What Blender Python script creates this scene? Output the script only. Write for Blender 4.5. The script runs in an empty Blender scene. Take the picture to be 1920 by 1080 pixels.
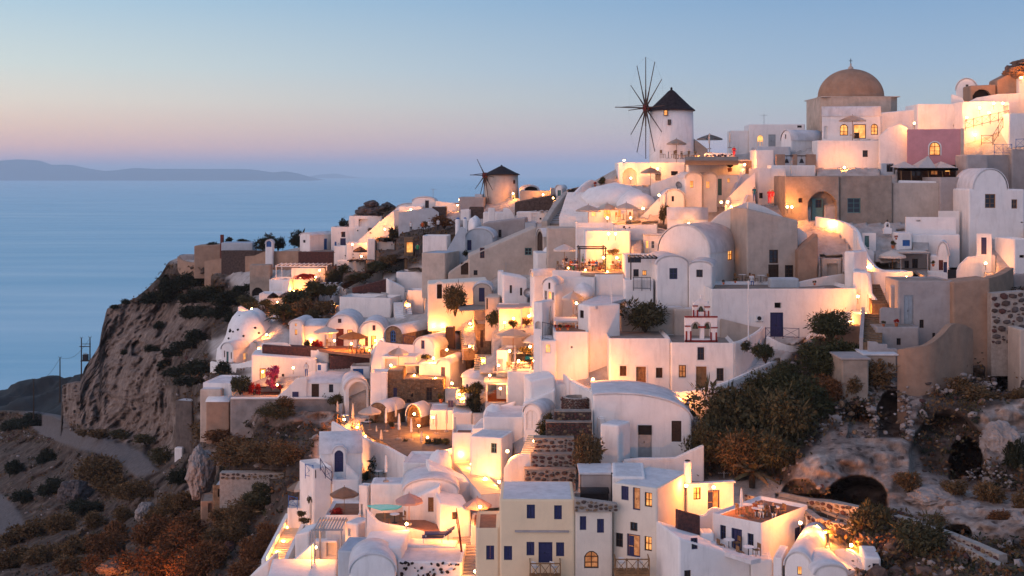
import bpy, bmesh, math, random
import numpy as np
from mathutils import Vector, Matrix, noise
R = math.radians
random.seed(7)
SC = bpy.context.scene
COL = SC.collection

# ---------------------------------------------------------------- camera
F, CX, HZ = 2400.0, 960.0, 325.0          # focal length in photo pixels, centre column, horizon row
cam = bpy.data.cameras.new('camera')
cam_o = bpy.data.objects.new('camera', cam); COL.objects.link(cam_o)
cam.sensor_width = 36.0; cam.lens = 36.0 * F / 1920.0
cam.shift_y = -(540.0 - HZ) / 1920.0
cam.clip_start = 1.0; cam.clip_end = 200000.0
cam_o.rotation_euler = (R(90), 0, 0)
SC.camera = cam_o

# ---------------------------------------------------------------- sky
world = bpy.data.worlds.new('World'); SC.world = world; world.use_nodes = True
wn = world.node_tree; wn.nodes.clear()
def wnode(t, **k):
 n = wn.nodes.new(t)
 for a, b in k.items(): setattr(n, a, b)
 return n
def srgb(r, g, b):
 f = lambda c: (c/255/12.92 if c/255 <= .04045 else ((c/255+.055)/1.055)**2.4)
 return (f(r), f(g), f(b), 1.0)
SUN_EL, SUN_AZ = R(2.0), R(-78)           # the afterglow stands low beyond the sea, off to the side
sky = wnode('ShaderNodeTexSky', sky_type='NISHITA')
sky.sun_disc = False; sky.sun_elevation = SUN_EL; sky.sun_rotation = SUN_AZ
sky.altitude = 150; sky.air_density = 1.0; sky.dust_density = 1.5; sky.ozone_density = 2.0
tc = wnode('ShaderNodeTexCoord'); sep = wnode('ShaderNodeSeparateXYZ')
wn.links.new(tc.outputs['Generated'], sep.inputs[0])
def ramp(stops):
 r = wnode('ShaderNodeValToRGB'); e = r.color_ramp.elements
 while len(e) < len(stops): e.new(0.5)
 for q, (p, c) in zip(e, stops): q.position = p; q.color = c
 return r
# twilight bands by height over the horizon: (sine of elevation + .1) / 1.1
def h(deg): return (math.sin(R(deg)) + .1) / 1.1
add = wnode('ShaderNodeMath', operation='MULTIPLY_ADD'); add.inputs[1].default_value = 1/1.1; add.inputs[2].default_value = .1/1.1
wn.links.new(sep.outputs[2], add.inputs[0])
warm = ramp([(0, srgb(150,150,190)), (h(-.3), srgb(166,160,196)), (h(.5), srgb(222,170,178)), (h(1.1), srgb(246,190,172)), (h(2.0), srgb(246,206,182)), (h(3.1), srgb(238,222,204)),
             (h(4.6), srgb(214,222,216)), (h(7.6), srgb(172,202,220)), (h(22), srgb(140,176,208)), (h(90), srgb(112,142,186))])
cool = ramp([(0, srgb(140,150,190)), (h(-.3), srgb(138,158,196)), (h(.5), srgb(168,160,190)), (h(1.1), srgb(186,172,186)), (h(2.0), srgb(180,182,192)), (h(3.1), srgb(166,184,198)),
             (h(4.6), srgb(150,176,204)), (h(7.6), srgb(124,160,199)), (h(22), srgb(116,152,196)), (h(90), srgb(104,134,182))])
for n in (warm, cool): wn.links.new(add.outputs[0], n.inputs[0])
az = wnode('ShaderNodeMapRange', interpolation_type='SMOOTHSTEP')   # warmer towards the place where the sun went down
az.inputs[1].default_value = .34; az.inputs[2].default_value = -.62
wn.links.new(sep.outputs[0], az.inputs[0])
mixw = wnode('ShaderNodeMix', data_type='RGBA')
wn.links.new(az.outputs[0], mixw.inputs[0]); wn.links.new(cool.outputs[0], mixw.inputs[6]); wn.links.new(warm.outputs[0], mixw.inputs[7])
bg1 = wnode('ShaderNodeBackground'); bg1.inputs[1].default_value = 1.02
bg2 = wnode('ShaderNodeBackground'); bg2.inputs[1].default_value = 0.05
wn.links.new(mixw.outputs[2], bg1.inputs[0]); wn.links.new(sky.outputs[0], bg2.inputs[0])
adds = wnode('ShaderNodeAddShader'); outw = wnode('ShaderNodeOutputWorld')
wn.links.new(bg1.outputs[0], adds.inputs[0]); wn.links.new(bg2.outputs[0], adds.inputs[1]); wn.links.new(adds.outputs[0], outw.inputs[0])

# ---------------------------------------------------------------- afterglow (soft, low) and exposure
sl = bpy.data.lights.new('sun', 'SUN'); sl.energy = 1.45; sl.angle = R(75); sl.color = (1.0, .56, .45)
so = bpy.data.objects.new('sun', sl); COL.objects.link(so)
_d = Vector((math.sin(R(-78))*1.0, -.75, math.tan(R(16))*1.2)).normalized()
so.rotation_euler = _d.to_track_quat('Z', 'Y').to_euler()
vs = SC.view_settings; vs.view_transform = 'Standard'; vs.look = 'None'; vs.exposure = 0.0; vs.gamma = 1.0
cy = SC.cycles; cy.use_denoising = True; cy.max_bounces = 6; cy.diffuse_bounces = 3; cy.glossy_bounces = 2; cy.transmission_bounces = 3
cy.volume_bounces = 4; cy.transparent_max_bounces = 6; cy.use_light_tree = True; cy.sample_clamp_indirect = 3.0; cy.caustics_reflective = False; cy.caustics_refractive = False
SC.render.use_persistent_data = False

# ---------------------------------------------------------------- photo pixel -> place
CROPS = dict(A=(1120,80,4.8), B=(1500,80,4.571), C=(1040,280,4.355), D=(1460,290,4.174), E=(760,290,4.8), F=(300,340,3.84), G=(780,400,4.154), H=(1100,440,3.429),
             I=(1480,480,4.355), J=(360,560,5.32), K=(660,560,4.8), L=(560,720,4.8), M=(860,680,4.154), N=(1280,640,3.0), O=(480,860,4.0), P=(880,840,4.364), Q=(1220,840,4.364),
             R=(0,540,4.355), S=(0,720,3.0), T=(1480,820,4.154), Z=(0,0,1.0))
_k = CROPS['Z']
def crop(n):
 global _k; _k = CROPS[n]
def cx(x): return _k[0] + x/_k[2]
def cyy(y): return _k[1] + y/_k[2]
def cs(v): return v/_k[2]
# how far away the hillside stands behind each pixel of the picture (metres)
CP = np.array([
 (1000,1080,100),(1150,1080,98),(1300,1080,97),(1450,1080,95),(1100,960,106),(1300,950,106),(1000,940,109),(1200,860,112),(1050,800,118),(1200,735,124),(1350,700,126),(1100,660,130),
 (1300,600,133),(1150,540,140),(1400,530,140),(1100,440,151),(1300,430,152),(1150,350,162),(1260,302,169),(1400,300,169),(1150,290,172),
 (1600,1080,90),(1750,1080,86),(1920,1080,82),(1600,950,100),(1900,950,97),(1500,830,111),(1700,830,108),(1920,820,106),(1500,700,122),(1700,700,120),(1920,690,120),
 (1500,600,130),(1650,600,129),(1850,560,131),(1650,500,138),(1880,450,142),(1600,420,146),(1500,390,150),(1850,330,154),(1600,330,155),(1600,240,166),(1800,240,163),(1920,150,166),(1700,200,170),(1500,250,170),
 (850,1080,104),(700,1080,106),(560,1080,112),(850,960,114),(700,950,118),(600,950,124),(850,850,124),(720,850,130),(620,860,135),(900,760,131),(750,750,142),(620,750,148),(900,660,142),(750,650,155),(600,660,160),
 (900,570,158),(750,570,170),(950,480,168),(800,480,184),(700,480,192),(950,400,196),(850,390,205),(1060,380,180),(945,385,205),(760,400,212),
 (480,750,152),(400,750,156),(500,650,165),(420,650,178),(560,560,182),(480,590,188),(620,480,205),(500,500,212),(420,490,222),(700,400,216),(340,490,232),
 (500,1080,118),(500,950,132),(430,860,146),(400,1080,124),(380,950,146),(300,1080,132),(280,980,156),(200,1080,140),(100,1080,150),(0,1080,160),(-200,1080,175),(330,900,165),(400,800,165),
 (200,950,185),(100,980,190),(0,1000,200),(250,870,196),(150,860,222),(60,880,240),(0,900,250),(0,800,330),(70,800,300),(-200,900,320),(-200,1000,240),
 (330,820,200),(300,700,215),(230,800,226),(150,790,232),(140,730,236),(220,600,242),(280,560,240),(350,600,222),(400,560,218),(330,650,216),(180,690,238),(110,800,270)], float)
def _tps_fit():
 P = CP[:, :2]/1000.0; n = len(P)
 r2 = ((P[:, None]-P[None])**2).sum(-1)
 K = np.where(r2 > 0, r2*np.log(np.maximum(r2, 1e-12)), 0) + np.eye(n)*0.004
 A = np.zeros((n+3, n+3)); A[:n, :n] = K; A[:n, n] = 1; A[:n, n+1:] = P; A[n, :n] = 1; A[n+1:, :n] = P.T
 return P, np.linalg.solve(A, np.concatenate([np.log(CP[:, 2]), np.zeros(3)]))
_TP, _TW = _tps_fit()
def DDv(x, y):
 q = np.stack([np.asarray(x, float).ravel(), np.asarray(y, float).ravel()], 1)/1000.0
 out = np.empty(len(q))
 for s in range(0, len(q), 20000):
  c = q[s:s+20000]; r2 = ((c[:, None]-_TP[None])**2).sum(-1)
  K = np.where(r2 > 0, r2*np.log(np.maximum(r2, 1e-12)), 0)
  out[s:s+20000] = np.exp(K@_TW[:-3] + _TW[-3] + c@_TW[-2:])
 return out
def DD(x, y): return float(DDv([x], [y])[0])
def PT(x, y, d): return Vector(((x-CX)/F*d, d, (HZ-y)/F*d))      # full-photo pixel and distance -> point
def PZ(x, y, z):                                                  # full-photo pixel on the level z
 return PT(x, y, z*F/(HZ-y))

# ---------------------------------------------------------------- materials
MATS = {}
def mat(name, col=(.8,.8,.8), rough=.85, var=.12, scale=1.5, bump=.15, bscale=6.0, emit=None, estr=0.0, col2=None, detail=6.0, spec=.25, stain=0.0, metallic=0.0):
 if name in MATS: return MATS[name]
 m = bpy.data.materials.new(name); m.use_nodes = True; nt = m.node_tree; b = nt.nodes['Principled BSDF']
 b.inputs['Roughness'].default_value = rough; b.inputs['Specular IOR Level'].default_value = spec; b.inputs['Metallic'].default_value = metallic
 def N(t, **k):
  n = nt.nodes.new(t)
  for a, v in k.items(): setattr(n, a, v)
  return n
 geo = N('ShaderNodeNewGeometry')
 nz = N('ShaderNodeTexNoise'); nz.inputs['Scale'].default_value = scale; nz.inputs['Detail'].default_value = detail; nz.inputs['Roughness'].default_value = .62
 nt.links.new(geo.outputs['Position'], nz.inputs['Vector'])
 rp = N('ShaderNodeValToRGB'); e = rp.color_ramp.elements
 c2 = col2 or tuple(c*(1-var*2.2) for c in col)
 e[0].position = .32; e[0].color = (*c2, 1); e[1].position = .68; e[1].color = (*[min(.92, c*(1+var*.25)) for c in col], 1)
 nt.links.new(nz.outputs[0], rp.inputs[0])
 last = rp.outputs[0]
 if stain:                                                   # streaks of damp and grime running down the plaster
  mp = N('ShaderNodeMapping'); mp.inputs['Scale'].default_value = (1.6, 1.6, .28)
  ns = N('ShaderNodeTexNoise'); ns.inputs['Scale'].default_value = 1.1; ns.inputs['Detail'].default_value = 7; ns.inputs['Roughness'].default_value = .7
  nt.links.new(geo.outputs['Position'], mp.inputs[0]); nt.links.new(mp.outputs[0], ns.inputs['Vector'])
  r2 = N('ShaderNodeValToRGB'); r2.color_ramp.elements[0].position = .5; r2.color_ramp.elements[1].position = .74
  r2.color_ramp.elements[0].color = (0,0,0,1); r2.color_ramp.elements[1].color = (stain,)*3+(1,)
  nt.links.new(ns.outputs[0], r2.inputs[0])
  mx = N('ShaderNodeMix', data_type='RGBA'); mx.inputs[7].default_value = (.25,.21,.18,1)
  nt.links.new(r2.outputs[0], mx.inputs[0]); nt.links.new(last, mx.inputs[6]); last = mx.outputs[2]
 nt.links.new(last, b.inputs['Base Color'])
 if bump:
  nb = N('ShaderNodeTexNoise'); nb.inputs['Scale'].default_value = bscale; nb.inputs['Detail'].default_value = 5
  nt.links.new(geo.outputs['Position'], nb.inputs['Vector'])
  bp = N('ShaderNodeBump'); bp.inputs['Strength'].default_value = bump; bp.inputs['Distance'].default_value = .12
  nt.links.new(nb.outputs[0], bp.inputs['Height']); nt.links.new(bp.outputs[0], b.inputs['Normal'])
 if emit:
  b.inputs['Emission Color'].default_value = (*emit, 1); b.inputs['Emission Strength'].default_value = estr
  if name[:3] == 'lit':
   r3 = N('ShaderNodeValToRGB'); r3.color_ramp.elements[0].position = .38; r3.color_ramp.elements[0].color = (.55,.16,.03,1); r3.color_ramp.elements[1].position = .62; r3.color_ramp.elements[1].color = (*emit, 1)
   nt.links.new(nz.outputs[0], r3.inputs[0]); nt.links.new(r3.outputs[0], b.inputs['Emission Color'])
 MATS[name] = m; return m
mat('white', (.85,.81,.77), .9, .05, .7, .3, 2.2, stain=.24)
mat('white_roof', (.70,.68,.68), .92, .10, .9, .25, 3.0, stain=.30)  # greyer than the walls: cement, plus the roofs' dimmer light put into the colour
mat('roof_blue', (.42,.48,.55), .9, .10, 1.0, .15, 4, stain=.2)
mat('warmwhite', (.80,.69,.56), .9, .05, .7, .18, 3, stain=.14)
mat('cream', (.88,.66,.42), .9, .04, .7, .15, 3, stain=.08)
mat('beige', (.56,.46,.38), .93, .10, .8, .3, 3, stain=.35)
mat('concrete', (.36,.29,.23), .95, .16, .9, .4, 4, stain=.55)
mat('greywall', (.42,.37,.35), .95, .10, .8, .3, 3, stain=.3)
mat('pink', (.58,.28,.30), .9, .06, 1.2, .2, 4, stain=.12)
mat('bluegrey', (.50,.54,.57), .9, .08, .8, .2, 3, stain=.25)
mat('ochre', (.40,.25,.17), .93, .12, 1.0, .3, 4, stain=.3)
mat('domebrown', (.42,.24,.15), .85, .12, .8, .25, 3, stain=.4)
mat('thatch', (.045,.032,.034), .95, .3, 3, .6, 18)
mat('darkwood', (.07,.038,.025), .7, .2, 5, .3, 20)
mat('redwood', (.16,.03,.022), .6, .15, 5, .2, 20)
mat('wood', (.30,.16,.07), .65, .2, 4, .3, 20)
mat('bluepaint', (.028,.030,.105), .5, .12, 5, .1, 15, spec=.4)
mat('brightblue', (.03,.13,.38), .5, .12, 5, .1, 15, spec=.4)
mat('tealpaint', (.10,.22,.22), .6, .12, 5, .1, 15)
mat('whitepaint', (.75,.74,.72), .6, .05, 3, .05, 10)
mat('glass', (.025,.028,.035), .12, .1, 2, 0, spec=.6)
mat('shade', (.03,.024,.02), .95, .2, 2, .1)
mat('lit', (.6,.4,.2), .6, .1, 1.3, 0, emit=(1.0,.46,.11), estr=1.5, col2=(.4,.2,.08))
mat('litdim', (.5,.3,.15), .6, .1, 3, 0, emit=(1.0,.34,.09), estr=.35, col2=(.3,.12,.05))
mat('lamp', (1,.9,.7), .4, 0, 1, 0, emit=(1.0,.62,.24), estr=34)
mat('iron', (.03,.03,.034), .6, .1, 6, .1, 20, metallic=.3)
mat('metal', (.42,.43,.44), .4, .1, 3, .05, 10, metallic=.6)
mat('canvas', (.66,.56,.47), .85, .06, 2, .15, 10)
mat('canvas_pink', (.62,.42,.36), .85, .06, 2, .15, 10)
mat('canvas_white', (.78,.75,.72), .85, .04, 2, .15, 10)
mat('canvas_dark', (.10,.09,.10), .9, .1, 2, .15, 10)
mat('terracotta', (.42,.13,.05), .8, .12, 4, .2, 15)
mat('redstone', (.13,.055,.045), .95, .35, 4, .8, 9, col2=(.05,.03,.03))
mat('volcanic', (.12,.08,.065), .95, .3, 3, .6, 9, col2=(.05,.035,.03))
mat('stonebrown', (.26,.17,.10), .95, .25, 3, .6, 9, col2=(.12,.075,.045))
mat('mortar', (.42,.36,.31), .95, .15, 3, .4, 9)
mat('paving', (.34,.28,.23), .95, .15, 1.2, .3, 5, stain=.3)
mat('terraceflr', (.36,.17,.10), .9, .15, 2, .2, 6)
mat('squarepave', (.17,.135,.11), .9, .2, 1.6, .4, 5, stain=.4)
mat('tarp', (.02,.015,.016), .7, .2, 3, .4, 6)
mat('leaf', (.070,.064,.024), .8, .35, 6, 0, col2=(.024,.030,.010))
mat('leaf_olive', (.105,.084,.034), .85, .35, 5, 0, col2=(.035,.030,.014))
mat('leaf_dry', (.20,.115,.045), .9, .35, 5, 0, col2=(.055,.030,.014))
mat('leaf_rust', (.22,.09,.03), .9, .35, 5, 0, col2=(.06,.026,.012))
mat('leaf_dark', (.028,.032,.014), .85, .3, 6, 0, col2=(.012,.014,.007))
mat('flower_pink', (.45,.05,.17), .8, .3, 6, 0)
mat('flower_red', (.50,.03,.02), .8, .3, 6, 0)
mat('bark', (.07,.05,.035), .95, .25, 8, .5, 20)
mat('pool', (.10,.48,.44), .08, .05, 2, .05, 4, spec=.5, emit=(.10,.55,.45), estr=.22)
mat('skin', (.45,.26,.18), .7, .05, 5, 0)
mat('hair', (.03,.02,.015), .8, .1, 9, 0)
for n, c in dict(cloth_red=(.55,.03,.05), cloth_teal=(.02,.16,.20), cloth_white=(.7,.68,.66), cloth_black=(.02,.02,.025), cloth_green=(.03,.30,.12), cloth_blue=(.06,.12,.32), cloth_orange=(.6,.12,.03)).items():
 mat(n, c, .85, .1, 5, 0)

# ---------------------------------------------------------------- object helpers
def link(name, data, parent=None, loc=None, rot=None):
 o = bpy.data.objects.new(name, data); COL.objects.link(o)
 if parent is not None: o.parent = parent
 if loc is not None: o.location = loc
 if rot is not None: o.rotation_euler = rot
 return o
def tag(o, label, cat, group=None, kind=None):
 o['label'] = label; o['category'] = cat
 if group: o['group'] = group
 if kind: o['kind'] = kind
 return o
def empty(name, label, cat, loc, rz=0.0, group=None):
 o = link(name, None, None, loc, (0, 0, rz)); o.empty_display_size = .5
 return tag(o, label, cat, group)
def me_from(bm, m, smooth=False, recalc=True):
 if recalc: bmesh.ops.recalc_face_normals(bm, faces=bm.faces)
 me = bpy.data.meshes.new('mesh'); bm.to_mesh(me); bm.free()
 ms = m if isinstance(m, (list, tuple)) else [m]
 for q in ms: me.materials.append(MATS[q])
 if smooth: me.polygons.foreach_set('use_smooth', [True]*len(me.polygons))
 return me
def part(name, bm, m, parent=None, loc=None, rot=None, smooth=False):
 return link(name, me_from(bm, m, smooth), parent, loc, rot)
def box(bm, x0, x1, y0, y1, z0, z1, mi=0):
 v = [bm.verts.new(p) for p in ((x0,y0,z0),(x1,y0,z0),(x1,y1,z0),(x0,y1,z0),(x0,y0,z1),(x1,y0,z1),(x1,y1,z1),(x0,y1,z1))]
 for f in ((0,3,2,1),(4,5,6,7),(0,1,5,4),(1,2,6,5),(2,3,7,6),(3,0,4,7)):
  q = bm.faces.new([v[i] for i in f]); q.material_index = mi
def boxbm(*a):
 bm = bmesh.new(); box(bm, *a); return bm
def tube(bm, p0, p1, r0, r1=None, n=6, cap=True):
 p0, p1 = Vector(p0), Vector(p1); r1 = r0 if r1 is None else r1
 d = (p1-p0).normalized(); a = d.orthogonal().normalized(); b = d.cross(a)
 A = [bm.verts.new(p0+(a*math.cos(t)+b*math.sin(t))*r0) for t in [2*math.pi*i/n for i in range(n)]]
 B = [bm.verts.new(p1+(a*math.cos(t)+b*math.sin(t))*r1) for t in [2*math.pi*i/n for i in range(n)]]
 for i in range(n): bm.faces.new((A[i], A[(i+1)%n], B[(i+1)%n], B[i]))
 if cap: bm.faces.new(A[::-1]); bm.faces.new(B)
def lathe(bm, prof, n=24, cx_=0, cy_=0, a0=0, a1=2*math.pi):
 full = abs(a1-a0-2*math.pi) < 1e-6; k = n if full else n+1; rings = []
 for r, z in prof:
  if r < 1e-6: rings.append([bm.verts.new((cx_, cy_, z))])
  else: rings.append([bm.verts.new((cx_+r*math.cos(a0+(a1-a0)*i/n), cy_+r*math.sin(a0+(a1-a0)*i/n), z)) for i in range(k)])
 for A, B in zip(rings, rings[1:]):
  for i in range(n):
   j = (i+1) % k
   if len(A) == 1 and len(B) == 1: continue
   if len(A) == 1: bm.faces.new((A[0], B[i], B[j]))
   elif len(B) == 1: bm.faces.new((A[i], A[j], B[0]))
   else: bm.faces.new((A[i], A[j], B[j], B[i]))
 return rings
def prism(bm, prof, axis, t0, t1, mi=0):
 """polygon prof [(u,z)] swept along axis ('y': u is x, 'x': u is y)"""
 mk = (lambda u, z, t: (u, t, z)) if axis == 'y' else (lambda u, z, t: (t, u, z))
 A = [bm.verts.new(mk(u, z, t0)) for u, z in prof]; B = [bm.verts.new(mk(u, z, t1)) for u, z in prof]; n = len(prof)
 fs = [bm.faces.new(A), bm.faces.new(B[::-1])]
 for i in range(n): fs.append(bm.faces.new((A[i], B[i], B[(i+1)%n], A[(i+1)%n])))
 for f in fs: f.material_index = mi

# openings: cut real holes with reveals through one face of a wall mesh
def cut_opening(bm, face, u0, u1, z0, z1, arch, depth):
 ax = 0 if face == 'L' else 1               # L: plane y=0, u=x ; R: plane x=0, u=y
 out = Vector((0,-1,0)) if face == 'L' else Vector((1,0,0))
 U = Vector((1,0,0)) if ax == 0 else Vector((0,1,0)); Z = Vector((0,0,1))
 on = lambda f: f.normal.dot(out) > .95 and abs(f.calc_center_median().dot(out)) < .02
 def pl(uz): return U*uz[0] + Z*uz[1]
 def cut(co, no, test):
  fs = [f for f in bm.faces if on(f) and test(f)]
  if not fs: return
  g = list({e for f in fs for e in f.edges} | {v for f in fs for v in f.verts}) + fs
  bmesh.ops.bisect_plane(bm, geom=g, dist=1e-5, plane_co=co, plane_no=no)
 al = lambda f: True
 cut(pl((u0,z0)), U, al); cut(pl((u1,z0)), U, al)
 inu = lambda f: u0-1e-4 < f.calc_center_median().dot(U) < u1+1e-4
 cut(pl((u0,z0)), Z, inu); cut(pl((u0,z1)), Z, inu)
 inr = lambda f: inu(f) and z0-1e-4 < f.calc_center_median().z < z1+1e-4
 if arch:
  r = (u1-u0)/2; rz = min(r*arch, (z1-z0)*.6); n = 8; um = (u0+u1)/2; zs = z1-rz
  pts = [(um+r*math.cos(math.pi*i/n), zs+rz*math.sin(math.pi*i/n)) for i in range(n+1)]
  for a, b in zip(pts, pts[1:]):
   t = pl(b)-pl(a); no = t.cross(out)
   if no.length > 1e-9: cut(pl(a), no.normalized(), inr)
  def inside(f):
   c = f.calc_center_median(); x = (c.dot(U)-um)/r; z = (c.z-zs)/rz
   return inr(f) and (z <= 0 or x*x+z*z < 1.0)
 else: inside = inr
 fs = [f for f in bm.faces if on(f) and inside(f)]
 if not fs: return
 fset = set(fs)
 rim = [e for f in fs for e in f.edges if sum(1 for q in e.link_faces if q in fset) == 1]
 rim = list(dict.fromkeys(rim))
 bmesh.ops.delete(bm, geom=fs, context='FACES_ONLY')
 ret = bmesh.ops.extrude_edge_only(bm, edges=rim)
 vs = [v for v in ret['geom'] if isinstance(v, bmesh.types.BMVert)]
 bmesh.ops.translate(bm, verts=vs, vec=-out*depth)

WINMAT = dict(b='bluepaint', s='brightblue', k='darkwood', w='whitepaint', r='redwood', t='tealpaint', o='wood', m='metal', y='whitepaint')
def arch_prof(w, hh, arch, inset=0.0, n=8):
 if not arch: return [(inset, inset), (w-inset, inset), (w-inset, hh-inset), (inset, hh-inset)]
 r = w/2-inset; rz = min(w/2*arch, hh*.6)-inset; zs = hh-min(w/2*arch, hh*.6)
 return [(inset, inset), (w-inset, inset)] + [(w/2+r*math.cos(math.pi*i/n), zs+rz*math.sin(math.pi*i/n)) for i in range(n+1)]
def ring_prism(bm, outer, inner, y0, y1):
 n = len(outer)
 v = [[bm.verts.new((u, y, z)) for u, z in pr] for pr in (outer, inner) for y in (y0, y1)]
 for i in range(n):
  j = (i+1) % n
  bm.faces.new((v[0][i], v[0][j], v[2][j], v[2][i])); bm.faces.new((v[1][i], v[3][i], v[3][j], v[1][j]))
  bm.faces.new((v[0][i], v[1][i], v[1][j], v[0][j])); bm.faces.new((v[2][i], v[2][j], v[3][j], v[3][i]))
def opening(parent, face, u0, u1, z0, z1, style, depth, house_mat='white'):
 """style: kind letter (w window, s closed shutters, d door, p half open door, o open hole, n niche), colour letter, then flags: a arch, l lit, x surround"""
 kind, colr, fl = style[0], style[1], style[2:]
 arch = 1.0 if 'a' in fl else 0.0
 w, hh = u1-u0, z1-z0
 loc = Vector((u0, 0, z0)) if face == 'L' else Vector((0, u0, z0)); rot = (0,0,0) if face == 'L' else (0,0,R(90))
 fm = WINMAT[colr]; t = min(.09, w*.12)
 lit = 'lit' if 'l' in fl else ('litdim' if 'i' in fl else 'glass')
 if kind in 'ws':
  bm = bmesh.new(); ring_prism(bm, arch_prof(w, hh, arch), arch_prof(w, hh, arch, t), depth*.45, depth*.9)
  if kind == 'w':
   box(bm, w/2-t*.35, w/2+t*.35, depth*.5, depth*.8, t, hh-t)
   if hh > .8:
    k = 2 if hh > 1.3 else 1
    for i in range(1, k+1): box(bm, t, w-t, depth*.52, depth*.78, hh*i/(k+1)-t*.3, hh*i/(k+1)+t*.3)
  o = part('window', bm, fm, parent, loc, rot)
  if kind == 'w':
   bm = bmesh.new(); prism(bm, arch_prof(w, hh, arch, .01), 'y', depth*.84, depth*.98); part('pane', bm, lit, o)
  else:
   for i in (0, 1):
    bm = bmesh.new(); a, b = (t, w/2-.012) if i == 0 else (w/2+.012, w-t)
    box(bm, a, b, depth*.62, depth*.86, t, hh-t)
    q = .07
    for c in (0, 1):
     zz0 = t + q + c*(hh-2*t)/2; zz1 = zz0 + (hh-2*t)/2 - 2*q + .02
     if b-a > 3*q and zz1 > zz0+.05: box(bm, a+q, b-q, depth*.52, depth*.64, zz0, zz1)
    part('shutter', bm, fm, o)
 elif kind in 'dp':
  bm = bmesh.new(); ring_prism(bm, arch_prof(w, hh, arch), arch_prof(w, hh, arch, t), depth*.4, depth*.9)
  o = part('door', bm, fm, parent, loc, rot)
  pm = fm if kind == 'd' else lit
  bm = bmesh.new(); prism(bm, arch_prof(w, hh, arch, .01), 'y', depth*.8, depth*.97)
  part('panel', bm, ('litdim' if 'i' in fl else 'lit' if 'l' in fl else fm), o)
  bm = bmesh.new()
  nb = 2 if w > .8 else 1
  for i in range(nb):
   a, b = t+(w-2*t)*i/nb+.03, t+(w-2*t)*(i+1)/nb-.03
   if kind == 'p' and i == nb-1: continue
   for zz0, zz1 in ((t, hh*.42), (hh*.46, hh*(.9 if not arch else .7))):
    if 'l' in fl and zz0 > t: continue
    box(bm, a, b, depth*.62, depth*.82, zz0, zz1)
  if len(bm.verts): part('door_leaf', bm, fm, o)
  else: bm.free()
  part('handle', boxbm(w*.42, w*.47, depth*.5, depth*.8, hh*.44, hh*.50), 'iron', o)
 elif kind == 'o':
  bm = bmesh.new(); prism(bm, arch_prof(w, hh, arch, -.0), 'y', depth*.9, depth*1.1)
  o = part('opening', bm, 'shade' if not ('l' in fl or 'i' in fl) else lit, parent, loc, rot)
 else:                                                       # niche: same wall, set back
  bm = bmesh.new(); prism(bm, arch_prof(w, hh, arch, 0), 'y', depth*.9, depth*1.1)
  o = part('niche', bm, house_mat, parent, loc, rot)
 if 'x' in fl:
  bm = bmesh.new(); e = .13
  ring_prism(bm, [(-e, -e), (w+e, -e), (w+e, hh+e), (-e, hh+e)] if not arch else [(u+(u-w/2)*2*e/w, z+(e if z > hh*.3 else 0)) for u, z in arch_prof(w, hh, arch)], arch_prof(w, hh, arch), -.035, .02)
  part('surround', bm, 'cream' if 'y' in fl else 'whitepaint', o)
 return o

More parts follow.
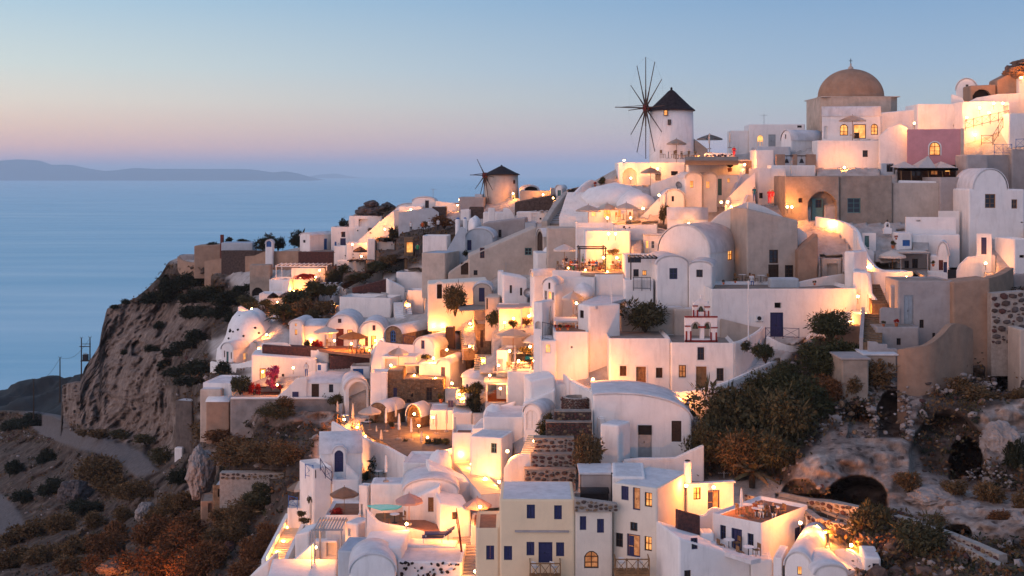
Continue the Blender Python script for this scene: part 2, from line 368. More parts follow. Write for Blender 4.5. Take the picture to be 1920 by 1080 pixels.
CARVE = []                                   # where the hillside is dug away for a building: (x0, x1, y0, y1, d0, d1)
def carve(x0, x1, y0, y1, d0, d1=None): CARVE.append((x0, x1, y0, y1, d0, d0 if d1 is None else d1))
class House: pass
def house(name, label, cat, xl, xc, xr, yb, yt, yaw=0.0, L=5.0, roof='flat', rise=None, m='white', rm='white_roof', par=.35, wins=(), d=None, below=3.0, dd=0.0, group=None, rec=.21, bev=.16, tops=None, arc=None):
 """A house from its outline in the photo. Near corner at xc; the wall facing left-front runs xl..xc, the one facing right-front xc..xr (None: not seen, L metres deep)."""
 Xl, Xc, Yb, Yt = cx(xl), cx(xc), cyy(yb), cyy(yt)
 d = (d if d else DD((Xl+Xc)/2, Yb)) + dd
 base = PT(Xc, Yb, d); th = R(yaw)
 e1 = Vector((-math.cos(th), math.sin(th), 0)); e2 = Vector((math.sin(th), math.cos(th), 0))
 def solve(e, X):                                            # distance along e until it projects on column X
  k = (X-CX)/F
  return (k*base.y - base.x)/(e.x - k*e.y)
 w1 = max(.3, solve(e1, Xl)) if Xl < Xc-.01 else L
 w2 = max(.3, solve(e2, cx(xr))) if xr is not None else L
 hgt = (Yb-Yt)/F*d
 yr = Yt - (cs(rise) if rise else 0) - (max(0, cs(max(tops))) if tops else 0)
 dl, dr = d+w1*math.sin(th), d+w2*math.cos(th); zt = base.z+hgt
 carve(Xl, Xc, yr, Yb, dl+.7, d+.7)
 if xr is not None: carve(Xc, cx(xr), yr, Yb, d+.7, dr+.7)
 yk = HZ-zt*F/(d+w2*math.cos(th))
 if zt < -1 and yk < Yt: carve(Xl, max(Xc, cx(xr) if xr is not None else Xc), min(yr, yk)-1, Yt, d+w2*math.cos(th)+.4)
 hs = House(); hs.d = d; hs.w1, hs.w2, hs.h = w1, w2, hgt; hs.base = base; hs.th = th
 o = empty(name, label, cat, base, -th, group); hs.o = o
 bm = bmesh.new(); rs = (cs(rise)/F*d) if rise else None
 n = 14
 if roof in ('vd', 'vw'):
  W = w1 if roof == 'vd' else w2; sgn = -1 if roof == 'vd' else 1
  rs = rs if rs is not None else W*.42
  a0, a1 = (0.0, 1.0) if arc is None else arc             # share of the wall the arch spans
  um = W*(a0+a1)/2; rr = W*(a1-a0)/2
  tm = math.pi if a1 <= 1 else math.acos((um-W)/rr)
  arcp = [(sgn*(um-rr*math.cos(tm*i/n)), hgt+rs*math.sin(tm*i/n)) for i in range(n+1)]
  prof = [(0, -below)] + ([(0, hgt)] if a0 > 0 else []) + arcp + ([(sgn*W, hgt)] if a1 < 1 else []) + [(sgn*W, -below)]
  if roof == 'vd': prism(bm, prof, 'y', 0, w2)
  else: prism(bm, prof, 'x', -w1, 0)
 elif tops:                                                  # sloping top edge along the near wall: (left, right) extra heights in px
  t0, t1 = cs(tops[0])/F*d, cs(tops[1])/F*d
  prism(bm, [(0,-below),(0,hgt+t1),(-w1,hgt+t0),(-w1,-below)], 'y', 0, w2)
 else:
  box(bm, -w1, 0, 0, w2, -below, hgt)
 bmesh.ops.recalc_face_normals(bm, faces=bm.faces)
 if roof == 'flat' and par > 0 and not tops:
  top = [f for f in bm.faces if f.normal.z > .9]
  q = min(.25, w1*.2, w2*.2)
  bmesh.ops.inset_region(bm, faces=top, thickness=q, depth=0)
  bmesh.ops.translate(bm, verts=[v for f in top for v in f.verts], vec=(0,0,-par))
 if bev:
  es = [e for e in bm.edges if len(e.link_faces) == 2 and e.calc_face_angle(0) > R(50) and min(v.co.z for v in e.verts) > -below-.01 and not all(v.co.z < -below+.01 for v in e.verts)]
  bmesh.ops.bevel(bm, geom=es, offset=min(bev, w1*.12, w2*.12), segments=2, affect='EDGES', profile=.5, clamp_overlap=True)
 bm.normal_update()
 todo = []
 for wn_ in wins:
  fc, x0, y0, x1, y1, st = wn_
  X0, X1, Y0, Y1 = cx(x0), cx(x1), cyy(y0), cyy(y1)
  if fc == 'L':
   s0, s1 = -solve(e1, X0), -solve(e1, X1); yc = base.y + e1.y*-(s0+s1)/2
  else:
   s0, s1 = solve(e2, X0), solve(e2, X1); yc = base.y + e2.y*(s0+s1)/2
  z0, z1 = (HZ-Y1)/F*yc-base.z, (HZ-Y0)/F*yc-base.z
  lim = (-w1+.12, -.12) if fc == 'L' else (.12, w2-.12)
  s0, s1 = max(s0, lim[0]), min(s1, lim[1])
  if s1-s0 < .12 or z1-z0 < .12: continue
  dp = rec if st[0] != 'n' and not (st[0] == 'o') else rec*3.0
  cut_opening(bm, fc, s0, s1, z0, z1, 1.0 if 'a' in st[2:] else 0.0, dp)
  todo.append((fc, s0, s1, z0, z1, st, dp))
 hs.wall = part('wall', bm, m, o)
 for t in todo: opening(o, *t, house_mat=m)
 if roof in ('vd', 'vw'):                                    # cement skin of the vault
  bm = bmesh.new(); tk = .10; ov = .06
  outp = [(u+(u-sgn*um)/rr*tk, z+(z-hgt)/rs*tk) for u, z in arcp]
  prof = arcp + outp[::-1]
  t0, t1 = (-ov, w2+ov) if roof == 'vd' else (-w1-ov, ov)
  mk = (lambda u, z, t: (u, t, z)) if roof == 'vd' else (lambda u, z, t: (t, u, z))
  k = len(arcp); nseg = max(2, int((t1-t0)/1.2))
  grid = [[bm.verts.new(mk(u, z, t0+(t1-t0)*j/nseg)) for u, z in outp] for j in range(nseg+1)]
  inn = [[bm.verts.new(mk(u, z, t)) for u, z in arcp] for t in (t0, t1)]
  for j in range(nseg):
   for i in range(k-1): bm.faces.new((grid[j][i], grid[j][i+1], grid[j+1][i+1], grid[j+1][i])).smooth = True
  for e_, g in ((inn[0], grid[0]), (inn[1], grid[-1])):
   for i in range(k-1): bm.faces.new((e_[i], e_[i+1], g[i+1], g[i]))
  for i in (0, k-1):
   for j in range(nseg):
    pass
  part('roof', bm, rm, o)
 elif roof == 'flat' and not tops:
  q = min(.25, w1*.2, w2*.2)+.01
  part('roof', boxbm(-w1+q, -q, q, w2-q, hgt-par-.06, hgt-par+.015), rm, o)
 elif roof == 'slab':                                        # thin overhanging slab
  part('roof', boxbm(-w1-.12, .12, -.12, w2+.12, hgt+.003, hgt+.14), rm, o)
 elif tops and roof != 'none':
  bm = bmesh.new(); prism(bm, [(0,hgt+t1+.003),(0,hgt+t1+.09),(-w1,hgt+t0+.09),(-w1,hgt+t0+.003)], 'y', -.05, w2+.05); part('roof', bm, rm, o)
 return hs
# ================================================================ terrain, sea, islands, haze
def vnoise(p, seed=0):
 """smooth value noise, p (n,3) -> (n,) in -1..1"""
 i = np.floor(p).astype(np.int64); f = p-i; f = f*f*(3-2*f); out = 0
 for dx in (0, 1):
  for dy in (0, 1):
   for dz in (0, 1):
    q = (i[:,0]+dx)*374761393 + (i[:,1]+dy)*668265263 + (i[:,2]+dz)*2147483647 + seed*1274126177
    q = (q ^ (q >> 13))*1274126177 & 0x7fffffff; q = (q ^ (q >> 16)) & 0xffff
    w = (f[:,0] if dx else 1-f[:,0])*(f[:,1] if dy else 1-f[:,1])*(f[:,2] if dz else 1-f[:,2])
    out = out + w*(q/32767.5-1)
 return out
def fbm(p, oct=4, seed=0):
 a, s = 0, 1.0
 for k in range(oct): a = a + s*vnoise(p*2.03**k, seed+k); s *= .52
 return a
def inpoly(x, y, poly):
 ins = np.zeros(len(x), bool); n = len(poly)
 for k in range(n):
  (x0, y0), (x1, y1) = poly[k], poly[(k+1) % n]
  c = ((y0 > y) != (y1 > y)) & (x < (x1-x0)*(y-y0)/((y1-y0)+1e-12)+x0); ins ^= c
 return ins
TOP = np.array([(-250,790),(0,772),(60,775),(100,782),(114,790),(117,722),(128,718),(150,719),(158,690),(179,660),(187,645),(190,620),(195,602),(200,579),(225,570),(255,558),(275,542),(300,517),(316,491),(331,484),(400,490),(480,480),
 (560,464),(620,452),(660,405),(690,384),(745,390),(800,382),(860,380),(900,374),(1000,372),(1060,356),(1100,347),(1160,314),(1220,307),(1400,288),(1500,250),(1600,238),(1700,220),(1800,196),(1850,170),(1890,140),(1920,122),(2200,80)], float)
WILD = [[(-400,700),(300,480),(380,500),(480,560),(470,580),(540,560),(600,520),(630,560),(600,590),(500,600),(395,640),(400,680),(470,700),(378,745),(376,790),(440,745),(625,740),(640,800),(590,830),(588,960),(530,960),(500,1040),(430,1080),(420,1300),(-400,1300)],
  [(1290,905),(1300,760),(1400,730),(1490,660),(1540,600),(1610,590),(1640,700),(1690,690),(1800,660),(1850,540),(2300,500),(2300,1300),(1620,1300),(1600,1050),(1440,890)],
  [(600,500),(640,430),(690,380),(740,385),(760,420),(880,420),(870,470),(720,520),(640,560),(620,620),(560,640),(520,600),(560,540)], [(1940,40),(2400,20),(2400,560),(1940,560)]]
PALE = [[(100,730),(200,560),(300,560),(400,560),(360,640),(300,690),(330,760),(330,860),(150,800),(110,800)],
  [(1475,905),(1540,815),(1600,790),(1700,815),(1730,880),(1900,925),(2300,930),(2300,1010),(1850,1015),(1700,965),(1560,915)], [(1842,770),(1920,745),(2300,740),(2300,870),(1840,865)], [(1640,725),(1660,700),(1720,720),(1725,800),(1700,815),(1640,815)],
  [(420,745),(620,745),(620,800),(420,790)], [(350,880),(360,840),(410,840),(400,930),(350,930)]]
ROAD = [[(40,755),(120,780),(135,808),(220,825),(270,850),(300,885),(255,895),(215,858),(140,840),(75,815),(40,775)], [(-300,900),(0,925),(30,950),(48,985),(20,1000),(-300,1010)], [(60,760),(0,745),(0,752),(60,772)]]
CAVES = [(1645,1702,732,820,5.5),(1780,1843,820,900,6),(1547,1665,892,960,7),(1847,1914,645,735,6),(1768,1822,984,1006,4),(1466,1537,897,945,1.2),(1705,1850,775,915,2.2),(1590,1645,775,820,2.0),(248,268,638,668,3),(473,493,539,556,3)]
def build_terrain():
 xs = np.concatenate([np.arange(-250, 116, 4.0), np.arange(117, 1440, 3.0), np.arange(1440, 2180, 2.2)]); nx = len(xs)
 nr = 300
 t = np.linspace(0, 1, nr)
 yt = np.interp(xs, TOP[:,0], TOP[:,1])
 X = np.repeat(xs[:,None], nr, 1); lo = np.clip(t/.4, 0, 1); hi = np.clip((t-.4)/.6, 0, 1)
 Y = 1240 + (830-1240)*lo[None] + (yt[:,None]-830)*hi[None]
 x, y = X.ravel(), Y.ravel()
 d = DDv(x, y)
 P = np.stack([(x-CX)/F*d, d, (HZ-y)/F*d], 1)
 wild = np.zeros(len(x)); pale = np.zeros(len(x)); road = np.zeros(len(x))
 jx, jy = x + 9*vnoise(P*.35, 3), y + 9*vnoise(P*.35, 5)
 for p in WILD: wild = np.maximum(wild, inpoly(jx, jy, p))
 for p in PALE: pale = np.maximum(pale, inpoly(jx, jy, p))
 for p in ROAD: road = np.maximum(road, inpoly(x, y, p))
 def blur(a, k):
  a = a.reshape(nx, nr)
  for _ in range(k):
   b = np.pad(a, 1, mode='edge'); a = (b[1:-1,1:-1]*2+b[:-2,1:-1]+b[2:,1:-1]+b[1:-1,:-2]+b[1:-1,2:])/6
  return a.ravel()
 ws, ps = blur(wild, 6), blur(pale, 3); road = blur(road, 1)
 q = P*np.array([.16,.16,.16]); n1 = fbm(q, 5, 11); n2 = np.abs(fbm(P*np.array([.30,.30,.12]), 4, 21)); n3 = fbm(P*.9, 3, 31)
 rough = ws*(1-road*.95)
 disp = rough*(n1*(2.0+1.4*(x > 1440)) + n3*.35) + ps*rough*(.9-1.8*n2)*.6
 left = np.clip((420-x)/120, 0, 1)*ps
 disp = disp*(1-left*.75) + left*(fbm(P*np.array([.05,.05,.03]), 4, 41)*3.0 - np.abs(fbm(P*np.array([.16,.16,.09]), 4, 45))*1.5 - np.abs(fbm(P*np.array([.4,.4,.7]), 4, 47))*1.0 + fbm(P*.9, 4, 43)*.5)
 dn = d - disp*np.clip(d/130, .7, 1.8)
 for (a, b, y0, y1, dp) in CAVES:
  xm, r, hh = (a+b)/2, (b-a)/2, y1-y0
  xx = (x + 2.5*n3 - xm)/r; ys = y0 + min(hh*.62, r*1.15); yy = (ys-y)/(ys-y0)
  s = np.where(y < ys, 1-np.sqrt(xx**2+np.maximum(yy, 0)**2), np.minimum(1-np.abs(xx), (y1-y)/8))
  dn += dp*1.5*np.clip(s*12, 0, 1)
 k = dn/d; P = np.stack([(x-CX)/F*d*k, dn, (HZ-y)/F*d*k], 1)
 # crest: the ground folds over and falls away behind the ridge
 P = P.reshape(nx, nr, 3); top = P[:, -1]
 extra = np.stack([top + np.array([0, a, b]) for a, b in ((4, -.3), (14, -4), (40, -22), (90, -60))], 1)
 P = np.concatenate([P, extra], 1); nr2 = nr+4
 ext = lambda a: np.concatenate([a.reshape(nx, nr), np.repeat(a.reshape(nx, nr)[:, -1:], 4, 1)], 1).ravel()
 me = bpy.data.meshes.new('hillside')
 idx = np.arange(nx*nr2).reshape(nx, nr2)
 fc = np.stack([idx[:-1,:-1], idx[1:,:-1], idx[1:,1:], idx[:-1,1:]], -1).reshape(-1, 4)
 me.vertices.add(nx*nr2); me.vertices.foreach_set('co', P.reshape(-1))
 me.loops.add(fc.size); me.loops.foreach_set('vertex_index', fc.ravel())
 me.polygons.add(len(fc)); me.polygons.foreach_set('loop_start', np.arange(0, fc.size, 4)); me.polygons.foreach_set('loop_total', np.full(len(fc), 4))
 me.polygons.foreach_set('use_smooth', np.ones(len(fc), bool))
 me.update(calc_edges=True)
 ca = me.color_attributes.new('cover', 'FLOAT_COLOR', 'POINT')
 c = np.ones((nx*nr2, 4), np.float32); c[:,0] = ext(ps*np.where(x < 600, .5, 1)); c[:,1] = 1-ext(ws); c[:,2] = ext(road)
 ca.data.foreach_set('color', c.ravel())
 me.materials.append(ground_mat())
 o = link('hillside', me); o['kind'] = 'structure'; o['label'] = 'steep hillside of tuff rock, scrub and whitewashed lanes under the village'
 return o, P, x.reshape(nx, nr), y.reshape(nx, nr), ws.reshape(nx, nr), ps.reshape(nx, nr), road.reshape(nx, nr)
def ground_mat():
 m = bpy.data.materials.new('hillside'); m.use_nodes = True; nt = m.node_tree; b = nt.nodes['Principled BSDF']; b.inputs['Roughness'].default_value = .95; b.inputs['Specular IOR Level'].default_value = .15
 N = nt.nodes.new; Lk = nt.links.new
 at = N('ShaderNodeVertexColor'); at.layer_name = 'cover'; sp = N('ShaderNodeSeparateColor'); Lk(at.outputs[0], sp.inputs[0])
 geo = N('ShaderNodeNewGeometry')
 def noise_ramp(sc, stops, det=8, rg=.65, vec=None, typ='ShaderNodeTexNoise'):
  n = N(typ); n.inputs['Scale'].default_value = sc
  if typ == 'ShaderNodeTexNoise': n.inputs['Detail'].default_value = det; n.inputs['Roughness'].default_value = rg
  Lk(vec or geo.outputs['Position'], n.inputs['Vector']); r = N('ShaderNodeValToRGB'); e = r.color_ramp.elements
  while len(e) < len(stops): e.new(.5)
  for q, (p, c) in zip(e, stops): q.position = p; q.color = (*c, 1)
  Lk(n.outputs[0], r.inputs[0]); return r
 soil = noise_ramp(.45, [(.3,(.035,.026,.022)),(.5,(.085,.060,.046)),(.62,(.15,.11,.085)),(.75,(.26,.21,.18))], 10, .72)
 mp = N('ShaderNodeMapping'); mp.inputs['Scale'].default_value = (1,1,.45); Lk(geo.outputs['Position'], mp.inputs[0])
 tuff = noise_ramp(.5, [(.28,(.05,.035,.03)),(.40,(.18,.13,.105)),(.55,(.37,.28,.23)),(.72,(.62,.51,.43))], 11, .74, mp.outputs[0])
 plas = noise_ramp(.8, [(.3,(.34,.29,.25)),(.6,(.52,.47,.43))], 6)
 road = noise_ramp(1.5, [(.3,(.10,.09,.088)),(.7,(.17,.15,.145))], 6)
 vor = N('ShaderNodeTexVoronoi'); vor.inputs['Scale'].default_value = .9; Lk(geo.outputs['Position'], vor.inputs['Vector'])
 spots = N('ShaderNodeValToRGB'); spots.color_ramp.elements[0].position = .20; spots.color_ramp.elements[0].color = (.28,.24,.24,1); spots.color_ramp.elements[1].position = .27; spots.color_ramp.elements[1].color = (1,1,1,1)
 Lk(vor.outputs['Distance'], spots.inputs[0])
 mul = N('ShaderNodeMix'); mul.data_type = 'RGBA'; mul.blend_type = 'MULTIPLY'; mul.inputs[0].default_value = .8; Lk(tuff.outputs[0], mul.inputs[6]); Lk(spots.outputs[0], mul.inputs[7])
 last = soil.outputs[0]
 for src, msk in ((mul.outputs[2], sp.outputs[0]), (plas.outputs[0], sp.outputs[1]), (road.outputs[0], sp.outputs[2])):
  x = N('ShaderNodeMix'); x.data_type = 'RGBA'; Lk(msk, x.inputs[0]); Lk(last, x.inputs[6]); Lk(src, x.inputs[7]); last = x.outputs[2]
 Lk(last, b.inputs['Base Color'])
 nb = N('ShaderNodeTexNoise'); nb.inputs['Scale'].default_value = 1.4; nb.inputs['Detail'].default_value = 9; nb.inputs['Roughness'].default_value = .7; Lk(geo.outputs['Position'], nb.inputs['Vector'])
 bp = N('ShaderNodeBump'); bp.inputs['Strength'].default_value = .75; bp.inputs['Distance'].default_value = .45; Lk(nb.outputs[0], bp.inputs['Height']); Lk(bp.outputs[0], b.inputs['Normal'])
 MATS['hillside'] = m; return m
T_O, T_P, T_x, T_y, T_w, T_p, T_r = build_terrain()
def excavate():
 """dig the terraces: behind every front the ground steps back to the building line"""
 nr = T_x.shape[1]; D0 = T_P[:, :nr, 1].copy(); D1 = D0.copy()
 for x0, x1, y0, y1, d0, d1 in CARVE:
  ok = (T_x >= x0-1.5) & (T_x <= x1+1.5) & (T_y >= y0) & (T_y <= y1-1)
  if not ok.any(): continue
  t = np.clip((T_x-x0)/max(x1-x0, 1e-6), 0, 1); q = d0+(d1-d0)*t
  D1 = np.where(ok, np.maximum(D1, q), D1)
 T_P[:, :nr] *= (D1/D0)[:, :, None]
 top = T_P[:, nr-1:nr]
 T_P[:, nr:] = top + np.array([[0,4,-.3],[0,14,-4],[0,40,-22],[0,90,-60]])[None]
 T_O.data.vertices.foreach_set('co', T_P.reshape(-1)); T_O.data.update()

def sheet(name, label, px, mats, seed, amp, sc, kind='structure'):
 """ridge line px [(x,y,d, y_foot, d_foot)] -> a land mass with a back slope"""
 px = np.array(px, float); xs = np.linspace(px[0,0], px[-1,0], 260)
 col = [np.interp(xs, px[:,0], px[:,k]) for k in range(1, 5)]
 rows = []
 for t in np.linspace(0, 1, 40):
  yy = col[2]+(col[0]-col[2])*t; dd = col[3]+(col[1]-col[3])*t; rows.append(np.stack([(xs-CX)/F*dd, dd, (HZ-yy)/F*dd], 1))
 P = np.array(rows); n = fbm(P.reshape(-1, 3)*sc, 5, seed).reshape(P.shape[:2]); w = np.sin(np.linspace(0.05, 1, 40)*math.pi*.5)[:, None]
 P[:,:,2] += n*amp*w; P[:,:,1] -= n*amp*1.5*w
 back = P[-1:] + np.array([0, (P[-1,0,1])*.12, 0]); back[:,:,2] = np.minimum(P[:1][:,:,2], P[-1:][:,:,2])-20
 P = np.concatenate([P, P[-1:]*np.array([1,1.02,1]) - np.array([0,0,amp*.3]), back]); r, c = P.shape[:2]
 idx = np.arange(r*c).reshape(r, c); fc = np.stack([idx[:-1,:-1], idx[:-1,1:], idx[1:,1:], idx[1:,:-1]], -1).reshape(-1, 4)
 me = bpy.data.meshes.new(name); me.from_pydata(P.reshape(-1, 3).tolist(), [], fc.tolist()); me.polygons.foreach_set('use_smooth', [True]*len(fc)); me.materials.append(MATS[mats])
 o = link(name, me); o['kind'] = kind; o['label'] = label; return o
SEA_Z = -150.0
mat('headland', (.030,.034,.036), .95, .3, .06, .8, .3, col2=(.012,.015,.018))
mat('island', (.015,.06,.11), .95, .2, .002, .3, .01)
sheet('headland', 'dark scrubby headland behind the cliff with the sea beyond', [(-420,748,430,860,300),(-60,742,430,850,300),(0,732,430,840,300),(14,729,430,836,300),(34,722,425,830,295),(69,717,420,825,290),(99,712,410,822,285),(119,710,400,815,280),(149,705,390,800,280),(240,700,380,800,290)], 'headland', 61, 2.2, .06)
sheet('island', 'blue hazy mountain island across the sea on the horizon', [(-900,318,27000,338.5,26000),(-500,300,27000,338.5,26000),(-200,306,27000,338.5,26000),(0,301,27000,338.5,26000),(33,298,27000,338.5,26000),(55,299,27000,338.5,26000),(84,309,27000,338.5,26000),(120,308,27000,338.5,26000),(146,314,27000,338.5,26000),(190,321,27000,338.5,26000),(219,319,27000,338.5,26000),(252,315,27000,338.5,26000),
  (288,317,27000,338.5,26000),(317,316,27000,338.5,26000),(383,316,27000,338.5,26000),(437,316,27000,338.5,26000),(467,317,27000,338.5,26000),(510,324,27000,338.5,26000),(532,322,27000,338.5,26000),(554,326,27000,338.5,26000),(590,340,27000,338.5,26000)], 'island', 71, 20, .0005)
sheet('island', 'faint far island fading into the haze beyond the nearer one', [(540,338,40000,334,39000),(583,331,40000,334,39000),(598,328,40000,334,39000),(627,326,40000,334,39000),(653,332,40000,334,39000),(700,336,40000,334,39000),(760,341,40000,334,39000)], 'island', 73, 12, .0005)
def sea():
 m = bpy.data.materials.new('sea'); m.use_nodes = True; nt = m.node_tree; b = nt.nodes['Principled BSDF']
 b.inputs['Roughness'].default_value = .42; b.inputs['IOR'].default_value = 1.33
 N = nt.nodes.new; Lk = nt.links.new; geo = N('ShaderNodeNewGeometry')
 mp = N('ShaderNodeMapping'); mp.inputs['Scale'].default_value = (.0011, .006, 1); Lk(geo.outputs['Position'], mp.inputs[0])
 n = N('ShaderNodeTexNoise'); n.inputs['Scale'].default_value = 1.0; n.inputs['Detail'].default_value = 7; n.inputs['Roughness'].default_value = .6; n.inputs['Distortion'].default_value = .4; Lk(mp.outputs[0], n.inputs['Vector'])
 r = N('ShaderNodeValToRGB'); r.color_ramp.elements[0].position = .40; r.color_ramp.elements[0].color = (.25,.55,.67,1); r.color_ramp.elements[1].position = .66; r.color_ramp.elements[1].color = (.50,.72,.78,1)
 Lk(n.outputs[0], r.inputs[0]); Lk(r.outputs[0], b.inputs['Base Color'])
 r2 = N('ShaderNodeMapRange'); r2.inputs[3].default_value = .34; r2.inputs[4].default_value = .55; Lk(n.outputs[0], r2.inputs[0]); Lk(r2.outputs[0], b.inputs['Roughness'])
 w = N('ShaderNodeTexNoise'); w.inputs['Scale'].default_value = .05; w.inputs['Detail'].default_value = 6; Lk(geo.outputs['Position'], w.inputs['Vector'])
 bp = N('ShaderNodeBump'); bp.inputs['Strength'].default_value = .25; bp.inputs['Distance'].default_value = 3.0; Lk(w.outputs[0], bp.inputs['Height']); Lk(bp.outputs[0], b.inputs['Normal'])
 MATS['sea'] = m
 bm = bmesh.new(); ys = [-500, 200, 600, 1500, 4000, 10000, 25000, 62000]; xs = [-60000, -20000, -6000, -2000, 0, 2000, 6000, 20000, 60000]
 g = [[bm.verts.new((x, y, SEA_Z)) for x in xs] for y in ys]
 for j in range(len(ys)-1):
  for i in range(len(xs)-1): bm.faces.new((g[j][i], g[j][i+1], g[j+1][i+1], g[j+1][i]))
 o = part('sea', bm, 'sea'); o['kind'] = 'structure'; o['label'] = 'calm pale blue sea reaching to the hazy horizon'
sea()
def haze():
 m = bpy.data.materials.new('haze'); m.use_nodes = True; nt = m.node_tree; nt.nodes.clear()
 v = nt.nodes.new('ShaderNodeVolumePrincipled'); v.inputs['Color'].default_value = (.97,.98,1,1); v.inputs['Density'].default_value = 5.0e-5; v.inputs['Anisotropy'].default_value = .0
 o_ = nt.nodes.new('ShaderNodeOutputMaterial'); nt.links.new(v.outputs[0], o_.inputs['Volume']); MATS['haze'] = m
 o = part('haze', boxbm(-61000, 61000, -1500, 63000, SEA_Z-1.5, 330), 'haze'); o['kind'] = 'stuff'; o['label'] = 'thin blue evening haze over the sea'
haze()
# ================================================================ builders for the smaller kinds of things
def ctr(pts, n=5):
 """smooth curve through points"""
 pts = [np.array(p, float) for p in pts]; out = []
 for i in range(len(pts)-1):
  p0, p1, p2, p3 = pts[max(i-1, 0)], pts[i], pts[i+1], pts[min(i+2, len(pts)-1)]
  for k in range(n):
   t = k/n; out.append(.5*((2*p1)+(-p0+p2)*t+(2*p0-5*p1+4*p2-p3)*t*t+(-p0+3*p1-3*p2+p3)*t**3))
 out.append(pts[-1]); return out
def wall(name, label, cat, pts, m='white', t=.4, below=2.0, dd=0.0, smooth=True, d=None, cope=None, wins=(), group=None):
 """free-standing or retaining wall; pts (x, top y, foot y[, distance])"""
 P = []
 for p in pts:
  x, yt, yb = cx(p[0]), cyy(p[1]), cyy(p[2]); q = (p[3] if len(p) > 3 else (d if d else DD(x, yb)))+dd
  a = PT(x, yb, q); P.append((a.x, a.y, a.z, (HZ-yt)/F*q))
 if smooth and len(P) > 2: P = ctr(P, 4)
 for a, b in zip(P, P[1:]):
  f = lambda q: (CX+q[0]/q[1]*F, HZ-q[3]/q[1]*F, HZ-q[2]/q[1]*F)
  A, B = f(a), f(b)
  carve(*((A[0], B[0]) if A[0] < B[0] else (B[0], A[0])), min(A[1], B[1]), (A[2]+B[2])/2, *((a[1]+.5, b[1]+.5) if A[0] < B[0] else (b[1]+.5, a[1]+.5)))
 P = np.array(P); base = Vector(P[0][:3]); n = len(P)
 tg = np.gradient(P[:, :2], axis=0); tg /= np.linalg.norm(tg, axis=1)[:, None]+1e-9
 nrm = np.stack([-tg[:,1], tg[:,0]], 1)
 if (nrm[:,1].mean()) < 0: nrm = -nrm
 o = empty(name, label, cat, base, 0, group); o['kind'] = 'thing'
 def strip(off0, off1, z0f, z1f, mm, nm):
  bm = bmesh.new(); rows = []
  for i in range(n):
   q = P[i]; f = Vector((q[0]+nrm[i][0]*off0, q[1]+nrm[i][1]*off0, 0))-Vector((base.x, base.y, 0)); g = Vector((q[0]+nrm[i][0]*off1, q[1]+nrm[i][1]*off1, 0))-Vector((base.x, base.y, 0))
   z0, z1 = z0f(q)-base.z, z1f(q)-base.z
   rows.append([bm.verts.new((*f.xy, z0)), bm.verts.new((*f.xy, z1)), bm.verts.new((*g.xy, z1)), bm.verts.new((*g.xy, z0))])
  for a, b in zip(rows, rows[1:]):
   for k in range(4): bm.faces.new((a[k], a[(k+1)%4], b[(k+1)%4], b[k]))
  bm.faces.new(rows[0]); bm.faces.new(rows[-1][::-1])
  if mm in ('white', 'beige', 'greywall', 'concrete', 'cream'):
   bmesh.ops.recalc_face_normals(bm, faces=bm.faces)
   top = [e for e in bm.edges if len(e.link_faces) == 2 and e.calc_face_angle(0) > R(60) and max(v.co.z for v in e.verts) > -1]
   bmesh.ops.bevel(bm, geom=top, offset=min(.1, t*.3), segments=2, affect='EDGES', clamp_overlap=True)
  return part(nm, bm, mm, o)
 strip(0, t, lambda q: q[2]-below, lambda q: q[3], m, 'wall')
 if cope: strip(-.05, t+.05, lambda q: q[3]+.004, lambda q: q[3]+.12, cope, 'coping')
 return o
STONE_MESH = {}
def stone_mesh(k, m):
 if (k, m) in STONE_MESH: return STONE_MESH[k, m]
 rnd = random.Random(k); bm = bmesh.new(); bmesh.ops.create_icosphere(bm, subdivisions=1, radius=.5)
 for v in bm.verts:
  v.co *= rnd.uniform(.82, 1.25)
  v.co.x = max(-.46, min(.46, v.co.x)); v.co.z = max(-.44, min(.44, v.co.z))
 STONE_MESH[k, m] = me_from(bm, m); return STONE_MESH[k, m]
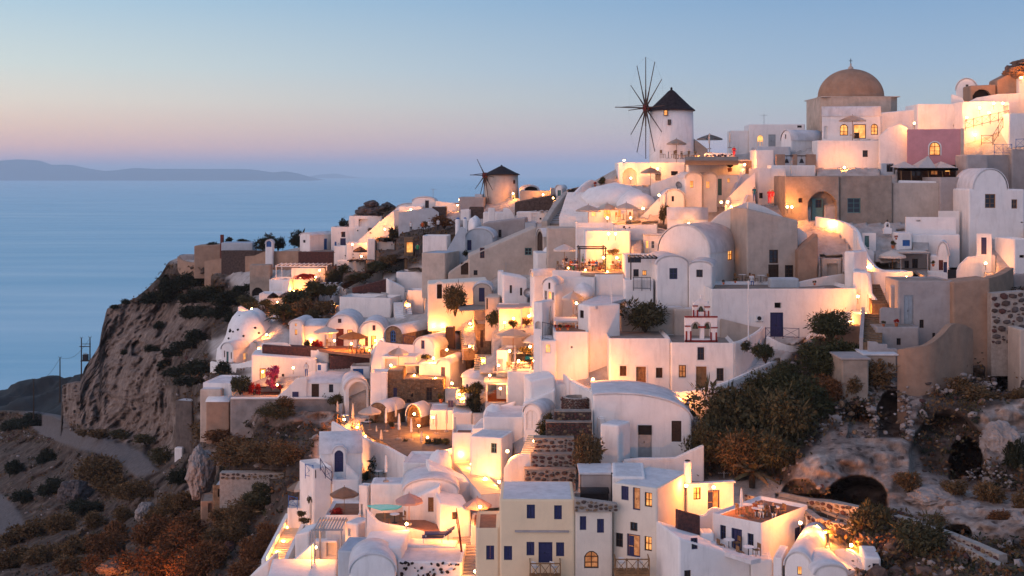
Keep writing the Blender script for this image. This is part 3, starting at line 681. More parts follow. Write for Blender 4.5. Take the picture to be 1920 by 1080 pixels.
def stone_pieces(parent, A, B, h0, h1, size, mats, joined=False, seed=1, skip=None, gap=.07):
 """stones set in the face from A to B (world points at the foot), heights h0..h1 above; each its own piece, or joined as one facing"""
 rnd = random.Random(seed); U = (B-A); Ln = U.xy.length; ang = math.atan2(U.y, U.x); rows = max(1, int((h1-h0)/size)); rh = (h1-h0)/rows
 allv, allf, cnt = [], [], 0
 Minv = parent.matrix_basis.inverted()
 put = []
 for at in range(int(Ln*(h1-h0)/size**2*26)):
  for _ in (0,):
   f = 1.35-1.0*at/max(1, Ln*(h1-h0)/size**2*26); w = size*f*rnd.uniform(.9, 1.25); hh = size*f*rnd.uniform(.62, .95); k = rnd.randrange(6)
   um = rnd.uniform(w*.4, Ln-w*.4); z = rnd.uniform(h0+hh*.35, max(h0+hh*.4, h1-hh*.4))
   if (skip and skip(um, z)) or any(abs(um-a) < (w+c)*.46 and abs(z-b) < (hh+e)*.46 for a, b, c, e in put): continue
   put.append((um, z, w, hh))
   p = A+U*(um/Ln)+Vector((U.y/Ln*.05, -.05, z)); sx, sz = w*(1-gap), hh*(1-gap)
   M = Minv @ Matrix.Translation(p) @ Matrix.Rotation(ang, 4, 'Z') @ Matrix.Rotation(rnd.uniform(-.25, .25), 4, 'Y') @ Matrix.Diagonal((sx, size*.5, sz, 1))
   if joined:
    me = stone_mesh(k, mats[0]); b = len(allv)
    allv += [tuple(M @ v.co) for v in me.vertices]; allf += [tuple(b+i for i in f.vertices) for f in me.polygons]
   else:
    o = bpy.data.objects.new('stone', stone_mesh(k, rnd.choice(mats))); COL.objects.link(o); o.parent = parent; o.matrix_basis = M
   cnt += 1
 if joined:
  me = bpy.data.meshes.new('stone_facing'); me.from_pydata(allv, [], allf); me.materials.append(MATS[mats[0]])
  o = link('stone_facing', me, parent); o['kind'] = 'stuff'
 return cnt
def floor(name, label, pts, y_ref=None, z=None, m='paving', t=.3, cat='terrace', d=None):
 """level paving: polygon of photo pixels lying at height z (or at the height of the first point on the hillside)"""
 Q = [(cx(x), cyy(y)) for x, y in pts]
 if z is None: z = (HZ-Q[0][1])/F*(d if d else DD(*Q[0]))
 W = [PZ(x, y, z) for x, y in Q]; base = W[0]
 for k in range(12):
  ys = [q[1] for q in Q]; xs_ = [q[0] for q in Q]; y0 = min(ys)+(max(ys)-min(ys))*k/12; y1 = min(ys)+(max(ys)-min(ys))*(k+1)/12
  carve(min(xs_), max(xs_), y0, y1+1, PZ(0, y0, z).y+.5)
 bm = bmesh.new()
 top = [bm.verts.new(w-base) for w in W]; bot = [bm.verts.new(w-base-Vector((0,0,t))) for w in W]; n = len(W)
 bm.faces.new(top); bm.faces.new(bot[::-1])
 for i in range(n): bm.faces.new((top[i], bot[i], bot[(i+1)%n], top[(i+1)%n]))
 o = part(name, bm, m, None, base); tag(o, label, cat, kind='structure'); return z
def stairs(name, label, xb, yb, xt, yt, w, n, m='white', tread=None, db=None, dt=None, side=None, group=None):
 """flight from the foot (xb,yb) to the head (xt,yt); every step its own piece"""
 B = PT(cx(xb), cyy(yb), db or DD(cx(xb), cyy(yb))); T = PT(cx(xt), cyy(yt), dt or DD(cx(xt), cyy(yt)))
 v = T-B; Ln = v.xy.length; rz = math.atan2(v.y, v.x)-math.pi/2
 o = empty(name, label, 'stairs', B, rz, group); tl, rh = Ln/n, v.z/n
 me = me_from(boxbm(-w/2, w/2, -.02, tl*1.05, -1.2, rh), m)
 nose = me_from(boxbm(-w/2+.02, w/2-.02, -.05, tl*.98, 0, .04), tread) if tread else None
 for i in range(n):
  s = bpy.data.objects.new('step', me); COL.objects.link(s); s.parent = o; s.location = (0, i*tl, i*rh)
  if nose:
   q = bpy.data.objects.new('tread', nose); COL.objects.link(q); q.parent = s; q.location = (0, 0, rh+.003)
 if side:
  for sg in side:
   bm = bmesh.new(); x0, x1 = (w/2+.005, w/2+.35) if sg == 'r' else (-w/2-.35, -w/2-.005)
   prism(bm, [(-.1,-1.4),(-.1,.55),(Ln+.1, v.z+.6),(Ln+.1,v.z-1.4)], 'x', x0, x1); part('side_wall', bm, m if m == 'white' else 'greywall', o)
 return o
def copy_tree(src, label, loc, rz=0.0, sc=1.0, group=None):
 c = src.copy(); COL.objects.link(c); c.location = loc; c.rotation_euler = (0, 0, rz); c.scale = (sc,)*3 if not isinstance(sc, tuple) else sc
 c['label'] = label
 if group: c['group'] = group
 for ch in [q for q in src.children if q.type != 'LIGHT']:
  k = ch.copy(); COL.objects.link(k); k.parent = c
  for g in ch.children:
   j = g.copy(); COL.objects.link(j); j.parent = k
 return c
PROTO = {}
def proto(kind, make, label, loc, rz=0.0, sc=1.0, group=None):
 """first of a kind is built, the rest are copies"""
 if kind in PROTO: return copy_tree(PROTO[kind], label, loc, rz, sc, group)
 o = make(); PROTO[kind] = o; o.location = loc; o.rotation_euler = (0, 0, rz); o.scale = (sc,)*3 if not isinstance(sc, tuple) else sc
 o['label'] = label
 if group: o['group'] = group
 return o
def on_slope(X, Y, hgt):
 """distance of the hillside at the foot of something hgt metres tall whose top is at pixel X,Y"""
 d = DD(X, Y)
 for _ in range(4): d = DD(X, Y+hgt*F/d)
 return d
def umbrella(x, y, w, label, m='canvas', d=None, hgt=2.55, foot=None, group='open parasols on the terraces', dd=-.4):
 X, Y = cx(x), cyy(y)
 if d is None: d = (DD(X, cyy(foot)) if foot else on_slope(X, Y, hgt))+dd
 r = cs(w)/2/F*d; apex = PT(X, Y, d)
 carve(X-cs(w)/2, X+cs(w)/2, Y-2, Y+hgt*F/d*.95, d+r*.8)
 def make():
  o = link('parasol', None); tag(o, label, 'parasol')
  R_ = 1.55; bm = bmesh.new(); n = 8
  apx = bm.verts.new((0,0,hgt)); rim = [bm.verts.new((R_*math.cos(2*math.pi*i/n), R_*math.sin(2*math.pi*i/n), hgt-.62)) for i in range(n)]
  mid = [bm.verts.new((R_*.55*math.cos(2*math.pi*i/n), R_*.55*math.sin(2*math.pi*i/n), hgt-.30)) for i in range(n)]
  val = [bm.verts.new((R_*.995*math.cos(2*math.pi*i/n), R_*.995*math.sin(2*math.pi*i/n), hgt-.80)) for i in range(n)]
  for i in range(n):
   j = (i+1) % n
   bm.faces.new((apx, mid[i], mid[j])); bm.faces.new((mid[i], rim[i], rim[j], mid[j])); bm.faces.new((rim[i], val[i], val[j], rim[j]))
  bmesh.ops.solidify(bm, geom=bm.faces[:], thickness=.02)
  part('canopy', bm, m, o)
  bm = bmesh.new(); tube(bm, (0,0,-1.0), (0,0,hgt+.12), .035); part('pole', bm, 'wood', o)
  bm = bmesh.new(); tube(bm, (0,0,-.05), (0,0,.1), .32, .28, 12); part('base', bm, 'mortar', o)
  bmr = bmesh.new()
  for i in range(n): tube(bmr, (0,0,hgt-.75), (R_*.55*math.cos(2*math.pi*i/n), R_*.55*math.sin(2*math.pi*i/n), hgt-.34), .014, n=4)
  part('rib', bmr, 'wood', o); return o
 s = r/1.55
 return proto('umb_'+m, make, label, apex-Vector((0,0,hgt)), random.uniform(0,.7), (s, s, 1.0), group)
def closed_parasol(x, yt, yb, label, m='canvas', d=None, group='folded parasols'):
 X = cx(x); d = d or DD(X, cyy(yb))-.2; p = PT(X, cyy(yb), d); hgt = (cyy(yb)-cyy(yt))/F*d; carve(X-4, X+4, cyy(yt), cyy(yb), d+.5)
 def make():
  o = link('folded_parasol', None); tag(o, label, 'parasol')
  bm = bmesh.new(); n = 10
  prof = [(.02,1.0),(.055,.97),(.10,.86),(.13,.7),(.15,.55),(.11,.47),(.145,.42),(.13,.36),(.04,.34)]
  rings = [[bm.verts.new(((r*(1.0 if i % 2 else .72))*math.cos(2*math.pi*i/n), (r*(1.0 if i % 2 else .72))*math.sin(2*math.pi*i/n), z*2.6)) for i in range(n)] for r, z in prof]
  for a, b in zip(rings, rings[1:]):
   for i in range(n): bm.faces.new((a[i], a[(i+1)%n], b[(i+1)%n], b[i]))
  bm.faces.new(rings[0]); bm.faces.new(rings[-1][::-1]); part('folded_canopy', bm, m, o)
  bm = bmesh.new(); tube(bm, (0,0,0), (0,0,2.66), .03); part('pole', bm, 'wood', o)
  bm = bmesh.new(); tube(bm, (0,0,-.05), (0,0,.1), .3, .26, 12); part('base', bm, 'mortar', o); return o
 s = hgt/2.66
 return proto('clo_'+m, make, label, p, random.uniform(0,3), (max(s,.9), max(s,.9), s), group)
LAMPS = [0]
def lamp(x, y, W, label, d=None, dd=-.35, post=.0, warm=1.0, r=.13, fwd=.3, below=12):
 X, Y = cx(x), cyy(y); d = (d if d else DD(X, Y+below))+dd; p = PT(X, Y, d); carve(X-4, X+4, Y-6, Y+8, d+.5)
 def make():
  o = link('lantern', None); tag(o, label, 'lamp')
  bm = bmesh.new(); bmesh.ops.create_icosphere(bm, subdivisions=2, radius=.13); part('bulb', bm, 'lamp', o, smooth=True)
  bm = bmesh.new(); tube(bm, (0,0,.13), (0,0,.19), .10, .03, 8); part('cap', bm, 'iron', o)
  bm = bmesh.new(); tube(bm, (0,.0,-.13), (0,.0,-.75), .025, n=6); tube(bm, (0,0,-.3), (0,.7,-.3), .02, n=5); part('bracket', bm, 'iron', o); return o
 o = proto('lamp', make, label, p, 0, r/.13, 'lit lanterns of the village')
 l = bpy.data.lights.new('lamp_light', 'POINT'); l.energy = W*1.45; l.color = (1.0, .30, .045) if warm == 1 else (1.0, .42, .11); l.shadow_soft_size = .12
 lo = link('lamp_light', l, o, (0, -fwd, .12)); LAMPS[0] += 1
 return o
# ---- foliage
def leaf_cloud(n, seed, leaf, flat=1.0, core=.35, lobes=7):
 rnd = np.random.RandomState(seed)
 an = rnd.uniform(0, 6.28, lobes); rx = .62*np.sqrt(rnd.uniform(0, 1, lobes)); cen = np.stack([rx*np.cos(an), rx*np.sin(an), rnd.uniform(-.3, .55, lobes)*(1-.6*rx)], 1); rad = rnd.uniform(.3, .52, lobes)
 k = rnd.randint(0, lobes, n); v = rnd.normal(size=(n, 3)); v /= np.linalg.norm(v, axis=1)[:, None]
 p = cen[k] + v*(rad[k]*(rnd.uniform(core, 1.08, n)**.6))[:, None]
 p[:,2] = np.maximum(p[:,2], -.42 + rnd.uniform(0, .08, n))
 a = rnd.normal(size=(n, 3)) + v*.2; a /= np.linalg.norm(a, axis=1)[:, None]; b = np.cross(a, rnd.normal(size=(n, 3))); b /= np.linalg.norm(b, axis=1)[:, None]
 s = leaf*np.exp(rnd.normal(0, .38, n))[:, None]; tw = rnd.uniform(0, 1, n) < .12
 p[tw] = cen[k[tw]]+v[tw]*(rad[k[tw]]*rnd.uniform(1.0, 1.28, tw.sum()))[:, None]; a[tw] = v[tw]; s[tw] *= 1.9
 b[tw] *= .4
 V = np.stack([p-a*s, p+b*s*.55, p+a*s, p-b*s*.55], 1).reshape(-1, 3)
 me = bpy.data.meshes.new('foliage'); me.from_pydata(V.tolist(), [], np.arange(4*n).reshape(-1, 4).tolist()); return me
LEAF = {}
def leaf_mesh(m, big, v):
 key = (m, big, v)
 if key not in LEAF:
  me = leaf_cloud(5200 if big == 2 else 2600 if big else 1100, 17*v+big*5+len(m), .045 if big == 2 else .062 if big else .095, lobes=(16 if big == 2 else 10 if big else 6)); me.materials.append(MATS[m])
  LEAF[key] = me
 return LEAF[key]
STEM = {}
def shrub(x, y, w, h_, label, m='leaf', d=None, dd=0.0, name='shrub', cat='shrub', group=None, depth=1.0, big=None):
 """bush whose foot stands at pixel (x,y); w,h_ its size in photo pixels"""
 X, Y = cx(x), cyy(y); d = (d if d else DD(X, Y))+dd; p = PT(X, Y, d); wm, hm = cs(w)/F*d, cs(h_)/F*d
 carve(X-cs(w)*.4, X+cs(w)*.4, Y-cs(h_)*.8, Y, d+.3)
 o = empty(name, label, cat, p, random.uniform(0, 6.28), group)
 big = (2 if wm > 5 else 1 if wm > 2.2 else 0) if big is None else big
 f = link('foliage', leaf_mesh(m, big, random.randrange(3)), o, (0, 0, hm*.30)); f.scale = (wm/2*1.05, wm/2*depth, hm*.72)
 if 'stem' not in STEM:
  bm = bmesh.new(); rnd = random.Random(3)
  for k in range(6):
   a = k*1.05+rnd.random(); tube(bm, (0,0,-.3), (.5*math.cos(a), .5*math.sin(a), .55+.2*rnd.random()), .05, .02, 5)
  STEM['stem'] = me_from(bm, 'bark')
 s = link('stem', STEM['stem'], o); s.scale = (wm*.5, wm*.5, hm*.8); return o
def pot(x, y, label, h_=14, plant='leaf', d=None, potm='terracotta', dd=-.15):
 X, Y = cx(x), cyy(y); d = (d or DD(X, Y))+dd; p = PT(X, Y, d); s = h_/F*d
 def make():
  o = link('flower_pot', None); tag(o, label, 'plant pot')
  bm = bmesh.new(); lathe(bm, [(0,0),(.17,0),(.24,.36),(.26,.36),(.26,.42),(.21,.42),(.2,.38),(0,.38)], 12); part('pot', bm, potm, o)
  f = link('foliage', leaf_mesh(plant, 0, 1), o, (0,0,.68)); f.scale = (.42,.42,.42); return o
 return proto('pot_'+plant+potm, make, label, p, random.uniform(0, 6), s/1.1, 'potted plants')
# ---- furniture
def chair(p, rz, label, m='wood', group='terrace chairs'):
 def make():
  o = link('chair', None); tag(o, label, 'chair')
  part('seat', boxbm(-.22,.22,-.22,.22,.42,.46), m, o)
  part('backrest', boxbm(-.22,.22,.19,.23,.55,.9), m, o)
  for sx in (-.2,.2):
   for sy in (-.2,.2): part('leg', boxbm(sx-.02,sx+.02,sy-.02,sy+.02,0,.42 if sy < 0 else .9), m, o)
  return o
 return proto('chair_'+m, make, label, p, rz, 1.0, group)
def table(p, label, cloth='canvas_white', group='terrace tables'):
 def make():
  o = link('table', None); tag(o, label, 'table')
  bm = bmesh.new(); tube(bm, (0,0,.72), (0,0,.76), .42, .42, 16); part('table_top', bm, cloth, o)
  bm = bmesh.new(); tube(bm, (0,0,.03), (0,0,.72), .035); part('leg', bm, 'iron', o)
  bm = bmesh.new(); tube(bm, (0,0,0), (0,0,.03), .25, .22, 12); part('foot', bm, 'iron', o); return o
 return proto('table_'+cloth, make, label, p, 0, 1.0, group)
def dining(x, y, where, z=None, n=2, wood='wood'):
 X, Y = cx(x), cyy(y); p = PZ(X, Y, z) if z is not None else PT(X, Y, DD(X, Y)-.5)
 table(p, 'small round table with pale top ' + where)
 for i in range(n):
  a = 2*math.pi*i/n+.4; chair(p+Vector((.72*math.cos(a), .72*math.sin(a), 0)), a-math.pi/2, 'slatted chair at the table ' + where, wood, 'chairs '+where)
def railing(pts, label, m='brightblue', hgt=.95, cross=True, d=None, dd=0.0, name='railing', z=None):
 P = []
 for x, y in pts:
  X, Y = cx(x), cyy(y); P.append(PZ(X, Y, z) if z is not None else PT(X, Y, (d or DD(X, Y))+dd))
 o = empty(name, label, 'railing', P[0]); b = P[0]
 for a, c in zip(P, P[1:]):
  a, c = a-b, c-b; k = max(1, int((c-a).length/1.1+.5))
  for zz in (.08, hgt):
   bm = bmesh.new(); tube(bm, a+Vector((0,0,zz)), c+Vector((0,0,zz)), .03, n=5); part('rail', bm, m, o)
  bm = bmesh.new()
  for i in range(k):
   p, q = a+(c-a)*(i/k), a+(c-a)*((i+1)/k)
   if cross: tube(bm, p+Vector((0,0,.08)), q+Vector((0,0,hgt)), .018, n=4); tube(bm, q+Vector((0,0,.08)), p+Vector((0,0,hgt)), .018, n=4)
   else:
    for j in range(1, 6): r = p+(q-p)*(j/6); tube(bm, r+Vector((0,0,.08)), r+Vector((0,0,hgt)), .014, n=4)
  part('lattice', bm, m, o)
  for i in range(k+1):
   p = a+(c-a)*(i/k); bm = bmesh.new(); tube(bm, p-Vector((0,0,.2)), p+Vector((0,0,hgt+.06)), .035, n=5); part('post', bm, m, o)
 return o
def pergola(xl, xr, yt, yb, L, label, m='whitepaint', slats=8, solid=None, d=None, yaw=0, dd=0.0, name='pergola'):
 Xl, Xr, Yt, Yb = cx(xl), cx(xr), cyy(yt), cyy(yb); d = (d or DD((Xl+Xr)/2, Yb))+dd
 b = PT(Xl, Yb, d); w = (Xr-Xl)/F*d; hh = (Yb-Yt)/F*d; o = empty(name, label, 'pergola', b, R(yaw))
 for i in (0, 1):
  for j in (0, 1): bm = bmesh.new(); tube(bm, (i*w, j*L, -.5), (i*w, j*L, hh), .07, n=6); part('post', bm, m, o)
 for j in (0, 1): part('beam', boxbm(-.15, w+.15, j*L-.06, j*L+.06, hh, hh+.14), m, o)
 if solid: part('awning', boxbm(-.25, w+.25, -.25, L+.25, hh+.145, hh+.2), solid, o)
 else:
  me = me_from(boxbm(-.045, .045, -.25, L+.25, hh+.145, hh+.24), m)
  for i in range(slats): s = bpy.data.objects.new('slat', me); COL.objects.link(s); s.parent = o; s.location = (w*i/(slats-1), 0, 0)
 return o
# ---- people: one continuous body per person, clothes as body regions
def person(x, y, label, top='cloth_red', legs='cloth_black', pose='stand', d=None, rz=0.0, z=None, h_=1.7, dd=-.3):
 X, Y = cx(x), cyy(y); p = PZ(X, Y, z) if z is not None else PT(X, Y, (d or DD(X, Y))+dd)
 key = 'person_'+pose
 if key not in LEAF:
  sit = pose == 'sit'
  J = dict(pel=(0,0,.95), chest=(0,.01,1.32), neck=(0,.01,1.50), head=(0,-.02,1.60), crown=(0,-.02,1.70), shl=(-.19,.01,1.42), shr=(.19,.01,1.42),
                 ell=(-.25,.03,1.15), elr=(.25,.03,1.15), hal=(-.25,-.12,.93), har=(.25,-.10,.93), hil=(-.09,0,.90), hir=(.09,0,.90), knl=(-.10,-.05,.50), knr=(.11,.03,.50),
                 anl=(-.10,.02,.08), anr=(.12,.10,.08), tol=(-.10,-.14,.03), tor=(.12,-.06,.03))
  if sit:
   J = {k: (a, b, c-.45) for k, (a, b, c) in J.items()}
   J.update(knl=(-.11,-.42,.48), knr=(.12,-.42,.48), anl=(-.11,-.42,.08), anr=(.12,-.40,.08), tol=(-.11,-.58,.03), tor=(.12,-.56,.03), ell=(-.26,-.1,.75), elr=(.26,-.1,.75), hal=(-.18,-.32,.74), har=(.18,-.32,.74))
  rad = dict(pel=.135, chest=.15, neck=.058, head=.10, crown=.075, shl=.075, shr=.075, ell=.05, elr=.05, hal=.038, har=.038, hil=.095, hir=.095, knl=.065, knr=.065, anl=.045, anr=.045, tol=.04, tor=.04)
  ks = list(J); E = [('pel','chest'),('chest','neck'),('neck','head'),('head','crown'),('chest','shl'),('shl','ell'),('ell','hal'),('chest','shr'),('shr','elr'),('elr','har'),('pel','hil'),('hil','knl'),('knl','anl'),('anl','tol'),('pel','hir'),('hir','knr'),('knr','anr'),('anr','tor')]
  me = bpy.data.meshes.new('body'); me.from_pydata([J[k] for k in ks], [(ks.index(a), ks.index(b)) for a, b in E], [])
  t = bpy.data.objects.new('tmp', me); COL.objects.link(t); md = t.modifiers.new('s', 'SKIN'); t.modifiers.new('u', 'SUBSURF').levels = 1
  for v, k in zip(me.skin_vertices[0].data, ks): v.radius = (rad[k],)*2; v.use_root = k == 'pel'
  bpy.context.view_layer.update(); dg = bpy.context.evaluated_depsgraph_get(); out = bpy.data.meshes.new_from_object(t.evaluated_get(dg)); bpy.data.objects.remove(t)
  LEAF[key] = out
 me = LEAF[key].copy(); me.materials.clear(); off = .45 if pose == 'sit' else 0
 for q in ('skin', top, legs, 'hair'): me.materials.append(MATS[q])
 for f in me.polygons:
  c = f.center; zz = c.z+off; f.use_smooth = True
  f.material_index = 3 if (zz > 1.58 and (c.y > -.03 or zz > 1.68)) else 0 if zz > 1.47 else 1 if (zz > .92 and abs(c.x) < .24) else 0 if abs(c.x) > .2 and zz > .8 else 2 if c.z > .1 else 3
 o = link('person', me, None, p, (0, 0, rz)); o.scale = (h_/1.75,)*3
 return tag(o, label, 'person')
# ================================================================ crest of the village: windmills, domed church, upper houses
def windmill(label, xc, yb, yt, rb, rt, yapex, d, m, hub, R_, axis, boom, angs, wins, roofm='thatch'):
 X = cx(xc); b = PT(X, cyy(yb), d); r0, r1 = cs(rb)/F*d, cs(rt)/F*d; hh = (cyy(yb)-cyy(yt))/F*d; rh = (cyy(yt)-cyy(yapex))/F*d
 b = PT(X, cyy(yb), d+r0); o = empty('windmill', label, 'windmill', b)
 bm = bmesh.new(); lathe(bm, [(r0*1.02,-3),(r0,0),(r0*.985+r1*.015,hh*.3),(r1,hh),(0,hh)], 40); part('tower', bm, m, o, smooth=False).data.polygons.foreach_set('use_smooth', [True]*0 or [p.normal.z < .5 for p in o.children[0].data.polygons])
 bm = bmesh.new(); e = r1+.28
 lathe(bm, [(r1*.5,hh+.02),(e,hh-.12),(e+.02,hh+.02),(e*.80,hh+rh*.17),(e*.55,hh+rh*.42),(e*.33,hh+rh*.64),(e*.16,hh+rh*.82),(.14,hh+rh*.9),(.16,hh+rh*.97),(.05,hh+rh*1.02),(0,hh+rh*1.02)], 32)
 rf = part('roof', bm, roofm, o)
 for (x, y0, hw, hgt, lit, door) in wins:                     # small openings let into the round wall
  k = (cx(x)-X)/F*d; rr = r0+(r1-r0)*.5; a = -math.asin(max(-.95, min(.95, k/rr)))-math.pi/2
  zc = (HZ-cyy(y0))/F*d-b.z; px, py = rr*math.cos(math.pi*1.5+math.asin(max(-.95,min(.95,k/rr)))), rr*math.sin(math.pi*1.5+math.asin(max(-.95,min(.95,k/rr))))
  ang = math.asin(max(-.95, min(.95, k/rr)))
  bm = bmesh.new(); pr = arch_prof(hw, hgt, 1.0 if door else 0)
  ring_prism(bm, pr, arch_prof(hw, hgt, 1.0 if door else 0, .08), -.10, .3)
  w_ = part('door' if door else 'window', bm, 'whitepaint' if door else 'darkwood', o, (px*1.01-math.cos(ang)*hw/2, py*1.01-math.sin(ang)*hw/2, zc-hgt/2), (0,0,ang))
  bm = bmesh.new(); prism(bm, arch_prof(hw, hgt, 1.0 if door else 0, .02), 'y', -.02, .2); part('pane', bm, 'lit' if lit else ('tealpaint' if door else 'glass'), w_)
 # rotor
 ax = Vector((axis[0], axis[1], 0)).normalized(); side = Vector((-ax.y, ax.x, 0))
 hx = (cx(hub[0])-X)/F*d; s = hx/ax.x; hp = Vector((0,0,(HZ-cyy(hub[1]))/F*d-b.z)) + ax*s
 bm = bmesh.new(); tube(bm, Vector((0,0,hp.z))-ax*.5, hp+ax*.35, .22, .2, 8); tube(bm, hp-ax*.3, hp+ax*.3, .45, .45, 10); part('hub', bm, 'redwood', o)
 bm = bmesh.new(); tube(bm, hp, hp+ax*boom+Vector((0,0,.05)), .10, .05, 6); tube(bm, hp+Vector((0,0,.35)), hp+ax*boom, .05, .03, 5); part('bowsprit', bm, 'darkwood', o)
 tips = []; rope = bmesh.new()
 for a, ln in angs:
  t = hp+(side*math.sin(R(a))+Vector((0,0,1))*math.cos(R(a)))*R_*ln; tips.append((a, t))
  bm = bmesh.new(); tube(bm, hp, t, .085, .05, 5); tube(bm, hp, hp+(t-hp)*.36, .13, .09, 5); part('spar', bm, 'darkwood', o)
 for (a0, t0), (a1, t1) in zip(tips, tips[1:]+tips[:1]):
  if (a1-a0) % 360 < 40: tube(rope, t0, t1, .006, n=3, cap=False)
 part('rope', rope, 'iron', o)
crop('A')
windmill('large white windmill with dark thatched cone and bare spars on the crest', 667, 1075, 600, 203, 196, 392, 168, 'white', (425,580), 6.75, (-.97,-.25), 4.3, [(30*i, 1.0) for i in range(12)],
         [(594,630,.55,.75,True,False),(624,715,.42,.7,False,False)])
house('mill_annex', 'low white annex with dark thatched lean-to roof against the large windmill', 'house', 872, 995, None, 1075, 958, 0, 4, 'none', m='beige', d=171, tops=(95,0))
house('white_house', 'flat-roofed white house with lit doorway on the crest beside folded parasols', 'house', 1365, 1870, None, 975, 728, 4, 6, wins=[('L',1435,828,1497,935,'dwal'),('L',1540,826,1605,935,'dm'),('L',1800,745,1840,765,'wk')], d=173)
house('white_house', 'low white side wing of the crest house, with plain walls and parapet', 'house', 1200, 1363, None, 975, 785, 4, 5, d=174)
house('vaulted_house', 'grey barrel-vaulted house beside the domed church drum', 'house', 1650, 1745, 2020, 960, 880, 62, 5, 'vd', 92, m='white', d=166, wins=[('L',1688,825,1700,865,'wk')])
house('plain_block', 'plain grey plastered block behind the bell arch', 'house', 1440, 1740, None, 1080, 930, 2, 5, m='bluegrey', d=164)
crop('B')
# domed church
mat('drum', (.60,.46,.36), .93, .12, 1, .3, 3, stain=.4)
def domed_church():
 d = 172; b = PT(cx(435), cyy(745), d); o = empty('domed_church', 'brown domed church with square weathered drum on the crest', 'church', b)
 w = (770-105)/4.571/F*d; hh = (745-478)/4.571/F*d; b = PT(cx(435), cyy(745), d+w*.5); o.location = b
 bm = bmesh.new(); box(bm, -w/2, w/2, -w/2, w/2, -5, hh)
 es = [e for e in bm.edges if abs(e.verts[0].co.z-e.verts[1].co.z) > 1]; bmesh.ops.bevel(bm, geom=es, offset=1.2, segments=1, affect='EDGES')
 part('drum', bm, 'drum', o)
 bm = bmesh.new(); bm.free(); bm = boxbm(-w/2-.04, w/2+.04, -w/2-.04, w/2+.04, hh+.003, hh+.12); part('cornice', bm, 'beige', o)
 rd = 285/4.571/F*d; zd = 245/4.571/F*d; bm = bmesh.new(); lathe(bm, [(rd+.12,hh+.2),(rd+.12,hh+.36)]+[(rd*math.cos(a), hh+.36+zd*math.sin(a)) for a in [math.pi/2*i/16 for i in range(16)]]+[(0,hh+.36+zd)], 48); dm = part('dome', bm, 'domebrown', o, smooth=True)
 z = hh+.3+zd; bm = bmesh.new(); lathe(bm, [(.42,z-.05),(.36,z+.25),(.12,z+.5),(.10,z+.7),(.14,z+.78),(0,z+.85)], 12); part('finial', bm, 'beige', o)
 bm = bmesh.new(); box(bm, -.04,.04,-.04,.04,z+.8,z+1.5); box(bm, -.22,.22,-.035,.035,z+1.15,z+1.23); part('cross', bm, 'iron', o)
 for x0 in (-w/2+.75,):
  wn_ = part('window', boxbm(x0-.3, x0+.3, -w/2-.03, -w/2+.05, hh*.15, hh*.68), 'darkwood', o); part('pane', boxbm(x0-.22, x0+.22, -w/2-.05, -w/2-.032, hh*.17, hh*.66), 'glass', wn_)
domed_church()
house('terrace_house', 'white vaulted house with lit arched windows and balcony before the dome', 'house', 190, 690, 745, 838, 628, 8, 6, 'vw', 78, wins=[('L',342,698,412,795,'wkal'),('L',458,700,565,822,'pkl'),('L',608,695,668,790,'wkal'),('L',205,712,237,825,'nwa')], d=163)
house('balcony_house', 'tall peach-lit base wall with one small dark window under the balcony', 'house', 145, 690, None, 1085, 832, 2, 3.2, wins=[('L',537,922,582,980,'wk')], d=160.5, par=.15)
house('white_house', 'white wing with sloping roof joining the balcony house to the lit terrace', 'house', 690, 1000, None, 850, 600, 0, 5, 'none', tops=(0,30), d=165)
house('white_house', 'large glowing white block behind the pink house', 'house', 1010, 1390, None, 800, 520, 2, 6, d=163, wins=[('L',1312,700,1365,720,'ow')])
wall('garden_wall', 'sloping white stair wall between balcony house and pink house', 'wall', [(680,800,1080),(760,730,1080),(860,700,1080),(930,735,1080)], d=159.5, smooth=False)
house('pink_house', 'pink plastered house with arched lit window and beige corners', 'house', 918, 1405, 1555, 1085, 738, 12, 6, m='pink', wins=[('L',1108,852,1203,965,'wrailx')], d=157, par=.2)
o_ = house('corner_pier', 'beige plaster corner pier at the edge of the pink house', 'house', 1378, 1406, 1560, 1120, 734, 12, 5, m='beige', d=156.8, par=.0)
house('vaulted_chapel', 'small white vaulted chapel with one slit window on the crest', 'church', 1335, 1522, 1705, 480, 400, 22, 5, 'vd', 95, wins=[('L',1420,358,1443,412,'wk')], d=168)
house('ruined_vault', 'beige half-ruined vault with open arch below the small chapel', 'house', 1460, 1680, None, 520, 368, 0, 4, 'none', m='ochre', wins=[('L',1480,400,1640,520,'ooa')], d=166, tops=(0,10))
house('cane_shelter', 'cane-walled shelter under the rocky crest', 'house', 1690, 1880, None, 450, 262, 0, 3, m='ochre', d=166, roof='none', tops=(-60,40))
house('white_house', 'white lit house at the crest edge under the broken rock', 'house', 1880, 2080, None, 450, 215, 0, 5, d=165)
wall('parapet', 'long white parapet of the floodlit upper terrace', 'wall', [(1300,440,560),(1390,470,560),(1420,520,560),(1520,470,560),(1700,440,640),(1960,430,640)], d=164.5, smooth=False)
house('white_house', 'floodlit white terrace wall with uneven parapet by the crest stairs', 'house', 1392, 1800, None, 745, 500, 0, 4, d=160, wins=[('L',1745,540,1790,610,'nw')])
house('white_house', 'white house flank with stairway beside blue gate', 'house', 1790, 2060, None, 900, 600, 0, 5, d=157)
house('plain_block', 'grey-beige plastered flank wall right of the pink house', 'house', 1548, 1830, None, 1300, 955, 0, 5, m='greywall', d=155)
house('plain_block', 'tall grey flank wall beneath the blue gate at the picture edge', 'house', 1815, 2100, None, 1300, 905, 0, 5, m='greywall', d=154)
railing([(1415,740),(1560,700),(1700,670),(1790,650)], 'brown crossed railing along the crest stairway', 'redwood', 1.0, d=159)
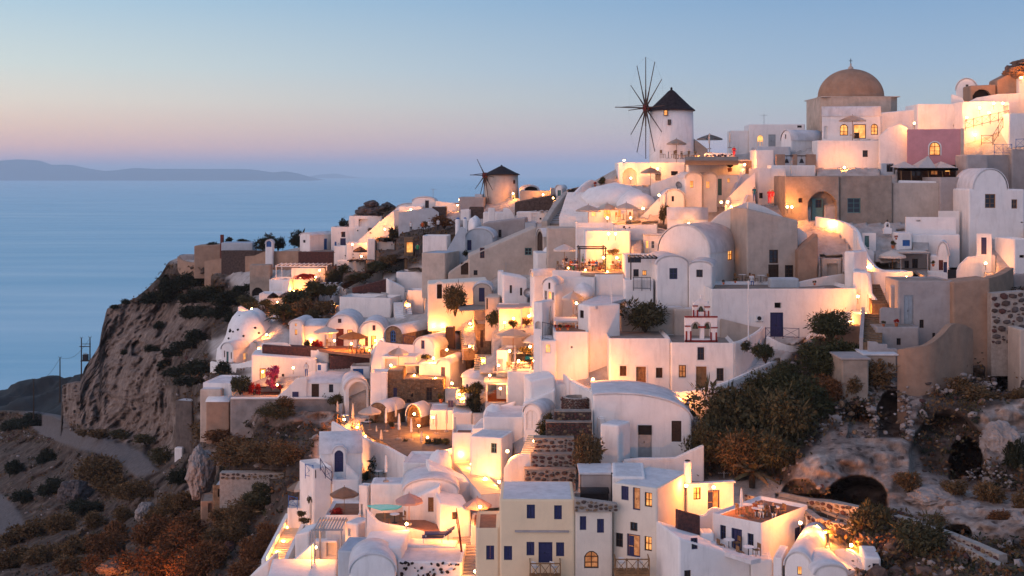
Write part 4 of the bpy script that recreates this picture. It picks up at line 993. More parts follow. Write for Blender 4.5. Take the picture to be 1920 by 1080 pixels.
railing([(1660,860),(1740,720)], 'dark stair railing climbing to the crest', 'iron', 1.1, d=156)
railing([(1555,865),(1650,865)], 'dark railing at the foot of the crest stair', 'iron', 1.0, d=155.5)
railing([(1665,950),(1815,950)], 'blue crossed railing above the grey flank wall', 'brightblue', 1.1, d=154.6)
railing([(1850,900),(1925,895)], 'blue gate railing at the edge of the picture', 'brightblue', 1.0, d=153.8)
def crest_rock():
 for i, (x, y, w, h_, d, lb) in enumerate([(1850,245,190,120,166.5,'jagged rust-brown rock crest above the cane shelter'),(1900,175,120,60,166.5,'loose brown boulder on top of the rock crest')]):
  bm = bmesh.new(); bmesh.ops.create_icosphere(bm, subdivisions=4, radius=1); s = cs(1)/F*d
  for v in bm.verts: v.co *= 1+.35*noise.fractal(v.co*1.7+Vector((i*9,3,1)), .7, 2, 4); v.co = Vector((v.co.x*w/2*s, v.co.y*2.2, v.co.z*h_/2*s))
  tag(part('rock', bm, 'rockbrown', None, PT(cx(x), cyy(y), d)), lb, 'rock')
mat('rockbrown', (.22,.13,.09), .95, .3, 1.2, .9, 5, col2=(.07,.045,.035))
mat('rockgrey', (.14,.11,.10), .95, .3, 1.2, .9, 5, col2=(.05,.04,.04))
crest_rock()
umbrella(450,622,235,'white parasol on the balcony before the domed church','canvas_white', d=161, hgt=2.5)
lamp(980,690,600,'glaring wall lamp above the roof corner of the pink house', d=159.5, fwd=.5)
for i,(x,y,w) in enumerate([(1430,640,260),(1540,560,200),(1660,520,300),(1740,520,220),(1620,600,140)]):
 lamp(x,y,w,['floodlight at the low end of the crest terrace','second floodlight along the crest terrace','floodlight under the broken rock crest','floodlight nearest the crest railing','floodlight low on the crest terrace wall'][i], d=158.6, fwd=.6, warm=2)
lamp(1895,300,500,'wall lamp under the broken rock at the picture edge', d=163.5)
lamp(380,1070,420,'lamp at the foot of the tall peach-lit base wall', d=158.6)
lamp(1500,790,160,'small lamp at the edge of the balcony terrace', d=160)
# bell arch beside the church
crop('D')
def bell_arch():
 d = 158; b = PT(cx(0), cyy(75), d); s = cs(1)/F*d; o = empty('bell_arch', 'row of brick bell posts with two hanging bells', 'bell arch', b)
 for x0, x1 in ((-18,50),(118,146),(220,292)):
  part('post', boxbm(x0*s, x1*s, 0, .7, -.2, 78*s), 'ochre', o); part('post_cap', boxbm(x0*s-.08, x1*s+.08, -.08, .78, -.28, -.203), 'beige', o)
 part('beam', boxbm(50*s, 220*s, .25, .45, 62*s, 70*s), 'darkwood', o)
 for x in (68, 185):
  bm = bmesh.new(); lathe(bm, [(.30,0),(.27,.08),(.20,.25),(.16,.42),(.08,.5),(0,.52)], 14); q = part('bell', bm, 'iron', o, (x*s, .35, 10*s)); bm = bmesh.new(); tube(bm, (0,0,.5), (0,0,52*s), .02); part('strap', bm, 'iron', q)
bell_arch()
house('lit_plinth', 'orange-lit plaster wall below the bell posts', 'house', -60, 290, None, 260, 78, 0, 2.5, m='white', d=157.6, par=.12)
lamp(35,235,260,'lamp hidden behind the antenna below the bells', d=156.2)
def antenna(x, yb, yt, d, label):
 b = PT(cx(x), cyy(yb), d); hh = (cyy(yb)-cyy(yt))/F*d; o = empty('antenna', label, 'antenna', b); bm = bmesh.new(); tube(bm, (0,0,-.3), (0,0,hh), .035); part('mast', bm, 'metal', o)
 bm = bmesh.new(); tube(bm, (-.5,0,hh*.85), (.5,0,hh*.85), .02)
 for k in range(6): tube(bm, (-.45+.18*k,-.25,hh*.85), (-.45+.18*k,.25,hh*.85), .012, n=4)
 part('dipole', bm, 'metal', o)
antenna(95, 160, 20, 157, 'tall thin antenna beside the hanging bells')
# brown concrete house
house('concrete_house', 'weathered brown concrete house with deep arched porch', 'house', 50, 478, None, 520, 162, 1, 7, m='concrete', rm='paving', wins=[('L',228,288,455,520,'nwa'),('L',155,340,188,375,'wk')], d=148.5, par=.2, rec=.55)
house('porch_door', 'green door with dark window set back in the arched concrete porch', 'door', 262, 345, None, 518, 345, 0, .2, 'none', m='tealpaint', d=149.6, tops=(0,0), wins=[('L',288,352,340,415,'wk')], bev=0)
house('concrete_house', 'square brown concrete block with one large green-framed window', 'house', 480, 892, None, 545, 160, -2, 7, m='concrete', rm='paving', wins=[('L',538,340,642,456,'wt')], d=149, par=.15)
house('retaining_block', 'stained beige retaining wall under the awning terrace', 'house', 892, 1262, None, 540, 216, 0, 4, m='beige', d=149.5, par=.1)
house('retaining_block', 'dark grey retaining wall under the pink house corner', 'house', 1262, 1485, None, 560, 172, -6, 5, m='greywall', d=149.6, par=.1)
house('retaining_block', 'tall brown shaded wall behind the large white vaulted house', 'house', 1470, 1640, None, 640, 0, 0, 4, m='greywall', d=151.5, par=0)
lamp(103,410,420,'globe lamp on the corner of the concrete house', d=147.4)
lamp(413,548,420,'globe lamp at the head of the narrow lit stairs', d=145.8)
# awning terrace
def awning():
 d = 153; s = cs(1)/F*d; b = PT(cx(960), cyy(212), d); o = empty('awning', 'large white cloth awning on posts before the pink house', 'awning', b)
 for x in (0, 80, 218, 330): bm = bmesh.new(); tube(bm, (x*s,0,-.3), (x*s*.96+.02,.1,118*s), .06); part('post', bm, 'wood', o)
 bm = bmesh.new(); n = 9
 for j, (x0, x1, xm) in enumerate(((-45,110,40),(110,255,185),(255,425,330))):
  a = [bm.verts.new(((x0)*s, -.9, (108)*s)), bm.verts.new((x1*s, -.9, 108*s)), bm.verts.new((x1*s, 2.2, 122*s)), bm.verts.new((x0*s, 2.2, 118*s))]; t = bm.verts.new((xm*s if j != 1 else 230*s, .9, (205 if j == 1 else 160)*s))
  for k in range(4): bm.faces.new((a[k], a[(k+1)%4], t))
  lo = [bm.verts.new(v.co-Vector((0,0,.32))) for v in a[:2]]; bm.faces.new((a[0], a[1], lo[1], lo[0]))
 bmesh.ops.solidify(bm, geom=bm.faces[:], thickness=.03); part('cloth', bm, 'canvas_white', o)
awning()
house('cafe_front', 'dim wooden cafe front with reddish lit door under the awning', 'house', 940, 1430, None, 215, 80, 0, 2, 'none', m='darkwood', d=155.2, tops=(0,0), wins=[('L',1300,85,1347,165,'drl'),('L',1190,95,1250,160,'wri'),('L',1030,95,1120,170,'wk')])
wall('parapet', 'low white parapet of the awning terrace', 'wall', [(940,200,220),(1240,208,225),(1262,180,225)], d=150.2, smooth=False, t=.25)
house('grille_kiosk', 'small dark kiosk with iron grille beside the awning', 'house', 800, 905, None, 165, 62, 0, 1.6, m='bluegrey', d=156, wins=[('L',845,70,905,135,'wk')])
# large white vaulted house at the right edge
house('vaulted_house', 'tall white house with rounded gable and brown windows at the picture edge', 'house', 1488, 1925, None, 665, 270, 2, 7, 'vd', 158, wins=[('L',1615,308,1697,417,'wo'),('L',1822,350,1867,422,'wo'),('L',1895,525,1918,535,'ow')], d=143.5, arc=(.30,.92))
house('gate_house', 'little white gatehouse with arched top and blue door on the curved lane', 'house', 1548, 1668, 1850, 785, 618, 18, 4, wins=[('L',1585,648,1627,780,'db')], d=138.5)
wall('garden_wall', 'white lane wall glowing above the curved brown rampart', 'wall', [(1360,985,985),(1420,860,985),(1480,800,985),(1600,790,960),(1700,785,900)], d=138.8, t=.4, smooth=False)
lamp(1620,850,230,'lamp lying low on the curved lane by the gatehouse', d=137.2, fwd=.2)
house('white_house', 'plain white block with shadowed base at the edge of the picture', 'house', 1845, 1990, None, 930, 655, -3, 5, d=135.5, wins=[('L',1885,785,1930,808,'ok')])
house('grey_plinth', 'grey plinth under the plain block at the picture edge', 'house', 1838, 1995, None, 1040, 932, -3, 4, m='greywall', d=135.2, par=0)
house('white_house', 'wide low white house with rounded roof edge below the beige retaining wall', 'house', 995, 1390, 1452, 670, 488, 6, 5, d=143, par=.1, wins=[('L',1078,510,1112,524,'ok')])
house('white_house', 'small white upper storey set against the grey retaining wall', 'house', 1250, 1415, 1455, 520, 440, 12, 4, d=146, par=.1)
house('white_house', 'narrow white lower ledge in front of the wide low house', 'house', 1040, 1420, None, 672, 622, 4, 1.6, d=142, par=.05)
house('white_house', 'small white house with grey roof, dark door and a belfry', 'house', 655, 762, 925, 755, 612, 14, 4, wins=[('L',673,635,708,748,'dt')], rm='white_roof', par=.1, d=141)
house('white_house', 'bluish white annex with small blue window and red flower pot', 'house', 925, 1045, None, 742, 605, 0, 3.5, wins=[('L',970,668,1028,715,'ss')], d=141.5, par=.1)
def small_belfry(xb, yb, hpx, d, label):
 s = cs(1)/F*d; b = PT(cx(xb), cyy(yb), d); o = empty('belfry', label, 'belfry', b); w = hpx*.55*s; hh = hpx*s; bm = bmesh.new()
 box(bm, -w*.8, w*.8, 0, .5, -.3, hh*.3); ring_prism(bm, [(-w/2+u*w/1.0, hh*.3+z) for u, z in arch_prof(1.0, hh*.7, .0001)] if 0 else [(u-w/2, z+hh*.3) for u, z in arch_prof(w, hh*.7, 1.0)], [(u-w/2, z+hh*.3) for u, z in arch_prof(w, hh*.7, 1.0, w*.2)], .08, .42)
 part('arch', bm, 'white', o); bm = bmesh.new(); lathe(bm, [(w*.22,hh*.5),(w*.12,hh*.68),(0,hh*.72)], 10); part('bell', bm, 'iron', o, (0,.25,0))
 bm = bmesh.new(); box(bm, -.03,.03,.2,.28,hh,hh*1.3); box(bm, -.14,.14,.21,.27,hh*1.15,hh*1.2); part('cross', bm, 'iron', o)
small_belfry(855, 598, 70, 143, 'tiny white belfry on the grey roof of the small house')
wall('stair_wall', 'white glowing parapet curving down beside the narrow lit stairs', 'wall', [(285,482,560,146),(450,510,600,145),(590,580,760,141),(640,720,850,138),(735,870,960,136),(850,908,1080,134.5),(1050,915,1080,134)], t=.45)
wall('garden_wall', 'white wall sloping under the belfry house into the lit stair', 'wall', [(585,582,760),(640,650,800),(700,740,870),(750,760,890)], d=140, smooth=False, t=.3)
railing([(665,785),(742,785)], 'little white balustrade under the dark door', 'whitepaint', .8, d=140.3)
house('parapet_block', 'broad white parapet block with lamp at the foot of the lit stairs', 'house', 745, 1050, None, 1080, 912, 0, 3, d=134, par=.25)
lamp(1000,960,200,'lamp on the inner side of the broad white parapet block', d=133.2, fwd=.2)
def thatch_parasol(x, y, w, d, label, hgt=2.3, m='canvas'):
 b = PT(cx(x), cyy(y), d); r = cs(w)/2/F*d; b.z -= hgt; o = empty('thatched_parasol', label, 'parasol', b); bm = bmesh.new(); lathe(bm, [(0,hgt),(r*.5,hgt-.25),(r,hgt-.62),(r*1.02,hgt-.85),(r*.95,hgt-.62),(r*.4,hgt-.3),(0,hgt-.1)], 20); part('canopy', bm, m, o)
 bm = bmesh.new(); tube(bm, (0,0,-.8), (0,0,hgt), .05); part('pole', bm, 'wood', o)
thatch_parasol(890, 745, 205, 138.5, 'fringed cream parasol below the belfry house', m='canvas')
floor('terrace_floor', 'shaded courtyard terrace under the fringed parasol', [(755,905),(1060,905),(1160,960),(1160,860),(800,850)], d=138, m='paving')
pergola(955, 1165, 775, 965, 4.2, 'grey cloth canopy over the dark courtyard', 'metal', solid='canvas', d=138)
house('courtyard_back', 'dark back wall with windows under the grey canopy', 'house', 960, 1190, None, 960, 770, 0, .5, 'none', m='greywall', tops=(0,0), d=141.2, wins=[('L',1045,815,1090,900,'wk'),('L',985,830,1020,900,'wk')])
house('vaulted_house', 'small white vaulted house with red shutters on the courtyard', 'house', 1185, 1330, 1545, 930, 790, 20, 5, 'vd', 105, wins=[('L',1253,825,1287,905,'sr'),('L',1290,840,1320,925,'db')], d=139, arc=(0.0,.62))
wall('garden_wall', 'low white front wall of the courtyard with flower box', 'wall', [(1165,905,985),(1250,915,985),(1325,925,985)], d=136.6, smooth=False, t=.3)
pot(1210,875,'planter with greenery on the courtyard wall', 12, d=136.8)
pot(895,735,'leafy pot on the roof edge behind the fringed parasol', 16, d=139)
pot(920,665,'red flower pot on the ledge of the bluish annex', 9, 'flower_red', d=140.6)
wall('garden_wall', 'dark iron-gated gap wall beside the striped light', 'wall', [(1325,900,985),(1390,900,985)], 'iron', t=.1, d=136.9, smooth=False)
# ================================================================ below the large windmill
crop('C')
house('white_house', 'white house with lit arched porch under the large windmill', 'house', 515, 1065, None, 300, 102, 0, 5, wins=[('L',555,152,672,300,'nwa'),('L',822,200,872,255,'nw'),('L',950,178,1007,213,'wk')], d=164.5, par=.3, rec=.5)
house('porch_back', 'lit back wall with wooden doors inside the arched porch', 'house', 560, 668, None, 300, 160, 0, .2, 'none', m='white', d=166.2, tops=(0,0), wins=[('L',605,195,640,270,'wo'),('L',650,195,672,275,'wo')])
house('white_house', 'white lower wing with curved top between windmill house and dotted wall', 'house', 1065, 1240, None, 200, 104, -4, 5, d=165, par=.1)
wall('dotted_wall', 'white dotted terrace wall with blue writing beside the windmill', 'wall', [(1222,30,110),(1330,28,110),(1470,32,110)], d=164, t=.3, smooth=False)
def dots(x0, x1, y0, y1, n, d, label, seed, m='darkwood', r=.09):
 rnd = random.Random(seed); b = PT(cx((x0+x1)/2), cyy((y0+y1)/2), d)
 o = empty('wall_stone', label, 'stones', b)
 bm0 = bmesh.new(); bmesh.ops.create_icosphere(bm0, subdivisions=1, radius=1); me = me_from(bm0, m)
 for i in range(n):
  p = PT(cx(rnd.uniform(x0, x1)), cyy(rnd.uniform(y0, y1)), d)-b; q = bpy.data.objects.new('stone', me); COL.objects.link(q); q.parent = o; q.location = p; k = r*rnd.uniform(.6, 1.5); q.scale = (k*1.3, .05, k); q.rotation_euler = (0, rnd.uniform(-1, 1), 0)
dots(1335,1460,38,100,26,163.98,'dark stones set in the white wall beside the windmill',4)
dots(1230,1325,45,75,30,163.98,'blue scribbled pattern painted on the white wall by the windmill',5,'bluepaint',.08)
floor('terrace_floor', 'windmill cafe terrace behind the dotted wall', [(1065,108),(1240,108),(1500,112),(1500,60),(1065,60)], z=(HZ-305)/F*164, m='paving')
umbrella(782,146,172,'cream parasol before the lit arched porch', d=162.5, hgt=2.6)
umbrella(1097,22,190,'wide cream parasol at the foot of the large windmill', d=163, hgt=2.4)
crop('A')
umbrella(712,885,180,'upper cream parasol against the windmill tower', d=166.5, hgt=2.3)
umbrella(1010,830,240,'broad white parasol behind the folded one beside the windmill', 'canvas_white', d=171, hgt=2.4)
closed_parasol(1008,815,955,'folded parasol in front of the broad white parasol', d=169)
closed_parasol(1192,805,945,'folded cream parasol against the crest house', d=169)
for i, (x, y) in enumerate([(640,1040),(760,1045),(820,1048)]): dining(x, y, ['at the dark door of the windmill','below the windmill parasols','beside the windmill annex'][i], z=(HZ-cyy(1062))/F*166)
person(1230,1050,'person in red standing at the end of the dotted wall','cloth_red','cloth_red', d=163)
lamp(945,1068,260,'lamp at the low wall before the windmill annex', d=162.6)
lamp(240,1060,120,'small lamp on the roof edge of the arched porch house', d=164)
crop('C')
lamp(840,160,320,'bright lamp on the porch wall behind its cream parasol', d=163.6)
lamp(1180,118,320,'lamp under the parasol on the windmill terrace edge', d=162.8)
lamp(1552,125,300,'orange lamp below the crest lane beside the stairs', d=161)
lamp(1598,200,200,'small lamp where the crest stairs begin', d=160)
lamp(622,235,200,'lamp inside the lit arched porch', d=164.6, fwd=.5)
house('plain_block', 'white plastered stack rising beside the crest stairs', 'house', 1640, 1790, None, 310, 0, 0, 4, m='white', d=160.5)
house('awning_block', 'brown awning roof above the orange lamp', 'awning', 1490, 1640, None, 160, 95, 0, 3, 'slab', m='ochre', rm='canvas', d=163.2, par=0)
stairs('stairs', 'lit white stairs climbing to the crest lane', 1470, 490, 1600, 200, 1.6, 22, 'white', db=151, dt=160, side='lr')
for x, y, l in [(1360,432,'left of the twin lamps at the foot of the crest stairs'),(1412,430,'second of the twin lamps at the foot of the crest stairs'),(1442,470,'lowest lamp by the white gate of the crest stairs')]: lamp(x, y, 170, l, d=150.5)
wall('garden_wall', 'rising white stair wall behind the twin lamps', 'wall', [(1395,420,500),(1480,330,470),(1560,250,400),(1640,185,330)], d=153, smooth=False, t=.3)
house('white_house', 'lit white block behind the two people on the crest lane', 'house', 1660, 1890, None, 460, 150, -6, 4, d=156, wins=[('L',1640,355,1700,400,'wk'),('L',1780,335,1870,365,'nw')])
person(1630,425,'person in teal standing on the lane above the white ramp','cloth_teal','cloth_blue', d=148.5)
person(1752,445,'person in red dress walking on the lane','cloth_red','cloth_red', d=149)
person(1776,445,'person in red with bare legs beside the red dress','cloth_red','skin', d=149.2)
lamp(1900,470,240,'lamp on the lane behind the two people in red', d=148)
# white vaulted houses left of the stairs
house('white_house', 'white house with bowed gable and lit narrow window above the dish', 'house', 1065, 1208, None, 465, 238, -6, 5, 'vd', 50, wins=[('L',1105,258,1133,314,'wol')], d=155)
house('white_house', 'white house with second bowed gable and lit window', 'house', 1210, 1330, None, 420, 230, -3, 5, 'vd', 38, wins=[('L',1235,260,1268,320,'wyl')], d=156)
house('white_house', 'white flat house with grey-green door beside the crest stairs', 'house', 1322, 1500, None, 412, 205, 3, 5, wins=[('L',1327,240,1365,375,'dt'),('L',1410,237,1430,271,'wol')], d=157, par=.15)
house('white_house', 'white rounded terrace block under the windmill wall', 'house', 1090, 1560, None, 215, 112, 2, 4, d=161.5, par=.1)
pot(1430,185,'dark spiky agave on the white rounded terrace', 20, 'leaf_dark', d=160.5)
wall('garden_wall', 'long sloping white wall from arched porch down to the dish', 'wall', [(785,290,390),(900,245,390),(1000,205,380),(1080,190,330)], d=158.5, smooth=False)
def dish(x, y, w, d, label, ang=.5):
 b = PT(cx(x), cyy(y), d); r = cs(w)/2/F*d; o = empty('satellite_dish', label, 'satellite dish', b)
 bm = bmesh.new(); lathe(bm, [(r*math.sin(a), r*.35*(1-math.cos(a))*2) for a in [math.pi/2*i/6 for i in range(7)]], 20); part('bowl', bm, 'metal', o, None, (R(70), 0, ang))
 bm = bmesh.new(); tube(bm, (0,.1,0), (0,.2,-r*1.8), .04); part('mast', bm, 'iron', o); bm = bmesh.new(); tube(bm, (0,0,0), (-.2,-r*.9,.1), .02); part('feed_arm', bm, 'iron', o)
dish(1003, 297, 58, 156.5, 'grey satellite dish on the white wall below the windmill')
house('small_vault', 'low white vault with tiny slit window below the dish', 'house', 890, 1062, None, 440, 395, 0, 4, 'vd', 68, wins=[('L',955,382,975,425,'wk')], d=153.5)
wall('garden_wall', 'white stair wall running down beside the lamplit corner', 'wall', [(690,560,580),(760,500,560),(830,420,520),(905,352,430)], d=152.8, smooth=False, t=.5)
lamp(853,375,300,'lamp at the bend above the terrace of three parasols', d=151.6)
lamp(722,483,90,'small lamp beside the stair wall of the three-parasol terrace', d=151)
def mound(label, x, y, w, h_, d, dep, seed, m='white', name='plaster_vault'):
 s = cs(1)/F*d; bm = bmesh.new(); bmesh.ops.create_uvsphere(bm, u_segments=28, v_segments=16, radius=1)
 for v in bm.verts:
  k = 1+.13*noise.fractal(v.co*1.6+Vector((seed,0,0)), .8, 2, 3); v.co = Vector((v.co.x*w/2*s*k, v.co.y*dep, (v.co.z if v.co.z > 0 else v.co.z*.8)*h_*s*k))
 o = empty(name, label, 'house', PT(cx(x), cyy(y), d)+Vector((0, dep, 0))); part('roof', bm, m, o, smooth=True); return o
mound('large uneven white vault roof behind the three parasols', 520, 425, 600, 140, 156, 4, 1)
mound('smaller bulging white vault behind the third parasol', 680, 470, 330, 125, 153.5, 3, 4)
house('arched_house', 'arched white front with glowing window on the three-parasol terrace', 'house', 270, 640, None, 590, 480, 0, 4, 'none', tops=(0,0), d=151.5, wins=[('L',395,482,462,560,'wwal'),('L',300,492,340,550,'wyl'),('L',520,490,540,550,'wol')])
lamp(430,560,320,'lamp at the glowing window of the three-parasol terrace', d=150, fwd=.4)
wall('garden_wall', 'tall white wavy wall beside the broad white stairs', 'wall', [(100,590,610,158),(135,480,560,159),(160,380,470,161),(240,290,380,163),(300,250,340,164),(340,262,340,165),(390,300,350,165)], t=.5)
stairs('stairs', 'broad white stairs inside the wavy wall', 190, 560, 250, 350, 4.5, 15, 'white', db=153, dt=162.5)
house('terrace_block', 'white terrace block with pots beside the arched porch', 'house', 370, 520, None, 345, 240, 0, 3, m='beige', d=164, par=.3)
shrub(385,278,70,60,'green potted shrub at the corner of the arched porch house','leaf', d=163.8)
for i,(x,l) in enumerate([(275,'first cream parasol from the wavy wall on the lit terrace'),(428,'middle cream parasol on the lit terrace'),(585,'third cream parasol on the lit terrace, nearest the stair wall')]):
 umbrella(x,[445,432,428][i],[205,180,195][i],l, d=[148.8,150,149][i], hgt=2.7)
 dining([300,440,560][i],575,['under the first cream parasol','under the middle cream parasol','under the third cream parasol'][i])
shrub(890,580,90,150,'slender flowering tree in a pot beside the vaulted hall','leaf_olive', d=148.5, name='small_tree', cat='tree')
pot(330,305,'red flowers on the beige ledge by the porch',10,'flower_red', d=163.5)
# vaulted hall
house('vaulted_hall', 'long mauve-roofed vaulted hall with arched lit niche', 'house', 920, 1250, 1335, 645, 575, 6, 6, 'vw', 95, wins=[('L',1050,565,1140,622,'nwa')], d=146.5)
lamp(1095,608,110,'lamp inside the arched niche of the vaulted hall', d=146.0, fwd=.1)
wall('ramp_wall', 'white ramp wall rising from hall roof to the lane of people', 'wall', [(1250,620,640),(1330,540,640),(1420,490,640),(1500,460,640),(1590,425,640)], d=146, smooth=True, t=.4)
house('ruin', 'large weathered ruin wall of cracked plaster with dark upper window', 'ruin', 1570, 1990, None, 1075, 590, -8, 6, 'none', m='beige', tops=(110,10), d=141, wins=[('L',1752,820,1825,930,'wk'),('L',1745,940,1830,1060,'dk'),('L',1880,945,1950,1050,'wk')])
wall('ruin_coping', 'sloping white coping wall over the weathered ruin', 'wall', [(1580,430,520),(1680,455,540),(1780,500,600),(1880,560,640),(1990,640,720),(2060,690,760)], d=142.5, t=.9)
house('ruin', 'broken brown masonry end of the weathered ruin beside the narrow stairs', 'ruin', 1985, 2150, None, 1075, 790, 4, 3, 'none', m='ochre', tops=(-40,100), d=139)
# barrel-vaulted church
house('vaulted_church', 'big white church with wide rounded gable and mauve barrel roof', 'church', 840, 1268, 1692, 1065, 850, 33, 9, 'vd', 230, wins=[('R',1415,815,1456,905,'wol'),('R',1483,912,1526,1020,'wol')], d=139)
house('white_house', 'small white house with yellow door and jutting slab roof above the cafe', 'house', 722, 870, None, 860, 700, 4, 4, 'slab', wins=[('L',742,745,768,850,'dyl'),('L',790,748,815,810,'wy')], d=146.5)
house('small_vault', 'little white vault behind the slab-roofed house', 'house', 730, 930, None, 735, 695, 5, 4, 'vd', 40, d=148.6)
# restaurant terrace and its walls
house('white_house', 'tall white wall block below the three-parasol terrace', 'house', 170, 480, None, 780, 592, 3, 5, d=148, par=.35)
house('white_house', 'white block with little round holes beside the vaulted hall', 'house', 480, 840, None, 745, 610, 0, 4, d=147.6, par=.3)
dots(560,640,630,648,5,147.58,'round dark holes in the white parapet under the stair wall',8)
house('white_house', 'pinkish white wall with two lamps over the crowded restaurant', 'house', 250, 620, None, 860, 660, 0, 4, d=145, par=.2)
for x,y,l in [(440,690,'upper wall lamp over the crowded restaurant'),(497,690,'second upper wall lamp over the crowded restaurant'),(400,885,'pendant lamp over the diners by the dark frame'),(508,885,'pendant lamp at the inner end of the diners')]: lamp(x,y,330,l,d=143.6,fwd=.5)
zr = (HZ-cyy(1000))/F*140.5
floor('terrace_floor', 'crowded restaurant terrace with diners', [(-10,985),(120,1000),(330,1012),(570,1008),(570,890),(150,870)], z=zr, m='paving')
wall('parapet', 'white parapet of the crowded restaurant terrace', 'wall', [(-20,985,1090),(120,990,1090),(330,1005,1090),(420,1015,1090),(570,1012,1090)], d=139.6, smooth=False, t=.3)
pergola(205, 415, 815, 985, 3.5, 'thin dark frame over the crowded restaurant', 'iron', slats=2, d=140.3)
rnd = random.Random(12)
cl = ['cloth_white','cloth_black','cloth_orange','cloth_blue','cloth_red','cloth_green']
for i in range(16):
 person(70+i*31+rnd.uniform(-8,8), 985+rnd.uniform(-28,6), 'diner seated among the tables of the crowded restaurant', cl[i%6], cl[(i*5+1)%6], 'sit', z=zr, rz=rnd.uniform(-2.5,2.5))['group'] = 'diners of the crowded restaurant'
for i in range(7): dining(85+i*75, 975+(i%2)*18, 'of the crowded restaurant', z=zr, n=2)
lamp(430,1000,120,'candle lamp at the parapet of the crowded restaurant', d=140.1, r=.09)
lamp(250,985,120,'table lamp among the diners', d=140.3, r=.09); lamp(110,970,120,'table lamp at the outer end of the diners', d=140.6, r=.09)
umbrella(80,765,190,'blue-white parasol at the outer end of the crowded restaurant','canvas_white', d=143, hgt=2.6)
shrub(480,850,110,45,'green hedge box on the ledge above the diners','leaf_olive', d=144)
house('white_house', 'beige barrel roof at the end of the diagonal wall house', 'house', -60, 175, None, 780, 640, 0, 4, 'none', tops=(0,0), m='beige', d=150)
# ================================================================ second windmill and the west crest
crop('E')
windmill('beige windmill with black cap and broken spars above the lit door', 866, 485, 172, 157, 150, 88, 205, 'beige', (715,185), 4.8, (-.9,-.42), 2.6, [(-50,.85),(-120,.95),(-150,1.0),(-172,1.0),(160,1.02),(128,.8),(95,.75)],
         [(970,405,.9,2.1,True,True),(979,245,.3,.6,False,False)], 'thatch')
lamp(970,350,420,'lamp over the arched door of the beige windmill', d=203, fwd=.5)
house('vaulted_house', 'small dark-mouthed vault right of the beige windmill', 'house', 1030, 1205, None, 335, 318, 0, 5, 'vd', 42, m='bluegrey', d=203, wins=[('L',1075,285,1190,330,'oka')])
house('low_house', 'low beige house with small dark windows and lamp on the west crest', 'house', 1030, 1330, None, 425, 320, 0, 4, m='beige', d=199, wins=[('L',1145,385,1175,412,'wk'),('L',1210,375,1260,412,'wk')])
lamp(1240,360,300,'lamp on the low beige house of the west crest', d=198)
house('chapel', 'tiny white chapel with pointed roof and teal door', 'church', 1350, 1408, 1452, 380, 308, 30, 3, 'vd', 32, wins=[('L',1370,320,1402,376,'dt')], d=195)
house('plain_block', 'shaded grey block beside the tiny chapel', 'house', 1308, 1350, None, 380, 298, 0, 3, m='greywall', d=196)
stairs('stairs', 'blue shaded stone stairs with pale treads between two parapets', 1365, 630, 1445, 415, 3.4, 15, 'concrete', 'white_roof', db=168, dt=184)
wall('stair_wall', 'thick beige parapet along the blue shaded stairs', 'wall', [(1280,600,640,166),(1340,500,600,172),(1410,405,520,178),(1480,330,420,184),(1560,300,360,188)], 'beige', t=.8)
house('rubble_mound', 'rounded dark rubble terrace beneath the beige windmill', 'terrace', 985, 1345, None, 512, 420, 2, 7, 'none', m='volcanic', tops=(-10,60), d=192)
house('white_wall_house', 'pale blue shaded wall with gate under the rubble terrace', 'house', 1000, 1300, None, 620, 512, 4, 4, m='white', d=186, par=.2, wins=[('L',1075,565,1095,585,'ok'),('L',1207,568,1225,585,'ok'),('L',1135,525,1190,600,'dw')])
wall('garden_wall', 'white curved buttress wall beside the gate', 'wall', [(880,480,590),(940,490,590),(985,560,595),(1000,585,600)], d=184, t=.4)
house('white_house', 'low white house with bluish roof at the foot of the beige windmill', 'house', 700, 885, None, 570, 515, 4, 4, d=190, par=.1)
house('white_pier', 'white tapering pier in front of the beige windmill', 'pier', 745, 805, None, 575, 480, 0, .8, 'none', tops=(0,0), d=187)
house('white_house', 'white vaulted house with black doorway on the west crest', 'house', 60, 272, None, 500, 420, 0, 5, 'vd', 38, wins=[('L',178,412,212,480,'wk')], d=213)
wall('garden_wall', 'long lamplit white wall west of the beige windmill', 'wall', [(270,415,520),(350,425,525),(440,440,520),(505,455,520)], d=210, smooth=False)
house('white_house', 'low white house with flat bluish roof at the west end of the lit wall', 'house', -60, 145, None, 520, 462, 0, 5, d=208, rm='roof_blue')
house('grey_block', 'grey walled yard block left of the beige windmill', 'house', 482, 708, None, 500, 378, 6, 5, m='greywall', d=204)
house('grey_block', 'small beige chimney block on the walled yard', 'house', 625, 700, None, 480, 352, 0, 3, m='bluegrey', d=207)
for x,y,l in [(487,405,'lamp high on the walled yard corner'),(470,455,'lamp at the end of the long lamplit wall'),(500,470,'lower lamp beside the walled yard'),(50,492,'lamp on the low bluish-roofed house')]: lamp(x,y,260,l,d=206,fwd=.4)
house('pier_block', 'white block below the walled yard with shaded side', 'house', 495, 578, None, 600, 490, 10, 4, d=198)
house('rubble_wall', 'dark rubble wall under the walled yard', 'wall', 575, 705, None, 580, 470, 0, 2, 'none', m='volcanic', tops=(0,0), d=199)
wall('retaining_wall', 'blue-grey shaded retaining wall on the west slope', 'wall', [(-60,520,620),(140,490,610),(240,480,605),(300,520,600)], 'bluegrey', d=200, smooth=False, t=.6)
house('stone_hut', 'small stone hut on the blue-grey retaining wall', 'house', 240, 368, None, 545, 465, 0, 3, m='volcanic', d=201, par=.1)
shrub(350,640,230,110,'rusty shrub on the slope below the lamplit wall','leaf_rust', d=194)
shrub(180,650,120,60,'small dry shrub beside the rusty one','leaf_dry', d=194)
